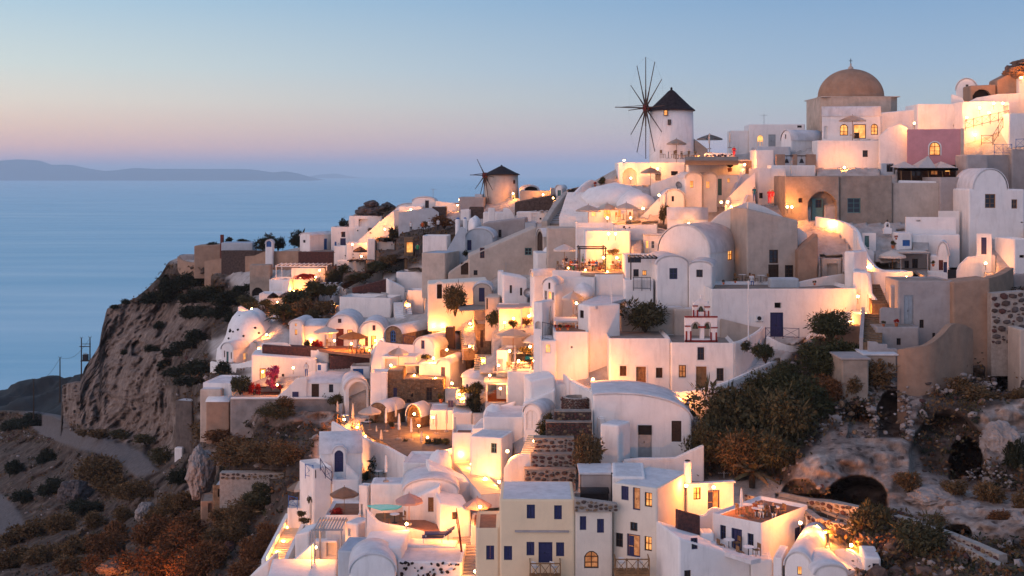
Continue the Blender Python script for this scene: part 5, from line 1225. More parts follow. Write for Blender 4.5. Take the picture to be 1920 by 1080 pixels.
# diagonal beige wall house and its neighbours
house('grey_house', 'long grey shaded house with slit window behind the diagonal wall', 'house', 700, 1078, None, 755, 590, 5, 5, m='greywall', wins=[('L',838,675,865,745,'wk')], d=178, tops=(-25,22), roof='none')
house('bluish_house', 'pale flat-roofed annex behind the grey shaded house', 'house', 1075, 1180, None, 690, 605, 0, 4, m='bluegrey', d=178)
house('vaulted_house', 'shaded blue-grey vault with blue door beside the chimneys', 'house', 540, 790, None, 910, 745, 6, 5, 'vd', 80, m='bluegrey', wins=[('L',557,768,595,860,'db')], d=172)
wall('curving_wall', 'flowing grey wall with curved shoulder before the blue door', 'wall', [(375,860,910),(420,780,910),(465,700,910),(500,650,905),(540,670,905)], 'bluegrey', d=171, t=.5)
def chimney(x, yb, yt, w, d, label, cap='brightblue'):
 b = PT(cx(x), cyy(yb), d); s = cs(1)/F*d; o = empty('chimney', label, 'chimney', b); hh = (yb-yt)*s; r = w/2*s
 bm = bmesh.new(); lathe(bm, [(r,-1),(r*.95,hh*.82),(r*.7,hh*.9),(0,hh*.9)], 12); part('stack', bm, 'white', o); bm = bmesh.new(); lathe(bm, [(r*.72,hh*.88),(r*.7,hh*.96),(r*.3,hh),(0,hh)], 12); part('cap', bm, cap, o)
chimney(472,700,565,45,173,'tall white chimney with blue cap, first of the pair'); chimney(537,660,565,38,174,'shorter white chimney with blue cap, second of the pair')
mound('white humped roof beside the capped chimneys', 620, 660, 120, 100, 178, 3, 7)
house('bluish_house', 'bluish flat-roofed house left of the flowing grey wall', 'house', 155, 378, None, 830, 725, 4, 4, m='white', rm='roof_blue', d=180)
house('white_block', 'pinkish white block with sunken bluish roof west of the diagonal wall', 'house', 145, 360, 490, 1090, 880, 18, 5, m='beige', rm='roof_blue', d=166, par=.15)
house('grey_house', 'beige stair house with plank gate in the sloping wall', 'house', 385, 580, None, 1085, 935, 0, 3, m='beige', roof='none', tops=(-130,0), wins=[('L',500,972,577,1080,'dk')], d=164.5)
house('diagonal_house', 'large beige house with long sloping top and dark windows', 'house', 570, 1182, None, 1090, 800, -3, 6, m='beige', roof='none', tops=(-110,150), wins=[('L',672,838,713,932,'wr'),('L',1075,838,1139,904,'wt'),('L',615,1040,650,1085,'wk')], d=163)
house('vaulted_house', 'beige vault with boarded arched doorway on the diagonal wall', 'house', 1180, 1240, 1585, 910, 740, 68, 5, 'vd', 70, m='beige', wins=[('L',1182,690,1237,900,'dka')], d=159)
wall('garden_wall', 'beige upper wall capping the diagonal house', 'wall', [(1180,655,760),(1280,640,760),(1540,635,760)], 'beige', d=161, smooth=False)
house('white_house', 'white house with humped roof and small dark windows under the boarded vault', 'house', 1182, 1440, None, 1030, 880, -4, 5, wins=[('L',1268,933,1296,992,'wk'),('L',1315,940,1339,977,'wk')], d=154, par=.1)
mound('bluish humped plaster roof under the boarded vault', 1400, 890, 300, 95, 155, 3, 11)
shrub(545,905,70,50,'dark green shrub at the foot of the blue door','leaf_dark', d=169)
person(110,905,'person in green at a stall on the west lane','cloth_green','cloth_black', d=183)
house('stall', 'lit stone stall front with open shelves on the west lane', 'house', -10, 75, None, 920, 740, 0, 2, m='stonebrown', d=186, wins=[('L',10,790,70,880,'okl')])
for i,(x,y) in enumerate([(155,700),(215,690),(295,680),(50,700)]): person(x,y,['person strolling on the dark upper lane, second from the stall','pale dressed person strolling on the upper lane','lone person at the upper end of the lane','person at the near end of the dark upper lane'][i],['cloth_orange','cloth_white','cloth_white','cloth_white'][i],'cloth_black', d=192)
# ================================================================ west point: ruins, cliff wall, pergola terraces
crop('F')
def boulder(x, y, w, h_, d, dep, label, seed, m='rockgrey'):
 s = cs(1)/F*d; bm = bmesh.new(); bmesh.ops.create_icosphere(bm, subdivisions=5, radius=1)
 for v in bm.verts: v.co *= 1+.22*noise.fractal(v.co*1.5+Vector((seed*7,1,3)), .75, 2, 4)-.10*abs(noise.fractal(v.co*4+Vector((seed,5,0)), .7, 2, 4)); v.co = Vector((v.co.x*w/2*s, v.co.y*dep, v.co.z*h_/2*s))
 return tag(part('rock', bm, m, None, PT(cx(x), cyy(y), d)), label, 'rock')
boulder(1560,225,300,110,219,4,'dark rock outcrop on the west crest',1)
boulder(1524,166,110,54,218,2,'rounded boulder perched on the dark outcrop',2)
boulder(1640,200,110,90,220,3,'pointed grey rock beside the perched boulder',3)
house('white_house', 'white block house with angled roof steps below the outcrop', 'house', 1360, 1600, None, 340, 245, 5, 5, d=214, wins=[('L',1430,270,1500,325,'nw')])
house('small_vault', 'small white vault at the head of the sloping lit wall', 'house', 1700, 1885, None, 240, 195, 0, 4, 'vd', 35, d=214)
wall('garden_wall', 'floodlit white wall sloping down the west lane', 'wall', [(1425,430,470),(1480,380,450),(1560,310,420),(1650,235,400),(1720,180,350),(1760,170,300)], d=209, t=.5, smooth=False)
lamp(1620,345,600,'floodlight on the sloping white wall of the west lane', d=206.5, fwd=.5); lamp(1500,430,400,'lamp at the low end of the sloping white wall', d=206)
lamp(1740,205,260,'lamp by the small vault at the head of the sloping wall', d=211)
house('grey_yard', 'grey shaded yard wall right of the sloping lit wall', 'wall', 1680, 1960, None, 310, 205, -4, 3, m='bluegrey', d=206, par=.4)
house('white_house', 'low white house with rounded gable and blue door on the west point', 'house', 1005, 1080, 1245, 508, 395, 25, 4, 'vd', 22, wins=[('L',1030,422,1047,442,'wk'),('R',1180,413,1204,502,'ds')], d=212)
house('white_house', 'two-storey white house with dark double door on the west point', 'house', 1230, 1500, None, 500, 325, 4, 5, wins=[('L',1305,363,1334,402,'wk'),('L',1298,410,1337,500,'db'),('L',1257,435,1271,463,'ss')], d=214)
house('white_block', 'white stepped block before the two-storey house', 'house', 1250, 1340, None, 600, 465, 12, 3, d=207, par=.4)
house('white_block', 'warm lit white court wall with thatch parasol', 'house', 1340, 1500, None, 565, 440, 0, 4, d=206, par=.6)
thatch_parasol(1440,470,100,203,'dark straw parasol in the lit court',2.1,'thatch')
lamp(1385,455,300,'lamp in the lit court of the straw parasol', d=202.5)
house('white_pier', 'white chimney tower with blue cap by the lit court', 'chimney', 1490, 1550, None, 570, 415, 0, 1.6, 'none', tops=(0,0), d=202)
house('white_block', 'white terraced wall below the lit court', 'wall', 1270, 1480, None, 655, 570, 0, 3, d=203, par=.2)
house('white_block', 'small white wall block among the shrubs of the west lane', 'wall', 1560, 1690, None, 500, 430, 5, 3, d=203)
shrub(1680,420,90,105,'olive green shrub beside the floodlit wall','leaf_olive', d=203); shrub(1320,320,70,60,'dark shrub behind the two-storey house','leaf_dark', d=218)
shrub(750,490,165,130,'dark rounded tree left of the blue kiosk','leaf_dark', d=218, name='tree', cat='tree'); shrub(1005,460,195,140,'big dark rounded tree behind the low white house','leaf_dark', d=220, name='tree', cat='tree')
shrub(850,480,110,100,'small dark tree between the two rounded trees','leaf_dark', d=221, name='tree', cat='tree'); shrub(495,440,70,40,'dark shrub behind the red chimney','leaf_dark', d=224); shrub(370,470,110,45,'low dark shrub on the ruined lookout','leaf_dark', d=226); shrub(600,440,120,30,'flat dark shrub behind the bluish roof','leaf_dark', d=224)
house('kiosk', 'tiny white kiosk with blue arched niche', 'shrine', 758, 812, None, 492, 450, 0, 1.6, 'vd', 28, wins=[('L',765,428,802,472,'dsa')], d=212)
house('ruin', 'low ruined brown house on the lookout point', 'ruin', 245, 435, None, 575, 455, 0, 5, 'none', m='ochre', tops=(-10,0), d=224)
house('red_chimney', 'slim red chimney stack on the lookout point', 'chimney', 433, 453, None, 545, 385, 0, .9, 'none', m='redwood', tops=(0,0), d=221)
house('bluish_house', 'low house with bluish flat roof behind the red chimney', 'house', 440, 668, None, 497, 440, 0, 4, m='bluegrey', rm='roof_blue', d=219, par=.05)
house('stone_wall', 'dark lava stone wall below the bluish roof', 'wall', 440, 745, None, 545, 498, 0, .8, 'none', m='volcanic', tops=(0,0), d=217)
wall('retaining_wall', 'long beige retaining wall crowning the cliff', 'wall', [(320,575,660,221),(480,548,660,219),(680,535,655,216),(750,505,650,214),(1000,503,640,211)], 'ochre', t=.8, smooth=False, below=6)
house('stone_wall', 'red-brown rubble wall beneath the low white house', 'wall', 995, 1250, None, 615, 507, 0, .8, 'none', m='redstone', tops=(0,0), d=208)
wall('lookout_parapet', 'beige parapet of the lookout terrace over the cliff', 'wall', [(125,540,600,231),(160,570,605,229),(240,585,605,226),(330,578,605,224)], 'ochre', t=.5)
house('lookout_hut', 'small dark hut on the lookout terrace', 'house', 135, 245, None, 570, 528, 0, 3, m='greywall', rm='roof_blue', d=233)
house('cliff_buttress', 'tall beige concrete buttress with arch below the retaining wall', 'wall', 645, 795, None, 830, 600, 0, 2, 'none', m='concrete', tops=(0,0), d=203, wins=[('L',662,765,742,828,'oka')])
pergola(835, 1200, 615, 718, 5, 'white slatted pergola over the lit terrace on the west slope', 'whitepaint', 12, d=196)
house('white_house', 'white terrace house under the slatted pergola', 'house', 785, 1095, None, 812, 705, 5, 5, d=194, par=.5, wins=[('L',970,770,1003,810,'wwl')])
house('lit_wall', 'warm lit back wall under the slatted pergola', 'wall', 945, 1190, None, 730, 625, 0, .6, 'none', d=199, tops=(0,0))
house('white_pier', 'white sloping buttress of the pergola house', 'wall', 880, 935, None, 815, 700, 8, 2, 'none', tops=(-20,0), d=192.5)
for x,y,l in [(1010,690,'lamp under the slatted pergola'),(1120,690,'second lamp at the far side of the slatted pergola'),(960,790,'lamp at the window of the pergola house'),(985,800,'lower lamp by the pergola house steps')]: lamp(x,y,330,l,d=193.2 if y>750 else 196.5,fwd=.4)
shrub(1040,700,170,40,'red flowering shrub along the pergola balustrade','flower_red', d=194.5)
house('terrace_block', 'peach-lit terrace wall below the dark parasols', 'wall', 712, 890, None, 900, 805, 0, 4, m='white', d=190, par=.3)
umbrella(815,800,85,'dark parasol on the small lit terrace, first of two','canvas_dark', d=188, hgt=2.2); umbrella(905,798,100,'dark parasol on the small lit terrace, second of two','canvas_dark', d=188, hgt=2.2)
lamp(845,870,260,'lamp under the two dark parasols', d=186); lamp(930,850,260,'lamp behind the second dark parasol', d=187); lamp(658,920,160,'lamp on the lowest west terrace', d=184); lamp(733,960,240,'round yellow lamp standing among the west shrubs', d=179, r=.2)
shrub(1257,735,130,120,'round olive shrub beside the retaining wall','leaf_olive', d=191, name='tree', cat='tree')
house('ruin', 'ruined white pillar house among the shrubs', 'ruin', 1140, 1300, None, 870, 735, 0, 3, m='white', d=187, wins=[('L',1155,750,1172,800,'ok')], par=.1)
for i,(x,y,w,h_,m_) in enumerate([(1000,880,260,120,'leaf'),(1120,830,220,130,'leaf'),(900,990,260,130,'leaf'),(1060,960,220,120,'leaf_dry'),(1180,960,170,130,'leaf_dry'),(1230,820,120,90,'leaf'),(1420,710,260,60,'leaf_olive'),(1560,640,200,70,'leaf'),(1650,600,160,80,'leaf_dry'),(1100,1000,150,90,'leaf_olive'),(760,900,90,60,'leaf'),(1320,660,120,70,'leaf')]):
 shrub(x,y,w,h_,'shrub of the green bank between the west terraces and the stairs', m_, group='shrubs of the green bank', big=1)
wall('garden_wall', 'white wall running diagonally down the green bank', 'wall', [(1215,960,990,178),(1250,840,930,182),(1300,750,860,186),(1340,780,850,185),(1480,700,760,188),(1600,640,700,190),(1770,560,620,193)], t=.5, smooth=False)
house('roof_house', 'large white house with sunken flat roof terrace on the bank', 'house', 1290, 1660, 1740, 985, 835, 14, 7, rm='paving', d=170, par=.5)
house('stone_wall', 'dark red rubble wall behind the sunken roof terrace', 'wall', 1390, 1650, None, 810, 700, -16, .8, 'none', m='redstone', tops=(-60,0), d=181)
house('white_block', 'white shed with slanted top on the roof terrace', 'house', 1645, 1765, None, 860, 745, -12, 3, d=176, roof='none', tops=(40,-20))
lamp(1785,890,330,'lamp at the corner of the lit steps by the roof terrace', d=170)
lamp(1255,880,200,'lamp at the lit slot stairs of the roof house', d=176.5)
stairs('stairs', 'yellow lit steps beside the roof terrace house', 1760, 990, 1740, 870, 2.2, 9, 'white', db=164, dt=171)
house('white_block', 'white wall block right of the lit steps', 'house', 1780, 1900, None, 960, 780, 6, 3, d=172)
house('white_block', 'pinkish white house above the lit steps', 'house', 1700, 1910, None, 800, 650, 8, 5, d=180, m='white')
floor('stone_court', 'paved court on the west point', [(1080,510),(1245,510),(1245,480),(1080,480)], d=209)
# ================================================================ church with the red-trimmed belfry and the walls round it
crop('H')
house('church', 'white church with wooden doors and red-trimmed belfry on its roof', 'church', 540, 952, None, 1005, 690, 3, 8, rm='paving', wins=[('L',712,723,756,806,'wkx'),('L',592,838,639,919,'wkxi'),('L',703,847,771,988,'dox'),('L',835,858,881,941,'wkx')], d=123.6, par=.35)
house('parish_house', 'white flat-roofed parish house with plank door and two square shutters', 'house', 145, 538, None, 1012, 660, 0, 8, rm='paving', wins=[('L',213,843,256,909,'skx'),('L',318,848,381,1003,'dox'),('L',445,855,488,921,'skx')], d=124.2, par=.35)
house('buttress', 'low white buttress step at the corner of the parish house', 'wall', 110, 400, None, 1015, 960, 0, .6, 'none', tops=(0,-20), d=123.4)
wall('church_wall', 'rounded white end wall of the church rising to the stairs', 'wall', [(950,692,960,123.6),(1000,680,930,124.4),(1060,650,900,126),(1110,620,870,128),(1148,585,850,130)], t=.4)
def belfry():
 d = 124.3; s = cs(1)/F*d; b = PT(cx(735), cyy(688), d); o = empty('belfry', 'white bell tower of three arches with dark red bands', 'belfry', b)
 def X(x): return (x-735)*s
 def Z(z): return (688-z)*s
 def tier(x0, x1, z0, z1, holes, nm):
  bm = bmesh.new(); box(bm, X(x0), X(x1), 0, .75, Z(z0), Z(z1)); bm.normal_update()
  bmesh.ops.delete(bm, geom=[f for f in bm.faces if f.normal.y > .9], context='FACES_ONLY'); bm.normal_update()
  for a, c, e, g in holes: cut_opening(bm, 'L', X(a), X(c), Z(g), Z(e), 1.0, .74)
  part(nm, bm, 'white', o)
 tier(634, 838, 688, 532, [(672,732,560,672),(756,800,560,672)], 'lower_arcade')
 bm = bmesh.new(); w, hh = (790-685)*s, (525-418)*s
 ring_prism(bm, [(u+X(685), z+Z(525)) for u, z in arch_prof(w, hh, 1.0)], [(u+X(685), z+Z(525)) for u, z in arch_prof(w, hh, 1.0, w*.27)], .1, .65); part('upper_arch', bm, 'white', o)
 for x0, x1, z0, z1 in ((632,842,690,678),(630,842,533,524),(632,668,592,584),(800,842,602,594),(718,765,588,600),(683,716,462,455),(756,794,468,461),(636,646,690,620),(664,674,690,620),(796,804,690,628),(828,838,690,628),(684,691,527,485),(708,716,527,485),(756,763,527,490),(780,788,527,490)):
  part('red_band', boxbm(X(x0), X(x1), -.06, .2, Z(z0), Z(z1)), 'redtrim', o)
 for x, z in ((702,600),(778,600),(738,490)):
  bm = bmesh.new(); lathe(bm, [(.30,0),(.26,.1),(.2,.3),(.1,.48),(0,.52)], 12); part('bell', bm, 'bronze', o, (X(x), .38, Z(z)-.1))
 for x, z in ((690,418+30),(738,408),(785,418+30)):
  bm = bmesh.new(); lathe(bm, [(.10,0),(.05,.12),(.1,.25),(0,.36)], 8); part('finial', bm, 'white', o, (X(x), .38, Z(z)))
mat('redtrim', (.26,.025,.02), .7, .1, 4, .1); mat('bronze', (.10,.10,.06), .5, .2, 5, .1, metallic=.6)
belfry()
lamp(40,930,900,'lamp hidden low behind the buttress by the parish house', d=122.8, fwd=.3); lamp(600,1060,700,'lamp at the foot of the curving church wall', d=118.3, fwd=.5)
lamp(150,1000,240,'lamp at the corner where the parish lane starts', d=122.6)
wall('lane_wall', 'long white lane wall curving from church door up through the bushes', 'wall', [(528,1010,1120,119.5),(640,1010,1130,119),(760,990,1120,118.8),(900,950,1080,119.5),(1020,900,1010,121),(1110,860,930,123),(1240,800,850,126)], t=.5)
wall('lane_wall', 'white wall stub with curved dip by the blue railing', 'wall', [(1150,650,720,128),(1230,690,740,127),(1330,715,760,127),(1400,680,740,128),(1460,630,700,129)], t=.35)
floor('parish_lane', 'paved lane before the parish house', [(-30,1010),(540,1018),(640,1060),(240,1060),(60,1030),(-60,1000)], d=122.6, m='paving')
stairs('stairs', 'dim stone steps climbing behind the church end', 1020, 905, 1170, 760, 1.6, 12, 'white_roof', db=123.8, dt=130)
house('long_white_house', 'long white house front with blue door, air unit and rooftop court', 'house', 800, 1742, None, 665, 340, -2, 9, rm='paving', wins=[('L',1180,500,1264,657,'db'),('L',1208,437,1253,473,'ok')], d=130.5, par=.45)
def ac_unit(x0, x1, y0, y1, d, label):
 s = cs(1)/F*d; b = PT(cx(x0), cyy(y1), d); o = empty('air_conditioner', label, 'air conditioner', b); w, hh = (x1-x0)*s, (y1-y0)*s
 part('case', boxbm(0, w, 0, .45, 0, hh), 'whitepaint', o); bm = bmesh.new(); tube(bm, (w*.4,-.03,hh*.5), (w*.4,.05,hh*.5), hh*.38, n=14); part('fan', bm, 'iron', o)
 for k in (.15, .8): part('foot', boxbm(w*k, w*k+.05, 0, .5, -.08, -.003), 'metal', o)
ac_unit(1090,1140,520,556,129.9,'white air conditioner left of the blue door')
railing([(1150,660),(1262,660),(1365,665)], 'blue crossed railing at the blue door', 'bluepaint', .95, d=128.6)
def pole(x, yb, yt, label, d=None, r=.07, m='whitepaint', cat='pole'):
 d = d or DD(cx(x), cyy(yb)); b = PT(cx(x), cyy(yb), d); hh = (cyy(yb)-cyy(yt))/F*d; o = empty('pole', label, cat, b); bm = bmesh.new(); tube(bm, (0,0,-.8), (0,0,hh), r, r*.8, 8); part('shaft', bm, m, o); bm = bmesh.new(); lathe(bm, [(r*1.3,hh),(r*1.3,hh+.05),(0,hh+.12)], 8); part('cap', bm, m, o)
pole(1040, 700, 302, 'tall white flagpole behind the church', 124.5); pole(158, 640, 290, 'thin pole over the parish house roof', 128, .04)
lamp(1772,487,420,'lamp at the top of the lane steps beside the long white house', d=128.4, fwd=.4)
wall('garden_wall', 'white wall shoulder where the lane steps meet the long house', 'wall', [(1700,420,560),(1760,380,560),(1800,430,560),(1860,480,580)], d=131, t=.4)
# rooftop court in front of the ruin
wall('court_wall', 'curved bluish white inner wall of the rooftop court', 'wall', [(1365,305,330,136),(1450,285,330,137),(1560,265,330,138),(1660,250,325,138.5)], t=.3)
house('plain_block', 'pale blue box bench in the rooftop court', 'bench', 1180, 1365, None, 335, 280, 0, 1.4, d=135.4, par=0, m='bluegrey')
house('lean_to', 'plastered lean-to shed with bricked doorway at the ruin foot', 'shed', 1510, 1640, None, 300, 150, 6, 3, m='beige', wins=[('L',1545,185,1615,265,'nw')], d=139.6, par=.1)
house('white_pier', 'white tower block beside the blue gate of the court', 'wall', 1655, 1720, 1805, 340, 110, 40, 2.5, d=133, par=0)
house('white_pier', 'white square gate pier where the lane bends', 'wall', 1720, 1808, None, 420, 240, 10, 3, d=132, par=0)
for x,y,l in [(880,320,'red flower pot on the court edge by the rounded gable house'),(955,310,'second flower pot on the court edge'),(1465,325,'low plant tray on the parapet of the court')]: pot(x,y,l,10,'leaf_olive',d=130.8)
person(1060,325,'person in white leaning over the rooftop court','cloth_white','cloth_blue','sit',d=134)
for x,y,l in [(1000,300,'in the rooftop court by the rounded gable house'),(1120,305,'in the middle of the rooftop court')]: dining(x,y,l,z=(HZ-cyy(330))/F*134)
# rounded gable house
house('rounded_gable_house', 'white house with bowed gable and dark blue window above the bush', 'house', 448, 655, None, 475, 190, -4, 7, 'vd', 55, wins=[('L',532,215,584,286,'wb')], d=134.2)
house('rounded_gable_house', 'lower white wing with small bowed gable and square window', 'house', 655, 808, 960, 475, 205, 12, 6, 'vd', 32, wins=[('L',705,225,746,273,'wk')], d=133.4)
house('balcony_house', 'white house with glazed rooms behind the black pergola balcony', 'house', 248, 450, None, 385, 130, 0, 4, wins=[('L',265,130,350,180,'wk'),('L',300,222,335,270,'wk'),('L',358,230,385,262,'wol')], d=137.5)
pergola(284, 448, 155, 275, 3, 'black slatted pergola over the iron balcony', 'iron', 7, d=134.8)
house('balcony', 'white balcony box under the black pergola', 'balcony', 245, 430, None, 378, 285, 0, 2.6, d=134.2, par=.3)
railing([(300,348),(410,350)], 'ornate black iron balustrade of the pergola balcony', 'iron', 1.2, d=134.0, cross=False)
shrub(375,580,345,185,'big olive-green bush sprawling over the wall behind the parish roof','leaf_olive', d=130.5, name='bush', cat='bush', big=2)
house('retaining_block', 'weathered beige wall behind the parish house roof', 'wall', 218, 640, None, 640, 470, -3, 2, m='beige', d=131.8, par=0)
house('retaining_block', 'beige curved wall behind the belfry', 'wall', 560, 870, None, 640, 480, 4, 2, m='beige', d=131, par=0)
wall('retaining_wall', 'beige sweeping wall behind the church roof', 'wall', [(860,540,650),(960,565,660),(1060,590,670),(1140,600,680)], 'beige', d=129.5, t=.4)
crop('G')
house('tall_wing', 'tall white wing with peach flank and pale sloping roof left of the parish house', 'house', 1258, 1350, 1592, 1085, 715, 62, 6, wins=[('L',1275,755,1306,816,'wk')], d=126.5, par=.05, rm='white_roof')
floor('flat_roof', 'pale bluish flat roof reaching behind the tall wing', [(1290,690),(1400,725),(1650,660),(1860,620),(1860,600),(1500,610)], z=(HZ-cyy(700))/F*129.5, m='white_roof')
house('white_house', 'peach-lit wall below the iron balcony with terrace pots', 'house', 1075, 1345, None, 1085, 915, 0, 6, d=125.6, rm='terraceflr', wins=[('L',1205,1035,1220,1050,'ok')], par=.15)
for x,l in [(1095,'red flowers in a bowl on the terrace edge below the teal awning'),(1180,'tall red plant on the terrace edge below the teal awning'),(1120,'small green plant on the terrace edge below the teal awning')]: pot(x,910,l,12,'flower_red' if x!=1120 else 'leaf',d=126)
house('white_house', 'narrow white house with arched doorway and iron panel', 'house', 912, 985, 1075, 1085, 690, 25, 4, wins=[('L',925,840,985,900,'nwa')], d=128.5, par=.1)
railing([(985,975),(1060,990)], 'ornate iron balcony panel on the narrow white house', 'iron', 1.6, d=126, cross=False)
house('arched_window_house', 'white gable with pointed lit niche under the iron panel', 'house', 970, 1095, None, 1180, 985, 0, 4, wins=[('L',1008,1015,1050,1090,'wwal')], d=125, par=.1)
house('bay_house', 'slim white house with rounded gable and lit yellow french windows', 'house', 985, 1085, 1145, 770, 560, 20, 4, 'vd', 52, wins=[('L',1000,602,1020,690,'wy'),('L',1027,608,1055,705,'dyl'),('L',1058,615,1078,700,'wy'),('L',1030,540,1046,590,'wk')], d=134.5)
mound('white barrel dome behind the french windows', 1120, 580, 150, 85, 139, 2.5, 15)
house('arch_house', 'white house with little lit arched window and long vaulted roof', 'house', 885, 920, 1090, 600, 490, 66, 3, 'vd', 48, wins=[('L',892,455,918,500,'wyal')], d=141)
house('white_house', 'pinkish low wall house with two small doors behind the white tower', 'house', 678, 868, None, 640, 495, -8, 5, m='white', wins=[('L',730,560,748,622,'dk'),('L',810,580,828,640,'dk')], d=146, roof='none', tops=(25,-10))
house('white_pier', 'white pier at the end of the pinkish low wall', 'wall', 638, 680, None, 600, 450, 0, 2, d=148, par=.1)
house('vaulted_house', 'small pink vault with dark blue door by the shaded court', 'house', 443, 590, None, 690, 600, 2, 4, 'vd', 55, m='beige', wins=[('L',490,580,534,688,'db')], d=151)
house('beige_house', 'beige wall house with arched window and doorway below the diagonal house', 'house', 90, 560, None, 720, 520, -4, 5, m='warmwhite', wins=[('L',163,538,203,665,'okax')], d=154, roof='none', tops=(-25,0))
shrub(305,745,215,230,'big round green tree growing against the beige wall','leaf_olive', d=150, name='tree', cat='tree', big=2)
floor('shaded_court', 'grey shaded court behind the round green tree', [(330,720),(540,700),(540,750),(340,760)], d=150, m='paving', t=.04)
house('canopy_house', 'lit plaster wall under the pink canopy roof', 'house', 645, 912, None, 870, 700, 0, .5, 'none', tops=(0,0), d=145)
pergola(645, 822, 745, 850, 3.0, 'pink-cloth canopy on posts over the lit garden terrace', 'whitepaint', solid='canvas_pink', d=141.6); pergola(822, 912, 738, 850, 3.0, 'second bay of the pink canopy, nearest the dish', 'whitepaint', solid='canvas_pink', d=141.8)
for x,y,l in [(760,820,'lamp inside the garden under the pink canopy'),(880,800,'second lamp inside the garden under the pink canopy')]: lamp(x,y,420,l,d=143,fwd=.6)
house('stone_house', 'small pinkish stone house with slit window left of the canopy', 'house', 537, 650, None, 790, 650, 6, 4, 'none', tops=(0,0), m='beige', wins=[('L',545,660,560,748,'wka')], d=146)
dish(880,625,75,143.5,'large white satellite dish beside the pink canopy',-.3)
for x,y,w,h_,l in [(590,860,130,120,'leafy bush beside the pink canopy garden'),(760,880,100,60,'low garden bush under the pink canopy'),(860,860,110,55,'bush with red flowers at the end of the canopy garden')]: shrub(x,y,w,h_,l,'leaf' if x<800 else 'leaf_dry',d=142)
closed_parasol(1048,725,890,'folded grey parasol before the french windows','canvas',d=130)
pergola(1100,1245,850,900,3,'teal-lit awning roof over the small terrace','whitepaint',solid='canvas_white',d=129)
umbrella(1225,625,180,'flat white parasol left of the pale sloping roof','canvas_white',d=133,hgt=2.3)
house('white_house', 'white house with orange-lit rounded wall beneath the crowded restaurant', 'house', 1085, 1395, None, 700, 490, 4, 5, d=137.6, par=.3)
mound('peach-lit humped vault under the restaurant parapet', 1310, 640, 170, 90, 135.5, 2.5, 19)
house('white_house', 'peach wall block under the inner end of the restaurant', 'house', 1395, 1620, None, 680, 470, 0, 5, d=138.2, par=.2)
pole(1522, 900, 515, 'slim mast rising beside the tall wing', 128, .04)
lamp(1250,700,200,'lamp under the flat white parasol', d=133.5)
# ================================================================ curved rampart and grey house, east side
crop('I')
house('grey_house', 'grey plastered house with tall metal door on the lane bend', 'house', 888, 1336, None, 760, 195, 2, 5, m='greywall', rm='paving', wins=[('L',935,320,1016,562,'dm'),('L',1063,520,1098,588,'wk'),('L',1168,628,1192,682,'wk')], d=124, par=.2)
house('grey_pier', 'rounded grey pier beside the metal door', 'wall', 830, 905, None, 430, 250, 8, 1.2, m='greywall', d=125.5, par=0)
house('grey_terrace', 'grey terrace block with small window below the metal door', 'house', 712, 1062, None, 760, 575, 0, 4, m='greywall', rm='paving', wins=[('L',876,672,911,727,'wk')], d=121.8, par=.05)
wall('terrace_wall', 'curved grey wall behind the red flowers', 'wall', [(742,440,575),(770,420,575),(850,425,575),(905,425,575)], 'greywall', d=124, t=.3)
pot(770,575,'yellow flowers in a dark pot on the grey terrace',12,'leaf_olive',d=122); pot(875,575,'red flowers in a red pot on the grey terrace',16,'flower_red',d=122)
wall('rampart', 'tall brown rampart curving up along the lane', 'wall', [(1330,205,800,124.5),(1440,205,800,125.5),(1560,190,800,127),(1680,170,700,129),(1760,140,500,131),(1830,95,400,134)], 'ochre', t=.8, below=4)
wall('rampart', 'lower brown rampart sweeping round the ruined steps', 'wall', [(882,765,1010,117),(960,755,1010,116.6),(1090,738,1010,116.6),(1180,700,1005,117),(1260,635,1000,118),(1330,560,1000,119),(1420,560,960,120),(1500,600,900,121.5)], 'ochre', t=.6, below=4)
house('rampart_end', 'brown plaster mass between the two ramparts', 'wall', 1335, 1640, None, 900, 210, -4, 3, 'none', m='ochre', tops=(0,30), d=123.6)
stairs('stairs', 'brown stone stairs rising beside the grey terrace', 680, 720, 690, 470, 1.7, 13, 'stonebrown', db=119.5, dt=127, side='l')
stairs('stairs', 'rough rocky stairs climbing between white walls above the lamp', 740, 400, 670, 230, 1.6, 12, 'stonebrown', db=127.5, dt=133.5)
wall('stair_wall', 'low grey stepped wall along the brown stairs', 'wall', [(650,700,810),(720,705,810),(730,720,810),(800,722,810),(800,755,810),(880,760,810)], 'greywall', d=118.5, t=.5, smooth=False)
house('white_block', 'white gate block beside the rocky stairs', 'wall', 520, 645, None, 300, 128, 12, 3, d=131, par=0)
wall('lane_wall', 'white lane wall bulging round to the lamp and brown stairs', 'wall', [(575,130,420,131),(640,135,430,130.5),(650,300,430,129.5),(700,360,440,128.5)], t=.4, smooth=False)
house('white_block', 'small white wall block lit by the lane lamp', 'wall', 512, 640, None, 575, 462, 0, 2, d=127.6, par=.1)
lamp(560,330,120,'slim wall light on the corner of the long white house', d=129.4)
house('concrete_slab', 'flat concrete slab roof on low walls among the shrubs', 'shed', 612, 878, None, 850, 812, 2, 4, 'slab', m='concrete', rm='white_roof', d=117, below=1.2)
house('concrete_hut', 'sunken grey hut below the concrete slab', 'shed', 430, 650, None, 960, 845, 0, 4, m='concrete', rm='greywall', d=115.5, par=0, roof='slab', below=2.5)
house('ochre_wall', 'brown earth wall under the white lane block', 'wall', 390, 612, None, 700, 575, 0, 2, 'none', m='ochre', tops=(0,0), d=125)
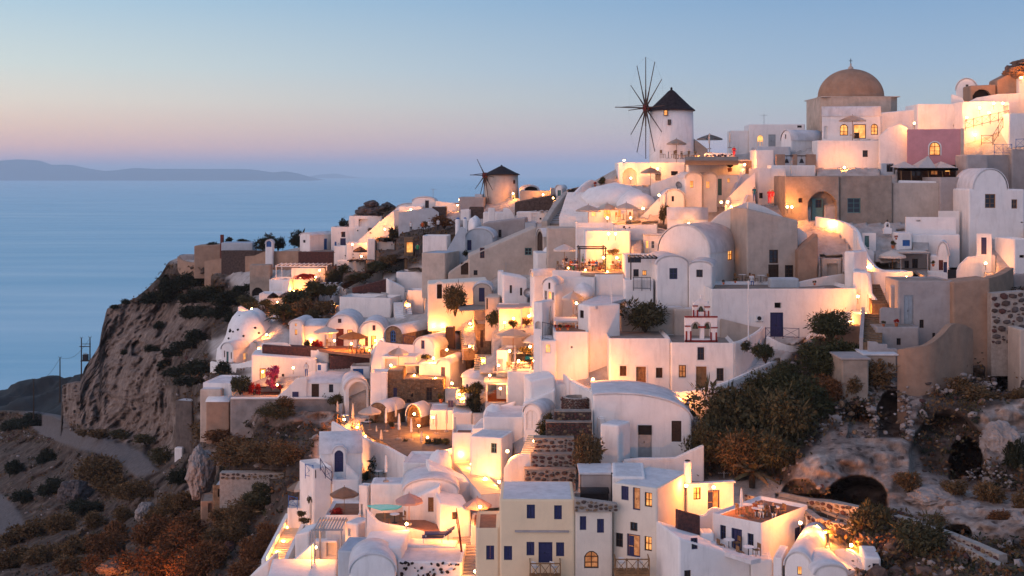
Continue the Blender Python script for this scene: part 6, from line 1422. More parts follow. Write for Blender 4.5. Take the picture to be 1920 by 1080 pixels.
# ruins and cave masonry
def masonry(x0, x1, y0, y1, d, label, seed, size=.38, base='mortar', mats=('volcanic','redstone','rockgrey'), tops=(0,0), name='ruined_wall', yaw=0, n3=1.2):
 hs = house(name, label, 'ruin', x0, x1, None, y1, y0, yaw, n3, 'none', m=base, tops=tops, d=d, bev=.05)
 e1 = Vector((-math.cos(R(yaw)), math.sin(R(yaw)), 0)); bpy.context.view_layer.update()
 A = hs.base+e1*hs.w1; t0 = cs(tops[0])/F*hs.d; t1 = cs(tops[1])/F*hs.d
 stone_pieces(hs.o, A, Vector(hs.base), 0.05, hs.h+max(t0, t1), size, mats, False, seed, lambda u, z: z > hs.h+t0+(t1-t0)*u/hs.w1-size*.4)
 return hs
masonry(1650,1925,285,725,122.5,'ruined rubble wall with dark stones above the arched cave',3,.62,tops=(-20,0))
house('ruined_wall', 'smooth plastered pier of the arched cave at the picture edge', 'ruin', 1882, 1960, None, 980, 600, 0, 3, 'none', m='beige', tops=(0,0), d=119)
def arch_mass(label, x0, x1, y0, y1, ax0, ax1, ay0, d, m='rubblewhite', dep=2.5, seed=1, tops=(0,0)):
 hs = house('cave_front', label, 'ruin', x0, x1, None, y1, y0, 0, dep, 'none', m=m, tops=tops, d=d, wins=[('L',ax0,ay0,ax1,y1-2,'okax' if 0 else 'oka')], rec=.8, bev=.25)
 return hs
def rubble_mat():
 m = mat('rubblewhite', (.42,.35,.30), .95, .2, 1.2, .8, 4); nt = m.node_tree; N = nt.nodes.new; Lk = nt.links.new; b = nt.nodes['Principled BSDF']
 src = b.inputs['Base Color'].links[0].from_socket; geo = N('ShaderNodeNewGeometry'); v = N('ShaderNodeTexVoronoi'); v.inputs['Scale'].default_value = 2.6; Lk(geo.outputs['Position'], v.inputs['Vector'])
 r = N('ShaderNodeValToRGB'); r.color_ramp.elements[0].position = .26; r.color_ramp.elements[0].color = (.12,.075,.07,1); r.color_ramp.elements[1].position = .36; r.color_ramp.elements[1].color = (1,1,1,1); Lk(v.outputs['Distance'], r.inputs[0])
 x = N('ShaderNodeMix'); x.data_type = 'RGBA'; x.blend_type = 'MULTIPLY'; x.inputs[0].default_value = 1; Lk(src, x.inputs[6]); Lk(r.outputs[0], x.inputs[7]); Lk(x.outputs[2], b.inputs['Base Color'])
rubble_mat()
crop('N')
mat('tuffwhite', (.36,.30,.27), .95, .16, .8, .6, 2.5, stain=.45)
def rubble_ridge(label, pts, seed, w=.9, d=None):
 """uneven heap of pale rubble along a line of pixels, individual stones"""
 rnd = random.Random(seed); P = [PT(cx(x), cyy(y), (d or DD(cx(x), cyy(y)))-.4) for x, y in pts]; o = empty('rubble_ridge', label, 'ruin', P[0])
 bm = bmesh.new()
 for a, b in zip(P, P[1:]):
  n = max(4, int((b-a).length*11))
  for i in range(n):
   p = a+(b-a)*rnd.random()-P[0]+Vector((rnd.gauss(0,.42)*w, .25+rnd.gauss(0,.25), rnd.gauss(-.05,.30)*w)); r = w*rnd.uniform(.07,.2)*(2.0 if rnd.random() < .2 else 1); mi = rnd.choice((0,0,0,1,2,3))
   q = bmesh.ops.create_icosphere(bm, subdivisions=1, radius=r)['verts']; sc = Vector((rnd.uniform(.8,1.5), 1, rnd.uniform(.6,1)))
   for v in q: v.co = v.co*rnd.uniform(.75,1.2)*sc+p
   for f in {f for v in q for f in v.link_faces}: f.material_index = mi
 part('heap', bm, ['tuffwhite','volcanic','rockgrey','stonebrown'], o)['kind'] = 'stuff'
rubble_ridge('white rubble spur left of the upper cave', [(1045,215),(1080,260),(1040,330),(1085,420),(1090,500)], 1, 1.0)
rubble_ridge('pale rubble slope running down from the rubble spur', [(1030,240),(960,310),(880,410),(800,490),(740,560),(640,630)], 2, .9)
rubble_ridge('rubble rim above the upper cave', [(1080,260),(1160,245),(1240,290),(1275,380),(1265,480),(1250,560)], 3, .9)
rubble_ridge('low rubble sill under the upper cave', [(860,520),(960,520),(1080,540),(1130,570)], 4, .7)
rubble_ridge('grey rubble along the top of the cave rock', [(1300,250),(1420,260),(1500,290),(1560,250),(1640,200),(1720,240),(1790,280)], 5, .8)
rubble_ridge('pale rubble above the right-hand white rock', [(1700,470),(1760,420),(1850,400),(1930,420)], 6, .9)
rubble_ridge('rubble heap under the dark middle cave', [(1590,770),(1640,740),(1720,720),(1800,740),(1860,820)], 7, .8)
def tuff(x, y, w, h_, label, seed, dep=3, m='tuffwhite', dd=.5):
 d = DD(cx(x), cyy(y))+dd; boulder(x, y, w, h_, d, dep, label, seed, m)
tuff(1800,590,230,260,'white weathered tuff knob beside the middle cave',11,2.5); tuff(1900,1050,150,160,'pale tuff boulder at the lower picture edge',12,2.0)
tuff(1420,880,330,130,'pale tuff bank right of the wide cave',13,2); tuff(1600,980,300,160,'grey tuff bank above the low cave',14,2, dd=1.2)
def stonewall(label, pts, seed, hpx, size=.34, mats=('redstone','volcanic','stonebrown'), base='mortar', d=None, t=.6, cope=None, joined=False):
 o = wall('stone_wall', label, 'wall', [(x, y, y+hpx) for x, y in pts], base, t, d=d, smooth=False, cope=cope)
 o.rotation_euler = (0,0,0); bpy.context.view_layer.update()
 for i, (a, b) in enumerate(zip(pts, pts[1:])):
  fa, fb = (cx(a[0]), cyy(a[1]+hpx)), (cx(b[0]), cyy(b[1]+hpx)); da, db = d or DD(*fa), d or DD(*fb)
  A, B = PT(*fa, da), PT(*fb, db); hh = cs(hpx)/F*(da+db)/2
  stone_pieces(o, A, B, .02, hh, size, mats, joined, seed+i)
 return o
stonewall('dry red stone wall along the path below the wide cave', [(700,890),(850,910),(1000,935),(1150,970),(1330,1020)], 5, 60, .42)
stonewall('lower red stone wall along the sloping path', [(1340,1030),(1480,1075),(1620,1130),(1780,1200)], 9, 70, .42)
floor('path', 'pale earth path below the wide cave', [(550,855),(720,885),(720,905),(1000,1000),(980,1020),(640,900),(530,875)], d=106, m='road_dirt' if 0 else 'paving', t=.2)
wall('path_kerb', 'pale stone kerb beside the earth path', 'kerb', [(540,850,868),(720,885,900),(860,900,915),(1340,1010,1030)], 'mortar', t=.3)
crop('T')
stonewall('stone wall of pale and red stones falling to the lower corner', [(1080,690),(1180,745),(1290,810),(1400,870),(1520,940),(1640,1010)], 21, 75, .36, ('redstone','stonebrown','mortar'))
crop('Q')
stonewall('lamplit rubble wall behind the roof terrace party', [(770,375),(960,430),(1120,460),(1260,510),(1350,580)], 31, 95, .34, ('redstone','volcanic','mortar'))
stonewall('low rubble wall stepping down beside the lamps', [(1350,570),(1440,600),(1540,620),(1640,650)], 33, 70, .32, ('redstone','volcanic','mortar'))
# ---- the wild bank beside the caves
crop('N')
for i,(x,y,w,h_,m_,l) in enumerate([(250,520,430,330,'leaf_olive','large olive bush against the lane wall, first of the bank'),(560,560,400,330,'leaf_olive','large olive bush beside the pale rubble slope'),(330,690,330,240,'leaf_olive','rounded olive bush above the fan palm'),(700,420,330,260,'leaf','deep green bush in the middle of the bank'),
  (480,330,300,200,'leaf','green bush rising to the blue railing'),(790,330,260,170,'leaf_rust','rusty twiggy bush on the green bank'),(760,170,330,190,'leaf','tall green tree below the lane lamp'),(900,120,230,150,'leaf','dense green bush beside the ochre wall'),(560,250,260,160,'leaf','leafy bush under the curved wall stub'),(1090,240,210,150,'leaf_dry','dry bush under the concrete slab'),
  (170,600,200,170,'leaf_olive','olive bush at the white flank of the gate house'),(450,650,240,140,'leaf_dry','dry undergrowth bush above the fan palm'),(960,300,150,130,'leaf_dry','dry bush behind the rubble spur'),(130,660,260,260,'leaf_olive','wide olive bush right of the gate house wall'),(310,730,330,250,'leaf_dry','brown bush at the lower rim of the bank'),(500,700,320,230,'leaf_olive','olive bush touching the pale tuff face'),(420,470,330,260,'leaf_olive','broad olive bush in the heart of the bank')]):
 shrub(x,y,w,h_,l,m_,dd=-1.0,name='bush',cat='bush',big=2 if w>250 else 1)
for i,(x,y,w,h_,m_,l) in enumerate([(1270,830,190,110,'leaf_dry','dry bush on the ledge right of the wide cave'),(1540,860,200,90,'leaf_dry','low dry bush under the middle cave'),(1680,330,280,90,'leaf_dry','brown scrub above the white tuff knob'),(1860,700,150,200,'leaf_dark','dark bush at the picture edge by the tuff knob'),(1720,900,190,130,'leaf_dry','dry bush below the dark bush'),
  (1050,1080,260,200,'leaf_olive','round olive bush beside the red stone wall'),(1330,1180,300,220,'leaf_olive','wide olive bush at the lower edge below the stone wall'),(1560,270,180,70,'leaf_dry','scrub beneath the brown rampart'),(1870,330,140,70,'leaf_dry','scrub below the arched cave'),(1440,1040,130,70,'leaf_dry','small scrub by the low cave'),(1780,1010,170,80,'leaf_rust','rusty scrub beside the low cave'),(1900,940,110,110,'leaf_dry','tall dry weed by the pale boulder'),(1260,1090,150,60,'leaf_olive','low plant against the red stone wall')]):
 shrub(x,y,w,h_,l,m_,dd=-.6,name='bush',cat='bush',big=1)
def palm(x, y, h_, label):
 d = DD(cx(x), cyy(y))-1; b = PT(cx(x), cyy(y), d); s = cs(h_)/F*d; o = empty('palm', label, 'palm', b); rnd = random.Random(5)
 bm = bmesh.new(); tube(bm, (0,0,-.5), (0,0,s*.3), .25, .3, 8); part('trunk', bm, 'bark', o)
 for k in range(16):
  a = k*2.4; L_ = s*rnd.uniform(.6,.95); el = rnd.uniform(.05,1.2); bm = bmesh.new(); pv = None
  for i in range(9):
   t = i/8; r = L_*t; p = Vector((math.cos(a)*r*math.cos(el), math.sin(a)*r*math.cos(el), s*.3+r*math.sin(el)-L_*.45*t*t)); sd = Vector((-math.sin(a), math.cos(a), 0))*(.34*math.sin(math.pi*min(1,t*.9+.1))+.02)
   c = [bm.verts.new(p-sd-Vector((0,0,.12))), bm.verts.new(p), bm.verts.new(p+sd-Vector((0,0,.12)))]
   if pv: bm.faces.new((pv[0],pv[1],c[1],c[0])); bm.faces.new((pv[1],pv[2],c[2],c[1]))
   pv = c
  part('frond', bm, 'leaf_dry' if k % 3 else 'leaf_olive', o)
palm(390, 790, 180, 'dry fan palm with brown fronds behind the lit annex')
crop('H')
shrub(1570,640,300,180,'feathery green tree top below the lane lamp','leaf',d=124.5,name='tree',cat='tree',big=2)
shrub(1150,800,160,110,'thin green shrub by the church steps','leaf',d=122.5); shrub(1030,740,90,60,'wispy green shoots at the church wall','leaf',d=123)
# ---- the left slope: scrub, road, ruins
crop('S')
rnd = random.Random(21); k = 0
kinds = [('leaf_dry','dry brown'),('leaf_rust','rusty'),('leaf_olive','olive'),('leaf_dark','dark')]
big = [(560,540,300,150,0),(620,600,220,110,0),(840,900,300,190,1),(1000,960,330,200,1),(1060,860,260,150,1),(900,1060,330,180,1),(1150,1040,300,170,1),(600,960,260,150,1),(1220,900,240,130,0),(1380,740,260,120,0),(1290,330,330,110,1),(1180,300,220,100,0),(1340,440,360,150,0),(1480,420,300,130,0),(1600,440,260,120,0),(1560,180,240,90,2),
       (1010,560,160,110,3),(760,640,260,110,0),(980,720,240,110,0),(1060,690,200,90,0),(480,720,260,90,3),(280,620,180,100,3),(250,440,160,80,3),(130,660,150,90,3),(150,240,220,90,3),(60,260,160,80,3),(90,500,150,90,3),(640,880,200,150,1),(330,830,240,110,0),(180,860,220,110,0),(60,900,200,110,0),(420,960,220,120,0),(250,1000,240,110,0),(1480,620,150,80,2),(1450,680,180,90,2),(1500,900,180,130,1),(1420,1000,200,150,1),
       (560,300,160,50,0),(680,300,150,50,2),(820,330,140,60,2),(470,290,120,40,0),(900,440,130,100,2),(880,760,150,80,0),(700,760,160,80,0),(540,800,170,90,0),(1130,780,170,80,0),(1250,780,180,100,0),(1330,860,200,110,0),(1060,1080,250,120,1),(720,1050,220,120,1),(560,1060,200,110,1),(120,1010,200,100,0),(30,1040,200,110,0),(380,1060,210,110,0),(1180,960,230,120,1),(1360,1080,220,110,1)]
side = ['beside the winding road','above the dark gully','near the pale boulder','by the ruined hut','low on the slope','along the foot of the cliff']
for x,y,w,h_,c in big:
 m_, ad = kinds[c]; shrub(x,y,w,h_,f'{ad} scrub bush {side[0 if y<480 and x<900 else 5 if y<480 else 3 if x>1000 and y<800 else 2 if 700<x<1000 else 1 if y<800 else 4]}',m_,dd=-.3,name='bush',cat='bush',group=f'{ad} scrub bushes {side[0 if y<480 and x<900 else 5 if y<480 else 3 if x>1000 and y<800 else 2 if 700<x<1000 else 1 if y<800 else 4]}',big=2 if w>230 else 1)
crop('F')
for i,(x,y,w,h_,c) in enumerate([(90,790,300,140,3),(250,760,260,120,3),(330,860,300,120,3),(480,900,280,130,3),(560,840,220,100,3),(620,900,200,90,2),(420,980,260,110,3),(200,880,240,110,3),(520,1010,180,100,3),(60,850,220,100,3),(380,820,200,80,2),(660,960,170,110,2),(300,970,220,90,3),(600,790,150,60,3)]):
 m_, ad = kinds[c]; shrub(x,y,w,h_,f'{ad} cliff-top scrub below the long beige retaining wall',m_,dd=-.3,name='bush',cat='bush',group=f'{ad} cliff-top scrub',big=1)
crop('R')
for i,(x,y,w,h_,c) in enumerate([(1290,330,130,70,3),(1500,500,260,110,3),(1620,430,260,110,3),(1400,560,230,100,3),(1450,720,300,110,3),(1650,700,320,130,3),(1820,700,240,110,3),(1560,790,280,80,3),(1010,540,80,50,3),(1250,520,140,70,3),(1330,640,160,70,3),(1030,130,110,50,3),(930,165,110,40,3),(1300,120,330,120,3),(1560,240,240,110,3)]):
 m_, ad = kinds[c]; shrub(x,y,w,h_,'dark scrub clinging to the cliff around the white cave house',m_,dd=-.2,name='bush',cat='bush',group='dark cliff scrub',big=1)
crop('S')
boulder(815,720,100,110,DD(cx(815),cyy(760)),2.2,'pale pointed boulder on the scrub slope',21,'tuffwhite'); boulder(850,830,150,110,DD(cx(850),cyy(870)),2,'low pale rock below the pointed boulder',22,'tuffwhite'); boulder(420,620,180,160,DD(cx(420),cyy(680)),3,'grey rock bluff under the winding road',23,'rockgrey')
boulder(640,1040,170,90,DD(cx(640),cyy(1080)),1.5,'orange-lit rock at the lower edge of the slope',24,'rockbrown'); boulder(230,790,120,60,DD(cx(230),cyy(810)),1.5,'half-buried rock on the dark gully slope',25,'rockgrey')
lamp(520,1115,1100,'lamp beyond the lower edge lighting the rusty scrub', d=135, fwd=.3, r=.1); lamp(860,1115,1100,'second lamp beyond the lower edge lighting the scrub', d=126, fwd=.3, r=.1)
house('ruined_hut', 'roofless stone hut with pale floor on the scrub slope', 'ruin', 1195, 1515, None, 640, 560, -3, 6, m='stonebrown', rm='white_roof', par=.25, wins=[('L',1225,590,1260,635,'ok')])
house('ruined_hut', 'small square ruined hut with blocked doorway', 'ruin', 1128, 1262, None, 745, 650, -10, 3.5, m='ochre', rm='paving', par=.15, wins=[('L',1170,670,1195,725,'nw')])
masonry(1235,1600,500,540,137,'low rubble terrace wall behind the roofless hut',8,.34,'mortar',('volcanic','stonebrown'))
boulder(1130,500,150,290,146,2.5,'flat-faced pale rock slab beside the roofless hut',29,'tuffwhite')
mat('shaft', (.15,.12,.105), .95, .2, 1, .5, 3, stain=.4)
house('concrete_shaft', 'tall concrete shaft against the cliff foot', 'tower', 985, 1080, None, 400, 95, 20, 2, m='shaft', par=.1)
house('kerb_block', 'small white roadside block by the concrete shaft', 'wall', 980, 1025, None, 430, 360, 10, 1.5, m='white', par=0)
crop('R')
def power_pole(x, yb, yt, d, label, cross=False):
 b = PT(cx(x), cyy(yb), d); hh = (cyy(yb)-cyy(yt))/F*d; o = empty('power_pole', label, 'utility pole', b); bm = bmesh.new(); tube(bm, (0,0,-3), (0,0,hh), .16, .11, 7); part('shaft', bm, 'bark', o)
 if cross: part('crossarm', boxbm(-.4,1.9,-.08,.08,hh-1.9,hh-1.75), 'bark', o)
 for k in (-.25,.25): bm = bmesh.new(); tube(bm, (k,0,hh-.1), (k,0,hh+.2), .05, .03, 6); part('insulator', bm, 'iron', o)
power_pole(665,715,405,262,'tall power pole carrying the transformer, left of its pair',True); power_pole(735,620,400,262,'second power pole of the transformer pair'); power_pole(490,820,565,270,'single power pole down the headland'); power_pole(275,960,742,275,'farthest single power pole near the sea')
def transformer():
 d = 261.8; s = cs(1)/F*d; b = PT(cx(676), cyy(597), d); o = empty('transformer', 'grey transformer box between the two power poles', 'transformer', b); part('tank', boxbm(.1, 42*s, -.5, .5, .15, 55*s), 'iron', o); part('shelf', boxbm(-.3, 66*s, -.6, .6, 0, .14), 'bark', o)
 for k in (8, 20, 32): bm = bmesh.new(); tube(bm, (k*s,0,55*s), (k*s,0,68*s), .1, .06, 7); part('bushing', bm, 'metal', o)
 bm = bmesh.new(); box(bm, -3*s, 66*s, -.06, .06, 138*s, 142*s); part('crossbar', bm, 'bark', o)
transformer()
# ================================================================ lower west terraces (white cave house, terrace of parasols)
crop('J')
def cave_dome():
 o = mound('lumpy white cave house dome pierced by dark holes', 500, 640, 640, 470, DD(cx(480),cyy(640))+7, 5.5, 23, 'white', 'cave_house'); rnd = random.Random(4)
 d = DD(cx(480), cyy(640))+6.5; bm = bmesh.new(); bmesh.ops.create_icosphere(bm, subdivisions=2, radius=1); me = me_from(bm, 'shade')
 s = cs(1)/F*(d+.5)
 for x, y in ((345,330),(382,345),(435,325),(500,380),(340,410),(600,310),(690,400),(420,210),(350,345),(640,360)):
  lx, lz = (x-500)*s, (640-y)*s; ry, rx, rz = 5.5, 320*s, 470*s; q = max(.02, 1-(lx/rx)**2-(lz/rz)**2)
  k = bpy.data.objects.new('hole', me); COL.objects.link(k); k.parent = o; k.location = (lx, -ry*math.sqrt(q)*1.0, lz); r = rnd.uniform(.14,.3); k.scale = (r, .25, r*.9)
cave_dome()
house('cave_chapel', 'small gabled white front of the cave house with teal door', 'house', 288, 412, 645, 640, 515, 22, 4, 'vd', 72, wins=[('L',342,528,365,636,'dt'),('L',318,518,330,585,'wo'),('L',385,535,397,600,'wo'),('R',510,535,545,616,'wwl')], d=168)
wall('garden_wall', 'low white wall before the cave house', 'wall', [(180,625,690),(300,645,690),(450,650,690),(600,610,680)], t=.4)
house('plain_block', 'pale wing wall behind the cave house', 'wall', 455, 600, None, 190, 100, 0, 2, d=185, roof='none', tops=(20,-60))
mound('glowing plaster shell beside the cave house', 820, 320, 190, 160, 177, 3, 31)
lamp(745,360,460,'lamp lighting the flank of the cave house dome', d=171.5, fwd=.4); lamp(665,500,200,'lamp at the chimney by the cave house', d=167)
lamp(595,100,120,'lamp on the upper terrace above the cave house', d=185)
house('terrace_house', 'white gabled end house with small lit windows on the parasol terrace', 'house', 968, 1105, None, 475, 262, 6, 5, 'vd', 48, wins=[('L',1025,248,1045,275,'wrl'),('L',1025,308,1050,362,'wrl')], d=160.5)
house('terrace_house', 'peach-lit low wing between the gabled end and the big arch', 'house', 1105, 1335, None, 475, 275, 0, 5, 'vw', 42, d=161)
house('terrace_house', 'white house with big rounded gable, red door and square attic window', 'house', 1335, 1650, None, 520, 305, 0, 7, 'vd', 140, wins=[('L',1455,200,1490,243,'wr'),('L',1437,300,1513,472,'dr'),('L',1548,310,1600,412,'wrl'),('L',1355,340,1405,400,'wyl')], d=160)
house('terrace_house', 'white house with smaller rounded gable and red lit door', 'house', 1668, 1915, None, 560, 330, 0, 6, 'vd', 105, wins=[('L',1800,265,1830,318,'wr'),('L',1725,375,1757,478,'wr'),('L',1785,370,1835,530,'drl')], d=157)
floor('terrace_floor', 'warm terrace before the rounded gable houses', [(1105,472),(1360,520),(1780,570),(1790,480),(1440,470)], d=160, m='terraceflr')
house('red_retaining_wall', 'long dark red rubble wall under the parasol terrace', 'wall', 700, 1362, None, 640, 500, -8, 2, 'none', m='redstone', tops=(50,0), d=157.5)
wall('parapet', 'wavy white parapet on the dark red rubble wall', 'wall', [(690,445,470),(920,440,470),(1000,480,500),(1180,505,525),(1362,515,535)], d=157.2, t=.4)
house('red_retaining_wall', 'second dark red rubble wall below the parasol terrace', 'wall', 1370, 1780, None, 705, 568, -3, 1.5, 'none', m='redstone', tops=(0,0), d=155)
umbrella(1338,275,255,'cream parasol before the big rounded gable','canvas',d=157.6,hgt=2.6); umbrella(1600,335,290,'cream parasol before the smaller rounded gable','canvas',d=155.6,hgt=2.5)
shrub(1250,500,120,110,'red flowering bush against the peach-lit wing','flower_red',d=159); shrub(1150,470,80,60,'green bush in the corner by the gabled end house','leaf',d=159.8)
for x,y,l in [(1420,470,'under the parasol of the big gable'),(1640,540,'under the parasol of the smaller gable'),(1720,540,'by the red lit door')]: dining(x,y,l,z=(HZ-cyy(472))/F*160)
person(1670,535,'person in pale blue sitting at the terrace of the rounded gables','cloth_blue','cloth_white','sit',d=157)
for x,y,w,l in [(1420,420,330,'lamp by the red door of the big gable'),(1590,450,260,'lamp under the second cream parasol'),(1770,520,330,'candle lamp at the red lit door'),(1500,540,160,'low lamp on the parapet of the parasol terrace'),(1830,420,200,'lamp on the wall right of the red lit door')]: lamp(x,y,w,l,d=156.5,fwd=.5)
house('white_house', 'white sloping buttress house right of the parasol terrace', 'house', 1785, 1930, None, 650, 480, -10, 4, d=153, roof='none', tops=(-60,60))
house('flat_house', 'low white flat house with lit doorway behind pink bougainvillea', 'house', 592, 1240, None, 785, 575, -5, 5, m='white', wins=[('L',675,695,740,892,'pkl'),('L',895,750,920,825,'wk')], d=155.5, roof='none', tops=(28,-30))
for x,y,w,h_,m_,l in [(820,800,170,150,'flower_pink','pink bougainvillea over the lit doorway'),(790,890,110,110,'flower_pink','second pink bougainvillea below the doorway'),(480,920,210,180,'leaf','green garden bush at the corner terrace'),(620,950,130,140,'flower_red','red flowering bush on the corner terrace'),(870,900,80,60,'flower_red','small red flowers under the slit window')]: shrub(x,y,w,h_,l,m_,d=152.2)
lamp(705,730,220,'lamp in the doorway behind the bougainvillea',d=153.5,fwd=.4); lamp(1010,690,120,'small lamp on the slanted white roof',d=152.5)
floor('corner_terrace', 'paved corner terrace with bougainvillea', [(520,985),(850,985),(880,900),(650,880),(500,920)], d=151, m='terraceflr')
house('small_house', 'small white house with dark glazed door on the terrace wall', 'house', 1130, 1545, None, 985, 845, 0, 6, 'vw', 60, wins=[('L',1192,850,1267,983,'dk'),('L',1365,855,1409,936,'wk')], d=149.6)
house('white_block', 'white shed with bright blue shutter behind the small house roof', 'house', 1240, 1345, None, 730, 640, 10, 3, wins=[('L',1248,660,1287,715,'ss')], d=154.5)
house('white_block', 'white parapet block with large blue panel', 'house', 1580, 1775, None, 800, 668, 0, 3, wins=[('L',1605,700,1709,781,'ss')], d=152)
wall('slanted_wall', 'white stair wall slanting down to the terrace edge', 'wall', [(850,975,985),(950,890,985),(1040,795,985),(1150,785,985)], d=149.4, t=.5, smooth=False)
house('hatch', 'small blue hatch in the slanted white wall', 'door', 1000, 1062, None, 980, 930, 0, .1, 'none', m='bluepaint', tops=(0,0), d=149.3, bev=0)
person(1140,775,'person on the roof of the small house in pale clothes','cloth_white','cloth_blue',d=151)
house('white_block', 'white corner block with stepped terrace at the cliff side', 'house', 105, 400, None, 990, 838, 8, 6, d=152.5, par=.25)
house('beige_block', 'beige lower tower of the corner terrace', 'house', 78, 290, None, 1180, 905, 4, 4, m='beige', d=151.5, par=0)
house('white_buttress', 'rounded white cap over the beige tower buttress', 'house', 140, 370, None, 1190, 1030, 0, 3, 'vw', 25, m='ochre', rm='white', d=150)
house('retaining_wall', 'beige rubble retaining wall under the corner terrace', 'wall', 380, 1450, None, 1130, 990, 0, 2, 'none', m='tuffwhite', tops=(0,0), d=149)
wall('coping', 'thin white coping line on the beige rubble wall', 'wall', [(380,985,998),(1440,985,998)], d=148.9, t=.4, smooth=False, below=.1)
house('arch_passage', 'white vaulted passage with open arch beside the terrace wall', 'house', 1522, 1765, None, 1190, 900, -12, 5, 'vd', 110, wins=[('L',1565,830,1745,1180,'nwa')], m='white', d=146.5, rec=.5)
shrub(1440,1050,170,120,'hanging green plant on the terrace wall corner','leaf_olive',d=147.5); shrub(930,1090,260,130,'dry bush clinging under the terrace wall','leaf_dry',d=147)
# ================================================================ stone house, lit stairs
crop('K')
house('vaulted_house', 'barrel-vaulted house with dark stone gable and blue arched window', 'house', 300, 452, 690, 405, 318, 28, 5, 'vd', 68, m='stonebrown', wins=[('L',345,285,393,392,'wsa')], d=152)
railing([(462,408),(560,418)], 'blue balcony railing beside the stone gable', 'bluepaint', 1.0, d=149.5)
house('vaulted_house', 'grey-roofed vault with blue-shuttered attic window and lamp', 'house', 552, 745, 1000, 565, 450, 24, 6, 'vd', 100, wins=[('L',620,375,653,452,'sb')], d=148)
lamp(853,460,420,'bright lamp on the side of the grey-roofed vault', d=147.4, fwd=.5); lamp(733,535,420,'lamp at the foot of the grey-roofed vault', d=145.5, fwd=.4)
house('stone_wall_house', 'rubble stone wall behind the bright lamp', 'wall', 745, 1080, None, 580, 455, 0, 2, 'none', m='stonebrown', tops=(0,-30), d=149.2)
pergola(487, 715, 605, 715, 3.2, 'white framed veranda with flat roof', 'whitepaint', solid='white_roof', d=145)
house('veranda_back', 'glazed back of the white veranda', 'house', 490, 718, None, 720, 605, 0, .5, 'none', tops=(0,0), d=148.4, wins=[('L',500,630,605,715,'wk'),('L',665,625,712,720,'dk')])
house('vaulted_house', 'white lit house with blue door below the bright lamps', 'house', 600, 885, 1132, 805, 590, 16, 5, 'vd', 40, wins=[('L',800,615,839,728,'db')], d=143.8, arc=(0.0,.42))
lamp(752,718,420,'lamp beside the blue door of the lit house', d=143, fwd=.4); lamp(900,762,420,'lamp low on the flank of the lit house', d=142.3, fwd=.4); lamp(1115,655,420,'lamp at the turning of the yellow stairs', d=143, fwd=.4)
house('white_house', 'white humped-roof house with three small blue windows', 'house', 988, 1200, 1405, 835, 735, 40, 5, 'vw', 55, wins=[('L',1025,770,1046,828,'sb'),('L',1068,785,1098,835,'sb'),('L',1120,800,1138,838,'sb')], d=139)
mound('white humped roof behind the house of three windows', 1250, 690, 220, 65, 143, 2.5, 33)
shrub(670,545,120,55,'green plants along the ledge of the grey-roofed vault','leaf',d=146.2); shrub(1080,860,200,120,'green tree beside the two garden lamps','leaf',d=138,name='tree',cat='tree'); shrub(1120,1030,190,220,'dark green tree beside the grey tower','leaf_dark',d=133,name='tree',cat='tree'); shrub(1010,860,90,90,'lamplit shrub between the garden lamps','leaf_olive',d=138)
lamp(968,862,330,'upper of the two garden lamps', d=137.6, fwd=.4); lamp(993,900,380,'lower of the two garden lamps', d=136.6, fwd=.4)
house('stone_house', 'long dark stone house with blue shuttered openings', 'house', 165, 832, None, 945, 720, 0, 5, m='stonebrown', rm='paving', wins=[('L',372,800,403,906,'sb'),('L',670,798,721,916,'wk'),('L',75,790,102,890,'wk'),('L',222,850,250,890,'wk'),('L',530,850,552,885,'wk'),('L',490,905,530,935,'wk')], d=141.5, par=.1)
hs_ = house('stone_house', 'taller stone block at the head of the long stone house', 'house', 318, 465, None, 740, 645, 0, 4, m='stonebrown', rm='paving', d=141.7, par=.05)
_A = PT(cx(165), cyy(945), 141.45); _B = PT(cx(832), cyy(945), 141.45)
_so = [o for o in bpy.data.objects if o.get('label') == 'long dark stone house with blue shuttered openings'][0]; bpy.context.view_layer.update()
_s = cs(1)/F*141.5
_op = [((a-165)*_s-.1, (c-165)*_s+.1, (945-e)*_s-.1, (945-b)*_s+.1) for a, b, c, e in ((372,800,403,906),(670,798,721,916),(222,850,250,890),(530,850,552,885),(490,905,530,935))]
stone_pieces(_so, _A, _B, 0, (945-722)*_s, .34, ('stonebrown2',) if 0 else ('stoneface',), True, 3, lambda u, z: any(a < u < b and c < z < e for a, b, c, e in _op)) if not mat('stoneface', (.24,.155,.095), .95, .3, 1.4, .5, 8, col2=(.09,.06,.04)) is None else 0
house('white_block', 'white terrace box with frame opening on the stone house', 'house', 165, 318, None, 770, 660, 0, 3, d=141, par=.4)
house('white_house', 'white house with boxed orange opening below the flat parasol', 'house', 262, 580, None, 660, 520, 8, 5, d=146, wins=[('L',295,540,405,640,'nw')], roof='flat', par=.05)
umbrella(418,470,190,'flat pale parasol over the boxed orange opening','canvas',d=145,hgt=2.2)
lamp(350,600,240,'lamp inside the boxed orange opening',d=145.2,fwd=.3)
wall('garden_wall', 'white curved wall sweeping beside the stone gable vault', 'wall', [(170,600,650),(200,470,600),(240,380,560),(300,395,560),(420,410,560),(560,420,560)], d=149, t=.4)
stairs('stairs', 'yellow-lit stone stairs between the stone walls', 1062, 458, 1030, 245, 1.7, 13, 'stonebrown', 'cream', db=146, dt=156)
stairs('stairs', 'lower yellow-lit stairs under the stone pillar house', 1175, 650, 1180, 505, 1.9, 9, 'stonebrown', 'cream', db=141.5, dt=146)
house('stone_house', 'stone pillar house with narrow door beside the lit stairs', 'house', 1118, 1250, None, 520, 220, -6, 4, m='stonebrown', d=146.5, wins=[('L',1155,283,1183,440,'dk')], par=.1)
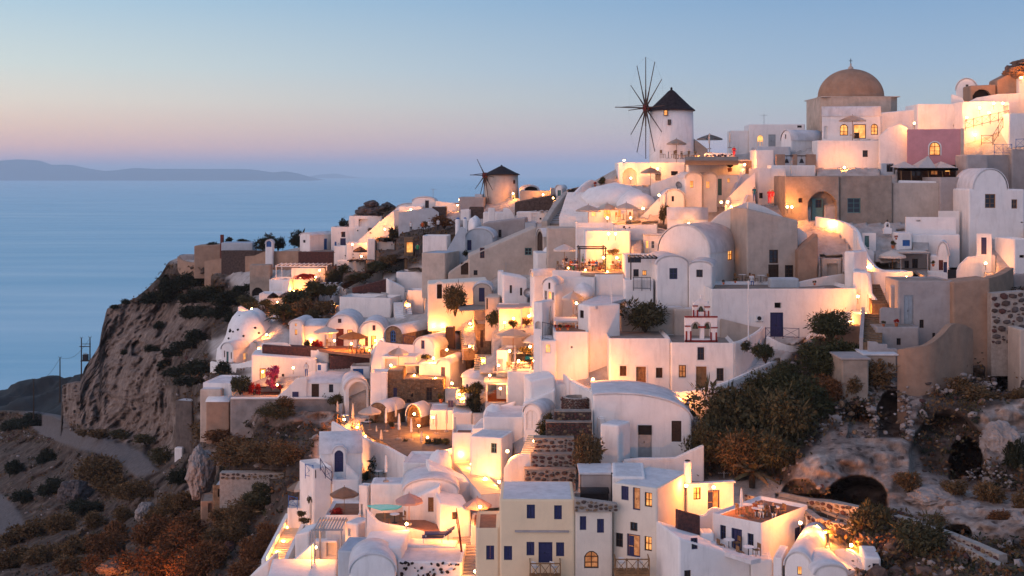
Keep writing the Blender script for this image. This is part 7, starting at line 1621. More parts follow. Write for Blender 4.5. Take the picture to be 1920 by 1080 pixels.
house('stone_house', 'dark stone block with arched lit recess above the lit stairs', 'house', 700, 980, None, 360, 215, 4, 4, m='stonebrown', d=155, wins=[('L',715,195,765,330,'owal')], par=.05)
house('wood_gate', 'brown wooden gate house left of the lit stairs', 'gate', 840, 925, None, 360, 258, 0, 1.5, m='darkwood', d=151, par=0)
lamp(1063,225,420,'lamp at the head of the yellow-lit stone stairs', d=152, fwd=.5); lamp(1060,430,240,'lamp low on the yellow-lit stone stairs',d=145.4,fwd=.3); lamp(1180,560,240,'lamp beside the lower yellow-lit stairs',d=142.5,fwd=.3); lamp(735,250,260,'lamp in the arched lit recess of the stone block',d=154,fwd=.6)
railing([(790,150),(930,190)], 'white picket railing above the arched lit recess', 'bluepaint', 1.0, d=154.5, cross=False)
person(765,75,'person in a green dress on the lane above the lit stairs','cloth_green','cloth_green',d=157)
for x,y,w,l in [(1500,260,300,'large pale canopy parasol right of the stone pillar house'),(1620,315,190,'second pale canopy before the iron balcony')]: umbrella(x-50 if x==1500 else x,y,w,l,'canvas_white',d=138 if x==1500 else 135.5,hgt=2.6)
house('cafe_wall', 'tan wall behind the pale canopy parasols', 'house', 1345, 1560, None, 470, 330, 0, 3, m='beige', d=140.5, par=.1)
house('white_house', 'white cafe house with dark door below the pale canopies', 'house', 1298, 1400, None, 650, 460, 14, 4, d=136, par=.3, wins=[('L',1315,540,1360,650,'dm')])
floor('cafe_floor', 'small cafe terrace with glowing pool', [(1390,650),(1690,640),(1690,500),(1390,500)], d=134, m='white_roof')
floor('pool', 'tiny turquoise pool on the cafe terrace', [(1545,545),(1640,540),(1640,515),(1560,518)], z=(HZ-cyy(650))/F*134+.05, m='pool', t=.04)
for x,y,l in [(1470,640,'at the grey parasol of the cafe terrace'),(1550,640,'beside the tiny pool'),(1430,560,'in the inner corner of the cafe terrace')]: dining(x,y,l,z=(HZ-cyy(650))/F*134)
closed_parasol(1465,440,640,'folded grey parasol on the small cafe terrace','canvas',d=132.6); closed_parasol(1790,65,235,'folded grey parasol beside the narrow white house','canvas',d=131)
for x,y,w,l in [(1418,472,300,'lamp on the cafe house corner'),(1603,432,420,'lamp behind the railing plants of the cafe'),(1335,808,300,'lamp under the slatted cafe roof'),(1500,560,160,'table lamp of the cafe terrace')]: lamp(x,y,w,l,d=135.4 if y<600 else 133,fwd=.4)
shrub(1560,490,120,70,'green plants against the lit cafe railing','leaf_olive',d=136)
house('grey_tower', 'tall smooth grey-white tower wall below the cafe terrace', 'house', 1398, 1605, None, 1010, 650, 4, 5, d=131, par=.3, m='white')
pergola(1210,1395,770,960,3.5,'pale shade roof on white posts before the grey tower','whitepaint',solid='canvas',d=132.5)
house('stair_block', 'orange-lit stair block under the pale shade roof', 'house', 1215, 1395, None, 930, 800, 0, 2, m='terracotta', d=136.5, roof='none', tops=(-80,0))
house('white_house', 'white bent wall rising beside the grey tower', 'house', 1605, 1800, 1830, 900, 660, -6, 4, d=131.5, roof='none', tops=(20,0))
house('parish_terrace', 'long white flank wall under the iron balcony, glowing at its foot', 'house', 1690, 1905, None, 700, 545, 0, 4, d=127.6, roof='none', tops=(-60,30))
# ================================================================ the amphitheatre terrace of folded parasols
crop('L')
zt_ = (HZ-cyy(520))/F*128
floor('cafe_square', 'paved cafe square with folded parasols', [(560,340),(1380,345),(1500,520),(1130,640),(960,640),(760,520),(600,430)], z=zt_, m='squarepave')
house('vault_kiosk', 'small lit vault kiosk with bright half-round gable', 'house', 968, 1100, 1185, 400, 300, 26, 4, 'vd', 110, m='stonebrown', wins=[('L',985,205,1085,300,'nwa')], d=135)
part('lit_panel', boxbm(-2.2,-.6,-.02,.02,0,.1), 'white') if 0 else None
house('vault_kiosk', 'low dim stone vault beside the lit kiosk', 'house', 640, 800, 960, 360, 255, 30, 4, 'vd', 80, m='stonebrown', d=137, wins=[('L',680,230,780,350,'nwa')])
house('white_house', 'white wall with round lamps and blue shutter above the cafe square', 'house', 1180, 1400, None, 430, 230, 0, 4, d=134, par=.2, wins=[('L',1345,150,1390,210,'sb')])
house('plain_block', 'mauve plaster block under the dark green tree', 'house', 1382, 1560, None, 440, 255, 0, 4, d=131.5, par=.1)
umbrella(640,195,210,'open cream parasol among the folded ones on the cafe square','canvas',d=134,hgt=2.6)
for x,yt,yb,l in [(488,165,385,'folded parasol at the low white wall end of the cafe square'),(785,208,425,'folded parasol before the low dim vault'),(875,168,360,'orange-lit folded parasol behind the dim vault'),(903,255,495,'tall folded parasol in the middle of the cafe square'),(1013,300,502,'folded parasol before the lit kiosk'),(1240,272,445,'folded parasol against the round lamp wall'),(1332,222,425,'folded parasol right of the round lamp wall'),(1407,300,655,'largest folded parasol above the lit path'),
 (700,370,535,'first folded parasol on the stepped balcony'),(742,402,665,'second folded parasol on the stepped balcony'),(785,630,875,'folded parasol low beside the garden pool terrace'),(1107,420,585,'stout folded parasol beside the agave bed'),(345,625,785,'folded parasol before the blue arched door'),(350,150,300,'folded parasol in the dark corner of the cafe square')]:
 closed_parasol(x,yt,yb,l,'canvas_white' if x in (785,903,1013) else 'canvas', d=None if x not in (785,903,1013,875) else PZ(cx(x),cyy(yb),zt_).y)
for x,y,w,l in [(525,390,330,'lamp near the low white wall of the cafe square'),(1080,375,480,'round lamp below the lit kiosk'),(1210,300,300,'lamp on the round lamp wall'),(865,615,300,'lamp at the end of the stepped balcony'),(1207,632,260,'first lamp on the terrace rim above the white roofs'),(1285,612,260,'second lamp on the terrace rim above the white roofs'),(1555,720,300,'upper lamp of the glowing stair path'),(1680,850,300,'middle lamp of the glowing stair path'),(1803,880,300,'lowest lamp of the glowing stair path'),(440,805,300,'lamp on the little terrace of the blue door house'),(410,320,260,'lamp in the dark dining corner'),(740,690,200,'lamp behind the agave pots'),(1040,270,160,'lamp in the half-round gable of the kiosk')]: lamp(x,y,w,l,fwd=.4)
for x,y,l in [(620,400,'near the low white wall'),(560,420,'beside the first folded parasol'),(700,590,'on the stepped balcony'),(770,600,'on the stepped balcony rim'),(830,660,'below the stepped balcony'),(1480,590,'under the largest folded parasol'),(350,800,'before the blue arched door'),(420,340,'in the dark dining corner'),(720,850,'by the garden pool terrace')]: dining(x,y,l)
for x,y,w,h_,m_,l in [(970,620,110,150,'leaf_olive','spiky plant in a terracotta pot at the square end'),(1220,560,170,90,'leaf_olive','agave bed glowing at the terrace rim'),(640,400,150,90,'leaf','potted greenery under the open parasol'),(700,810,200,170,'leaf','dark leafy plants beside the balcony steps'),(1330,540,120,60,'leaf','green agave by the stout parasol'),(600,860,120,90,'leaf','plants on the blue door terrace wall')]: shrub(x,y,w,h_,l,m_)
for x,y,l in [(965,650,'terracotta pot at the end of the cafe square'),(990,655,'second terracotta pot at the end of the cafe square'),(845,420,'terracotta pot before the tall folded parasol'),(530,815,'tall terracotta pot with clipped ball plant'),(1280,170,'pot on the pier above the round lamp wall')]: pot(x,y,l,18)
wall('parapet', 'white parapet slanting from dark rocks to the blue door house', 'wall', [(290,335,470,134),(420,410,520,131),(560,470,560,128),(650,520,640,126),(780,560,700,124),(960,660,760,121)], t=.4, smooth=False)
wall('parapet', 'glowing rim wall of the cafe square above the white roofs', 'wall', [(1030,690,720),(1130,650,690),(1230,610,660),(1330,590,640),(1450,560,600)], t=.4)
house('blue_door_house', 'white vaulted house with blue arched door facing the sea', 'house', 188, 570, None, 850, 620, -8, 5, 'vw', 140, wins=[('L',320,598,400,792,'dba')], d=121.5)
house('arch_porch', 'rounded white porch hood over the blue arched door', 'porch', 302, 428, None, 800, 625, -8, .7, 'vd', 65, wins=[('L',322,598,402,792,'dba')], d=120.8)
house('blue_door_house', 'white lower storey under the blue door terrace', 'house', 300, 545, None, 1085, 850, -4, 5, d=118.5, par=.4)
house('side_wall', 'tall narrow white flank facing the sea with long window', 'house', 130, 300, None, 1085, 735, -28, 4, d=119, par=.4, wins=[('L',148,770,160,850,'wb')])
railing([(60,830),(130,840)], 'bright blue balcony over the scrub slope', 'brightblue', 1.1, d=119); railing([(195,760),(240,830),(300,880)], 'blue stair railing of the blue door terrace', 'bluepaint', .9, d=118.2)
wall('terrace_wall', 'white slanted wall right of the blue door', 'wall', [(425,715,850),(480,770,850),(540,840,860)], d=119.6, smooth=False, t=.25)
house('white_roof_house', 'broad white house with tall shuttered vent and wavy roof', 'house', 935, 1220, None, 880, 705, 5, 5, d=117, par=.3)
house('gable_house', 'peach white house with big rounded gable and ochre shutters', 'house', 940, 1440, None, 1100, 960, -4, 5, 'vd', 110, wins=[('L',1158,1020,1215,1110,'so')], d=111.5)
house('roof_slope', 'long sloping white roof wall beside the glowing stair path', 'wall', 1170, 1640, None, 960, 700, -10, 2.5, 'none', tops=(0,-230), d=114.5)
mound('white crest of the sloping roof wall', 1260, 830, 230, 190, 116.5, 2.5, 41)
house('vent_block', 'small white block with louvered vent on the wavy roof', 'house', 1000, 1120, None, 935, 845, 14, 2, d=112.5, wins=[('L',1030,860,1105,915,'sw')], par=.05)
house('square_house', 'peach-lit square house with one small green window', 'house', 1540, 1825, 1930, 960, 480, 18, 5, wins=[('L',1730,532,1783,622,'wt')], d=115.5, par=.1)
house('white_house', 'bluish white roof block behind the square house', 'house', 1560, 1960, None, 480, 400, 8, 5, d=120, par=.1)
house('white_house', 'white stepped roof with swept gable behind the largest parasol', 'house', 1670, 1900, None, 420, 270, 6, 6, 'none', tops=(-50,20), d=123)
house('white_house', 'low white wall with table terrace above the glowing path', 'house', 1380, 1560, None, 660, 430, 2, 4, d=121.2, par=.6, rm='terraceflr')
stairs('stairs', 'glowing golden stair path descending past the square house', 1740, 990, 1490, 700, 2.0, 20, 'white', 'cream', db=110.5, dt=121)
# ================================================================ stone terraces, gate house and the street front at the bottom
crop('M')
house('gate_house', 'large white barrel-vaulted house with tall plank gate', 'house', 1045, 1815, None, 745, 440, 2, 7, 'vd', 195, arc=(0,1.5), wins=[('L',1397,487,1505,740,'dm'),('L',1658,453,1735,617,'dk')], d=113)
house('gate_shade_sheet', 'dark sheet for the shaded open half over the tall plank gate', 'door', 1399, 1503, None, 562, 489, 2, .06, 'none', m='shade', tops=(0,0), d=112.96, bev=0, below=0)  # thin dark sheet painted for the shade inside the open half
house('white_spur', 'crumbling white wall spur before the gate house', 'wall', 1100, 1245, 1340, 775, 490, 30, 2.5, m='white', d=109.5, par=0)
wall('ramp_wall', 'bluish white ramp wall at the foot of the gate house', 'wall', [(1280,760,790),(1420,745,785),(1560,745,780),(1690,740,775),(1800,690,760),(1911,640,745)], d=109.5, t=.5, smooth=False)
wall('garden_wall', 'white capped wall running down from the parish lane to the ruin', 'wall', [(820,110,250,123),(900,160,270,121),(980,200,290,119),(1060,240,330,117),(1040,330,470,115),(1090,430,560,113)], t=.6, smooth=False)
house('lane_block', 'lilac plaster block with round hole below the parish lane', 'house', 745, 845, None, 370, 165, 6, 3, d=122.5, par=.1, wins=[('L',790,280,808,298,'ok')])
house('lane_block', 'bluish white curved wall below the parish lane', 'wall', 845, 965, None, 300, 130, -10, 2, d=122, roof='none', tops=(30,-60))
def well():
 d = 117.5; b = PT(cx(920), cyy(400), d); s = cs(1)/F*d; o = empty('stone_well', 'round ruined stone tower with hollow top', 'ruin', b); r = 105*s; hh = 115*s; b.y += r; o.location = b
 bm = bmesh.new(); lathe(bm, [(r,-2),(r,hh),(r*.78,hh+.05),(r*.75,hh-1.2),(0,hh-1.2)], 26); part('wall', bm, 'mortar', o); rnd = random.Random(2)
 for row in range(9):
  for k in range(26):
   a = 2*math.pi*(k+rnd.random()*.4+row*.5)/26
   if math.sin(a) > .25: continue
   q = bpy.data.objects.new('stone', stone_mesh(rnd.randrange(6), rnd.choice(('redstone','volcanic','redstone')))); COL.objects.link(q); q.parent = o; q.location = (r*math.cos(a), r*math.sin(a), hh*(row+.5)/9); q.rotation_euler = (0, 0, a+math.pi/2); q.scale = (r*.26, .35, hh/9*1.02)
well()
def terrace_stones(label, x0, x1, y0, y1, d, seed, size, mats, base='mortar'):
 hs = house('stone_terrace', label, 'wall', x0, x1, None, y1, y0, 0, 1.1, 'none', m=base, tops=(0,0), d=d, bev=.05); bpy.context.view_layer.update()
 stone_pieces(hs.o, hs.base+Vector((-hs.w1, -.02, 0)), hs.base+Vector((0, -.02, 0)), .0, hs.h, size, mats, False, seed)
 part('ledge', boxbm(-hs.w1, 0, -.04, 1.1, hs.h+.004, hs.h+.08), 'paving', hs.o)
terrace_stones('red stone terrace just under the ruined tower', 745, 1035, 385, 470, 112.6, 2, .30, ('redstone','redstone','stonebrown'), 'volcanic')
terrace_stones('second red stone terrace beside the louvered arch', 680, 1040, 468, 580, 111.8, 4, .30, ('redstone','redstone','stonebrown'), 'volcanic')
terrace_stones('dark spotted stone terrace with blue cushion', 585, 900, 592, 705, 110.8, 6, .36, ('volcanic','redstone','rockgrey'))
terrace_stones('red spotted stone terrace below the dry bush', 560, 960, 720, 835, 109.7, 8, .40, ('redstone','volcanic','redstone'))
terrace_stones('lowest grey spotted stone terrace above the cream house', 510, 915, 838, 968, 108.6, 10, .42, ('volcanic','rockgrey','volcanic'))
shrub(990,790,280,280,'large dry bush on the stone terraces','leaf_dry',d=108,name='bush',cat='bush',big=2); shrub(640,560,110,110,'green bush beside the yellow slot stairs','leaf',d=113); shrub(700,470,90,100,'grey-green bush by the louvered arch','leaf_olive',d=115)
house('grey_wing', 'grey-white bent wing beside the smooth tower', 'house', 555, 750, None, 330, 100, -8, 4, d=122, roof='none', tops=(-40,0), m='white')
house('louver_arch_house', 'pink-lit rounded gable with louvered arch', 'house', 500, 640, 745, 545, 400, 24, 4, 'vd', 70, wins=[('L',525,370,615,525,'swa')], d=118)
house('white_vault', 'swept white vault roof behind the louvered arch', 'house', 500, 750, None, 420, 270, 4, 5, 'none', tops=(-50,60), d=121)
house('white_house', 'bluish stepped roof house before the grey tower', 'house', 190, 505, None, 560, 420, 4, 6, d=119.5, par=.1)
mound('rounded white roof edge beside the dark green tree', 270, 470, 170, 110, 121.5, 2.5, 51)
stairs('stairs', 'narrow yellow slot stairs beside the stone terraces', 545, 715, 600, 570, 1.4, 9, 'white', 'cream', db=111.5, dt=115.5)
lamp(590,610,300,'lamp over the narrow yellow slot stairs', d=111.6, fwd=.3); lamp(380,690,420,'lamp hidden beside the square house corner', d=110.5, fwd=.4)
wall('curved_wall', 'white curved wall sweeping down to the cream house roof', 'wall', [(350,830,940,109.5),(400,760,940,109.5),(470,718,930,109.8),(580,720,900,110)], t=.4)
# the cream house and the pink house
crop('P')
house('cream_house', 'cream house with blue shutters and wooden balcony', 'house', 246, 862, None, 1130, 420, 1, 6, m='cream', rm='white_roof', par=.05, d=98.5, wins=[('L',470,463,537,578,'sb'),('L',694,469,757,585,'sb'),('L',468,768,532,880,'sb'),('L',566,770,680,940,'db'),('L',710,772,776,887,'sb'),('L',283,802,350,918,'sb')])
house('cream_wing', 'lower cream wing with one blue shutter', 'house', 50, 246, None, 1130, 645, 0, 5, m='cream', par=.3, rm='terraceflr', d=98.8, wins=[('L',138,798,203,915,'sb')])
part_ = house('ledge_line', 'thin grey ledge across the cream house', 'ledge', 372, 815, None, 692, 678, 1, .2, 'none', m='greywall', tops=(0,0), d=98.35, below=0, bev=0)
def balcony(x0, x1, y0, y1, yf, d, label):
 s = cs(1)/F*d; b = PT(cx(x0), cyy(y1), d); w = (x1-x0)*s; hh = (y1-y0)*s; o = empty('balcony', label, 'balcony', b); dep = 1.1
 part('deck', boxbm(0, w, -dep, .3, -.22, 0), 'wood', o)
 for k in range(4): part('bracket', boxbm(w*(k+.3)/4-.06, w*(k+.3)/4+.06, -dep*.9, .1, -.42, -.223), 'darkwood', o)
 for z in (.06, hh-.1): part('rail', boxbm(0, w, -dep, -dep+.07, z, z+.08), 'wood', o)
 for k in range(4):
  x = (w-.09)*k/3; part('post', boxbm(x, x+.09, -dep-.01, -dep+.08, 0, hh), 'wood', o)
  if k < 3:
   bm = bmesh.new(); xa, xb = x+.09, (w-.09)*(k+1)/3; tube(bm, (xa,-dep+.035,.12), (xb,-dep+.035,hh-.12), .03, n=4); tube(bm, (xb,-dep+.035,.12), (xa,-dep+.035,hh-.12), .03, n=4); lathe(bm, [(.01,hh/2)], 3) if 0 else None; part('cross_brace', bm, 'wood', o)
 for x in (0, w-.07):
  part('side_rail', boxbm(x, x+.07, -dep, .2, hh-.1, hh-.02), 'wood', o); bm = bmesh.new(); tube(bm, (x+.03,-dep,.1), (x+.03,.1,hh-.1), .03, n=4); tube(bm, (x+.03,.1,.1), (x+.03,-dep,hh-.1), .03, n=4); part('cross_brace', bm, 'wood', o)
balcony(492, 745, 905, 1030, 0, 98.3, 'crossed wooden balcony on the cream house'); balcony(1182, 1465, 870, 990, 0, 97.2, 'crossed wooden balcony on the pinkish white house')
for x,l in [(540,'on the balcony of the cream house'),(690,'at the far end of the cream balcony')]: chair(PT(cx(x),cyy(1020),97.8),2.5,'white chair '+l,'whitepaint','white balcony chairs')
for x,l in [(1250,'on the wooden balcony of the pinkish white house'),(1390,'at the far end of the pinkish white balcony')]: chair(PT(cx(x),cyy(985),96.7),2.8,'white chair '+l,'whitepaint','white balcony chairs')
house('middle_house', 'plain pinkish middle house with fanlight arch', 'house', 862, 1172, None, 1130, 512, 0, 6, m='warmwhite', rm='paving', par=.1, d=98.6, wins=[('L',904,558,957,672,'sb'),('L',1045,580,1102,695,'sb'),('L',940,843,1058,985,'wkai')])
terr = house('stone_parapet', 'low spotted stone parapet on the middle house', 'wall', 862, 1215, None, 515, 408, -3, .7, 'none', m='mortar', tops=(0,-50), d=98.4, below=.05); bpy.context.view_layer.update()
stone_pieces(terr.o, terr.base+Vector((-terr.w1*math.cos(R(-3)), -terr.w1*math.sin(R(3)), 0)), Vector(terr.base), .0, terr.h, .30, ('stonebrown','volcanic'), False, 12, lambda u, z: z > terr.h-.5*u/terr.w1-.1)
house('roof_shelter', 'open roof shelter with grey back wall and pale slab', 'shed', 910, 1168, None, 440, 215, 0, 3.2, 'slab', m='greywall', d=103.5, rm='white_roof')
house('tarp_heap', 'dark tarpaulin heap inside the roof shelter', 'tarpaulin', 915, 1140, None, 430, 372, 0, 1.5, 'vw', 15, m='tarp', rm='tarp', d=101, below=.3)
pole(912,430,225,'thin corner post of the roof shelter',102,.04,'iron'); pole(1166,435,210,'dark corner post of the roof shelter beside the pink house',102,.05,'iron')
house('pink_white_house', 'tall pinkish white house with purple shutters and shaded flank', 'house', 1170, 1537, 1805, 1130, 330, 30, 6, m='warmwhite', rm='white_roof', par=.05, d=97.6, wins=[('L',1243,312,1303,427,'sb'),('L',1338,322,1398,508,'pbi'),('L',1435,364,1495,482,'wkl'),('L',1316,608,1376,679,'wk'),('L',1197,695,1257,810,'wk'),('L',1290,706,1398,890,'pbi'),('L',1433,724,1493,842,'wkl'),('L',1280,1020,1340,1060,'wb'),('L',1372,1030,1430,1060,'wb')])
house('upper_wing', 'raised white upper wing of the pinkish white house with stepped roof', 'house', 1170, 1440, None, 360, 232, 4, 5, par=.05, d=100.6, rm='white_roof')
chimney(1785,215,95,62,102.5,'white chimney with dark pot on the annex roof','iron')
crop('Q')
house('lit_annex', 'orange-lit annex with blue doors beside the pinkish white house', 'house', 300, 680, 800, 560, 285, -14, 4, 'slab', rm='white_roof', wins=[('L',350,322,411,424,'wkl'),('L',467,345,566,525,'pbi'),('L',263,330,300,525,'db')], d=103)
lamp(515,322,620,'wall lamp over the blue double door of the lit annex', d=101.6, fwd=.5, r=.12)
lamp(290,308,200,'small lamp at the inner corner of the lit annex', d=101.8)
wall('landing_wall', 'curved white parapet rising to the roof terrace', 'wall', [(330,560,600),(440,545,600),(480,505,600),(530,488,600),(600,510,600)], d=99.8, t=.3)
house('brick_panel', 'dark red brick panel wall before the lit annex', 'wall', 222, 405, None, 745, 545, -22, .4, 'none', m='redstone', tops=(60,-10), d=97.8)
house('roof_terrace_house', 'white house with blue door and party on its roof terrace', 'house', 500, 905, 1290, 920, 605, 42, 6, rm='terraceflr', par=.35, wins=[('L',567,632,615,752,'wb'),('L',660,660,747,890,'db'),('L',792,700,842,825,'wb'),('R',1180,640,1264,862,'db')], d=95.5)
house('stair_flank', 'white sloping stair flank right of the roof terrace house', 'wall', 1270, 1450, None, 860, 570, 10, .5, 'none', tops=(0,-170), d=99.5)
lamp(1225,612,420,'wall lamp over the blue side door of the roof terrace house', d=96.6, fwd=.5); 
for x,y,w,l in [(1150,540,300,'lamp at the corner of the roof terrace party'),(1355,640,260,'upper lamp beside the stair flank'),(1425,685,420,'twin lamps beside the stair flank'),(1640,795,420,'lamp standing alone by the earth bank'),(1190,1040,420,'lamp at the ochre door of the low vault'),(980,960,260,'lamp behind the white cabinet')]: lamp(x,y,w,l,fwd=.4,d=DD(cx(x),cyy(y))-1.2)
umb = closed_parasol(742,322,560,'folded pale green parasol on the roof terrace','canvas_white',d=98.4)
zq = (HZ-cyy(590))/F*97.5
for i,(x,y) in enumerate([(860,560),(900,570),(930,555),(1000,575)]): person(x,y,['person in pink seated at the roof terrace party','person in white seated beside the one in pink','person at the far end of the roof terrace party','person in dark clothes on the roof terrace'][i],['cloth_orange','cloth_white','skin','cloth_black'][i],'cloth_white','sit',z=zq,d=None)
for x,y,l in [(870,570,'of the roof terrace party'),(1010,560,'at the lamp of the roof terrace'),(790,540,'by the folded pale green parasol')]: dining(x,y,l,z=zq)
house('front_terrace', 'white terrace front with small blue windows at the bottom', 'house', 232, 820, None, 1130, 800, -14, 5, rm='white_roof', par=.35, wins=[('L',335,740,387,830,'wb'),('L',275,1000,330,1060,'wk')], d=94.5, roof='none', tops=(110,-110))
floor('front_court', 'bluish white court before the blue door', [(440,800),(820,920),(900,905),(640,830),(500,770)], d=95.6, m='white_roof')
for x,y,l in [(640,830,'on the court before the blue door'),(800,890,'at the end of the blue door court')]: dining(x,y,l,z=(HZ-cyy(860))/F*95.3)
house('white_block', 'white steps block in the court corner', 'stairs', 415, 520, None, 790, 700, 0, 1.5, d=97, par=0)
house('front_corner', 'glowing cream corner under the roof terrace house', 'house', 820, 1000, None, 1130, 915, 6, 4, d=94, par=.1)
house('cabinet', 'white utility cabinet on the low roof', 'cabinet', 1003, 1072, 1125, 1012, 905, 20, .8, d=91.5, par=0, bev=.03)
house('low_vault', 'low white vault with small ochre door at the bottom edge', 'house', 1095, 1320, 1455, 1130, 985, 22, 5, 'vd', 120, wins=[('L',1200,970,1236,1040,'wol')], d=90.5)
house('low_vault', 'second low bluish vault beside the small steps', 'house', 1340, 1620, None, 1130, 1035, 0, 4, 'vd', 75, d=89)
house('plaster_bench', 'peach plaster platform behind the low vaults', 'wall', 1230, 1460, None, 960, 850, 0, 2, d=95, par=.1)
stairs('stairs', 'small white steps beside the low vault', 1700, 1000, 1590, 885, 1.6, 6, 'white', db=90.5, dt=94)
stairs('stairs', 'lamplit steps beside the sloping stair flank', 1490, 840, 1400, 650, 1.6, 9, 'white', db=95.5, dt=100)
wall('lane_wall', 'rounded white wall beside the small steps', 'wall', [(1500,830,900),(1600,830,940),(1680,880,980),(1740,960,1020)], t=.4, dd=.5)
house('blue_hatch_house', 'little white house with blue hatch at the foot of the earth bank', 'house', 1750, 1885, None, 1030, 900, 8, 3, wins=[('L',1815,945,1870,1015,'wb')], par=0)
# ================================================================ bottom left: pool terraces and lit stair
crop('O')
house('pool_house', 'peach house with ochre shutter and potted flowers by the pool', 'house', 1100, 1380, None, 540, 235, 0, 5, d=110, wins=[('L',1290,290,1332,400,'so'),('L',1358,305,1378,500,'db')], roof='none', tops=(-100,30))
house('striped_wall', 'ribbed pale wall above the turquoise pool', 'wall', 858, 1105, None, 360, 185, 0, 2.5, d=113, par=.05)
zp = (HZ-cyy(520))/F*107.5
floor('pool_terrace', 'terracotta paved pool terrace', [(880,470),(1000,490),(1380,555),(1380,500),(1100,400),(900,410)], z=zp, m='terraceflr')
floor('pool', 'turquoise lit plunge pool', [(835,350),(940,382),(1060,372),(1095,352),(1000,342),(900,342)], d=111.5, m='pool', t=.1)
wall('pool_wall', 'curved white front wall of the pool terrace', 'wall', [(820,360,480),(880,430,560),(940,480,590),(1100,510,620),(1250,545,640),(1380,560,640),(1500,580,650)], d=106.8, t=.35)
umbrella(1148,258,215,'pink parasol over the pool terrace','canvas_pink',d=107.2,hgt=2.6); umbrella(662,218,215,'cream parasol on the flower terrace','canvas',d=113.5,hgt=2.5); umbrella(320,158,190,'cream parasol at the top of the lit stair','canvas',d=122.5,hgt=2.7); umbrella(1660,290,215,'tan parasol beside the glowing stair path','canvas_pink',d=107.5,hgt=2.6)
closed_parasol(410,305,520,'folded parasol beside the lit stair','canvas',d=117)
for x,y,l in [(1040,480,'under the pink parasol'),(1700,480,'under the tan parasol'),(1770,480,'beside the glaring lamp'),(690,400,'on the flower terrace')]: dining(x,y,l,z=zp if y==480 and x<1200 else None)
for x,y,l in [(930,480,'bowl of yellow flowers on the pool terrace'),(1255,500,'terracotta pot of lilies by the ochre shutter'),(1285,505,'second terracotta pot of lilies'),(1315,505,'small terracotta pot of lilies'),(275,625,'red flower box beside the lit stair'),(230,800,'green plant at the foot of the lit stair'),(610,690,'spiky green plant on the white roof')]: pot(x,y,l,20,'leaf' if x!=275 else 'flower_red')
house('corner_house', 'white corner house with blue roof and small dark window', 'house', 1378, 1610, None, 575, 350, -10, 5, d=107, wins=[('L',1470,400,1510,455,'wk')], par=.05, rm='roof_blue', roof='none', tops=(30,-30))
house('terrace_wall', 'glowing terrace block under the tan parasol', 'house', 1610, 1830, None, 640, 495, 0, 4, d=105.5, par=.2, rm='terraceflr')
stairs('stairs', 'white stairs with dark treads beside the cream wing', 1610, 880, 1570, 585, 2.2, 13, 'white', 'greywall', db=101, dt=107)
railing([(1555,860),(1525,600),(1505,470)], 'thin brown handrail of the white stairs', 'redwood', 1.0, d=103, cross=False)
lamp(1818,410,700,'glaring star lamp on the corner of the cream wing', d=104.8, fwd=.4, r=.16); lamp(1645,845,300,'lamp at the foot of the white stairs', d=100, fwd=.3); lamp(1680,360,200,'lamp under the tan parasol', d=106.5); lamp(1130,490,220,'floor lamp on the pool terrace', d=106.6, fwd=.2); lamp(1440,545,260,'lamp at the foot of the small dark window', d=105.9, fwd=.4)
house('flower_terrace', 'white flower terrace block under the cream parasol', 'house', 520, 780, None, 560, 415, 0, 5, d=112.5, par=.3, rm='terraceflr')
shrub(610,415,110,60,'red and green flowers under the cream parasol','flower_red',d=113.5)
house('white_house', 'white narrow house with blue railing between terraces', 'house', 770, 835, 870, 440, 200, 20, 4, d=113, par=.1, wins=[('L',785,340,800,420,'ww')])
house('chimney_house', 'small white domed washhouse with shuttered window', 'house', 665, 765, 865, 650, 490, 26, 2.4, 'flat', d=107.6, wins=[('L',690,525,713,580,'sw')], par=0)
house('low_house', 'bluish white low house in the middle of the bottom terraces', 'house', 610, 780, None, 900, 690, 6, 4, d=101.5, rm='roof_blue', par=.1, m='bluegrey')
house('vault_roof_house', 'wide white vaulted house at the bottom edge', 'house', 770, 1090, None, 960, 640, 4, 5, d=101, roof='none', tops=(-40,-20))
house('vault_roof_house', 'broad white vault facing out at the bottom edge', 'house', 700, 1050, None, 1000, 850, -6, 4, 'vd', 140, d=98.5)
house('dotted_house', 'white house front dotted with dark stones', 'house', 1058, 1545, None, 960, 770, 2, 5, d=100.2, par=.1)
dots(1080,1520,780,800,14,100.1,'row of dark stones under the dotted roof edge',31,'shade',.10); dots(1090,1500,820,878,22,100.1,'scattered dark stones in the dotted white front',32,'shade',.10)
house('dotted_house', 'sloping upper roof with holes behind the dotted front', 'wall', 1100, 1500, None, 770, 650, 3, 2, d=104, roof='none', tops=(0,-10))
dots(1230,1450,680,705,7,103.9,'few holes in the sloping upper roof',33,'shade',.09)
def lounger(x, y, label, rz):
 p = PT(cx(x), cyy(y), 104.5)
 def make():
  o = link('sun_lounger', None); tag(o, label, 'sun lounger'); part('bed', boxbm(-.95,.45,-.32,.32,.34,.42), 'bluepaint', o)
  bm = bmesh.new(); prism(bm, [(.45,.34),(.45,.42),(1.05,.80),(1.09,.74)], 'y', -.32, .32); part('backrest', bm, 'bluepaint', o)
  for a in (-.85,.4):
   for b in (-.28,.28): part('leg', boxbm(a-.03,a+.03,b-.03,b+.03,0,.34), 'whitepaint', o)
  return o
 proto('lounger', make, label, p, rz, 1.2, 'blue sun loungers')
lounger(1350,625,'blue sun lounger in front on the white roof',.05); lounger(1370,600,'blue sun lounger behind the other on the white roof',.0)
stairs('stairs', 'golden lit stair falling along the edge of the village', 140, 800, 310, 460, 1.6, 22, 'white', 'cream', db=112.5, dt=123, side='lr')
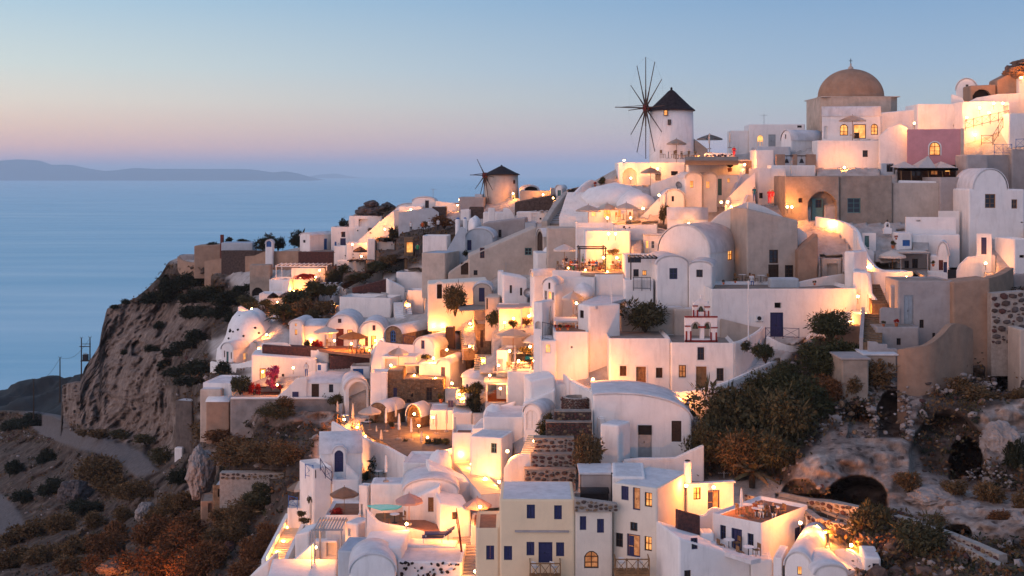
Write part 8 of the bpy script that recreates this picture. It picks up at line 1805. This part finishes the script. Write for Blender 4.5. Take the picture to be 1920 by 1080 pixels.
for i,(x,y) in enumerate([(318,438),(275,470),(240,515),(205,620),(130,765),(160,700)]): lamp(x,y,[300,330,300,300,330,260][i],['uppermost lamp of the golden edge stair','second lamp from the top of the golden edge stair','third lamp from the top of the golden edge stair','lamp halfway down the golden edge stair','lowest lamp of the golden edge stair','last lamp but one of the golden edge stair'][i],fwd=.0,d=112.5+(800-y)/340*10.5)
house('edge_house', 'white wedge house beside the golden stair', 'house', 290, 400, None, 760, 545, 10, 3, d=112, par=0, roof='none', tops=(-30,0), wins=[('L',255,690,280,720,'ok')])
pergola(440, 640, 540, 800, 3, 'grey slatted pergola over the lit nook', 'metal', 10, d=106.5)
house('nook_back', 'lit back wall of the nook under the grey pergola', 'house', 430, 610, None, 810, 620, 0, 1, 'none', tops=(0,0), d=110, wins=[('L',525,620,600,735,'nw')])
lamp(447,665,420,'lamp in the nook under the grey pergola', d=108, fwd=.4)
house('sloped_roof_house', 'white house with steep sloping roof below the golden stair', 'house', 85, 600, None, 960, 870, -6, 5, d=103, roof='none', tops=(0,-20))
house('sloped_roof_house', 'white slanting side wall behind the steep roof', 'wall', 240, 430, None, 860, 740, 0, 1, d=108, roof='none', tops=(-60,100))
house('edge_wall', 'white garden corner at the very bottom edge', 'wall', -60, 100, None, 960, 800, 6, 3, d=110, roof='none', tops=(-100,40))
pole(418,830,540,'slim metal mast beside the grey pergola',105,.05,'metal')
house('edge_terrace', 'white landing at the head of the golden stair', 'terrace', 235, 420, None, 480, 360, -6, 3, d=121, par=.3)
masonry(425,530,315,420,119,'small brown stone wall by the head of the golden stair',17,.28,'stonebrown',('stonebrown','volcanic'))
railing([(245,350),(310,365)], 'blue railing below the cream parasol at the stair head','brightblue',.9,d=120.6)
for i,(x,y,w,h_) in enumerate([(340,430,80,50),(360,480,90,50),(410,330,60,50)]): shrub(x,y,w,h_,['lit plant by the uppermost stair lamp','lit plant by the second stair lamp','plant behind the folded stair parasol'][i],'leaf_olive',d=118.5)
# extra lamps added along the lanes as warm fill light
for c_, x, y, w_, l in (('K',250,690,110,'on the white terrace box of the stone house'),('K',560,690,110,'under the white framed veranda'),('K',430,620,120,'at the edge of the boxed opening'),('K',820,250,150,'by the brown wooden gate'),('K',1240,690,120,'on the humped roof house corner'),('K',1320,600,150,'at the cafe house door'),('K',1640,560,150,'at the tiny pool'),
  ('L',600,470,140,'at the first table of the cafe square'),('L',930,540,140,'by the spiky plant of the square'),('L',1160,480,160,'behind the stout parasol'),('L',680,640,140,'on the stepped balcony'),('L',1000,690,160,'beside the potted end of the square'),('L',1460,640,160,'under the largest folded parasol'),('L',1620,790,150,'between the stair path lamps'),('L',1740,940,160,'low on the glowing stair path'),
  ('M',130,860,160,'at the foot of the square house'),('M',230,960,160,'at the end of the glowing path'),('J',1190,430,140,'on the peach-lit wing'),('J',850,860,120,'among the bougainvillea pots'),('G',690,850,140,'in the canopy garden hedge'),('G',950,830,120,'by the arched doorway of the narrow house'),('G',1200,560,140,'under the restaurant parapet'),('C',620,560,120,'at the stair end of the parasol terrace'),('E',1330,390,140,'on the block beside the tiny chapel'),
  ('F',1450,540,150,'below the straw parasol court'),('F',1150,640,160,'at the back of the slatted pergola'),('Q',760,560,160,'by the folded green parasol'),('Q',930,590,140,'among the roof terrace guests'),('O',560,400,120,'on the flower terrace'),('O',980,470,130,'beside the pool bowl of flowers'),('O',300,560,170,'beside the wedge house'),('H',1690,560,120,'low on the lane by the long white house'),('D',700,880,150,'along the curving stair parapet')):
 crop(c_); lamp(x, y, w_, 'added fill lamp '+l, r=.12, fwd=.3)
for c_, x, yb, yt, l in (('P',300,330,230,'on the cream house roof'),('P',1300,240,130,'on the raised upper wing'),('Q',600,290,190,'on the lit annex roof'),('G',700,480,380,'on the pinkish low wall house'),('E',250,395,300,'on the west crest vault'),('A',1500,730,640,'on the crest house'),('D',1300,430,330,'on the small upper storey'),('K',1000,560,450,'behind the grey-roofed vault'),('C',1400,205,110,'on the flat house by the crest stairs')):
 crop(c_); antenna(x, yb, yt, DD(cx(x), cyy(yb))+1, 'small roof antenna '+l)
crop('R')
def cable(label, pts):
 P = [PT(cx(x), cyy(y), d) for x, y, d in pts]; o = empty('power_cable', label, 'cable', P[0])
 for a, b in zip(P, P[1:]):
  bm = bmesh.new(); q = [a+(b-a)*(i/8)-Vector((0, 0, 1.6*math.sin(math.pi*i/8)))-P[0] for i in range(9)]
  for u, v in zip(q, q[1:]): tube(bm, u, v, .03, n=4, cap=False)
  part('span', bm, 'iron', o)
cable('power cable strung between the poles of the headland', [(735,410,262),(490,572,270),(275,748,275),(60,880,290)])
# things that look alike are told apart by their place in the row
ORD = 'first second third fourth fifth sixth seventh eighth ninth tenth eleventh twelfth thirteenth fourteenth fifteenth sixteenth'.split()
bpy.context.view_layer.update()
by = {}
for o in COL.objects:
 if o.get('label') and o.parent is None and o.get('category'): by.setdefault(o['label'], []).append(o)
for l, v in by.items():
 if len(v) > 1:
  l = ' '.join(l.split()[:11])
  v.sort(key=lambda o: o.location.x/o.location.y)
  for i, o in enumerate(v): o['label'] = l + ', ' + (('the left one' if i == 0 else 'the right one') if len(v) == 2 else ORD[i] + ' from the left')
excavate()
def scrub_cover():
 """low dry tufts strewn over the open ground"""
 rnd = np.random.RandomState(9); nr = T_x.shape[1]; ok = (T_w > .85) & (T_r < .15) & (T_p < .6) & (T_x > -60) & (T_x < 1960); ii = np.argwhere(ok); ii = ii[rnd.randint(0, len(ii), 3600)]
 P = T_P[ii[:,0], ii[:,1]]; n = 10; C = np.repeat(P, n, 0)+rnd.normal(size=(len(P)*n, 3))*np.array([.38,.38,.16])+np.array([0,-.1,.12])
 a = rnd.normal(size=C.shape); a /= np.linalg.norm(a, axis=1)[:,None]; b = np.cross(a, rnd.normal(size=C.shape)); b /= np.linalg.norm(b, axis=1)[:,None]; s = rnd.uniform(.10,.26,len(C))[:,None]
 V = np.stack([C-a*s, C+b*s*.5, C+a*s, C-b*s*.5], 1).reshape(-1, 3); me = bpy.data.meshes.new('scrub'); me.from_pydata(V.tolist(), [], np.arange(len(V)).reshape(-1, 4).tolist())
 for m in ('leaf_dry','leaf_dark','leaf_olive','leaf_rust'): me.materials.append(MATS[m])
 me.polygons.foreach_set('material_index', np.repeat(rnd.choice(4, len(P), p=[.4,.25,.2,.15]), n)); o = link('undergrowth', me); o['kind'] = 'stuff'; o['label'] = 'low dry tufts scattered over the open slopes'
scrub_cover()
def rubble():
 """loose stones lying about the open ground"""
 rnd = np.random.RandomState(4); pr = random.Random(4); pts = []
 for lo, hi, n in ((1440,1960,1000),(-60,620,900)):
  ii = np.argwhere((T_w > .85) & (T_r < .3) & (T_p < .35) & (T_x > lo) & (T_x < hi)); pts += [T_P[a, b] for a, b in ii[rnd.randint(0, len(ii), n)]]
 V, Fc, M = [], [], []
 for q in pts:
  me = stone_mesh(pr.randrange(6), 'volcanic'); k = .12*math.exp(pr.gauss(.3, .55)); b = len(V); T = Matrix.Translation(Vector(q)+Vector((0, -.05, .03))) @ Matrix.Rotation(pr.random()*6, 4, Vector((pr.random(), pr.random(), 1)).normalized()) @ Matrix.Diagonal((k*2.2, k*2, k*1.5, 1))
  V += [tuple(T @ v.co) for v in me.vertices]; Fc += [tuple(b+i for i in f.vertices) for f in me.polygons]; M += [pr.choice((0,0,1,2,3))]*len(me.polygons)
 me = bpy.data.meshes.new('rubble'); me.from_pydata(V, [], Fc)
 for m in ('tuffwhite','volcanic','redstone','rockbrown'): me.materials.append(MATS[m])
 me.polygons.foreach_set('material_index', M); o = link('rubble', me); o['kind'] = 'stuff'; o['label'] = 'loose stones strewn over the slopes and below the caves'
rubble()
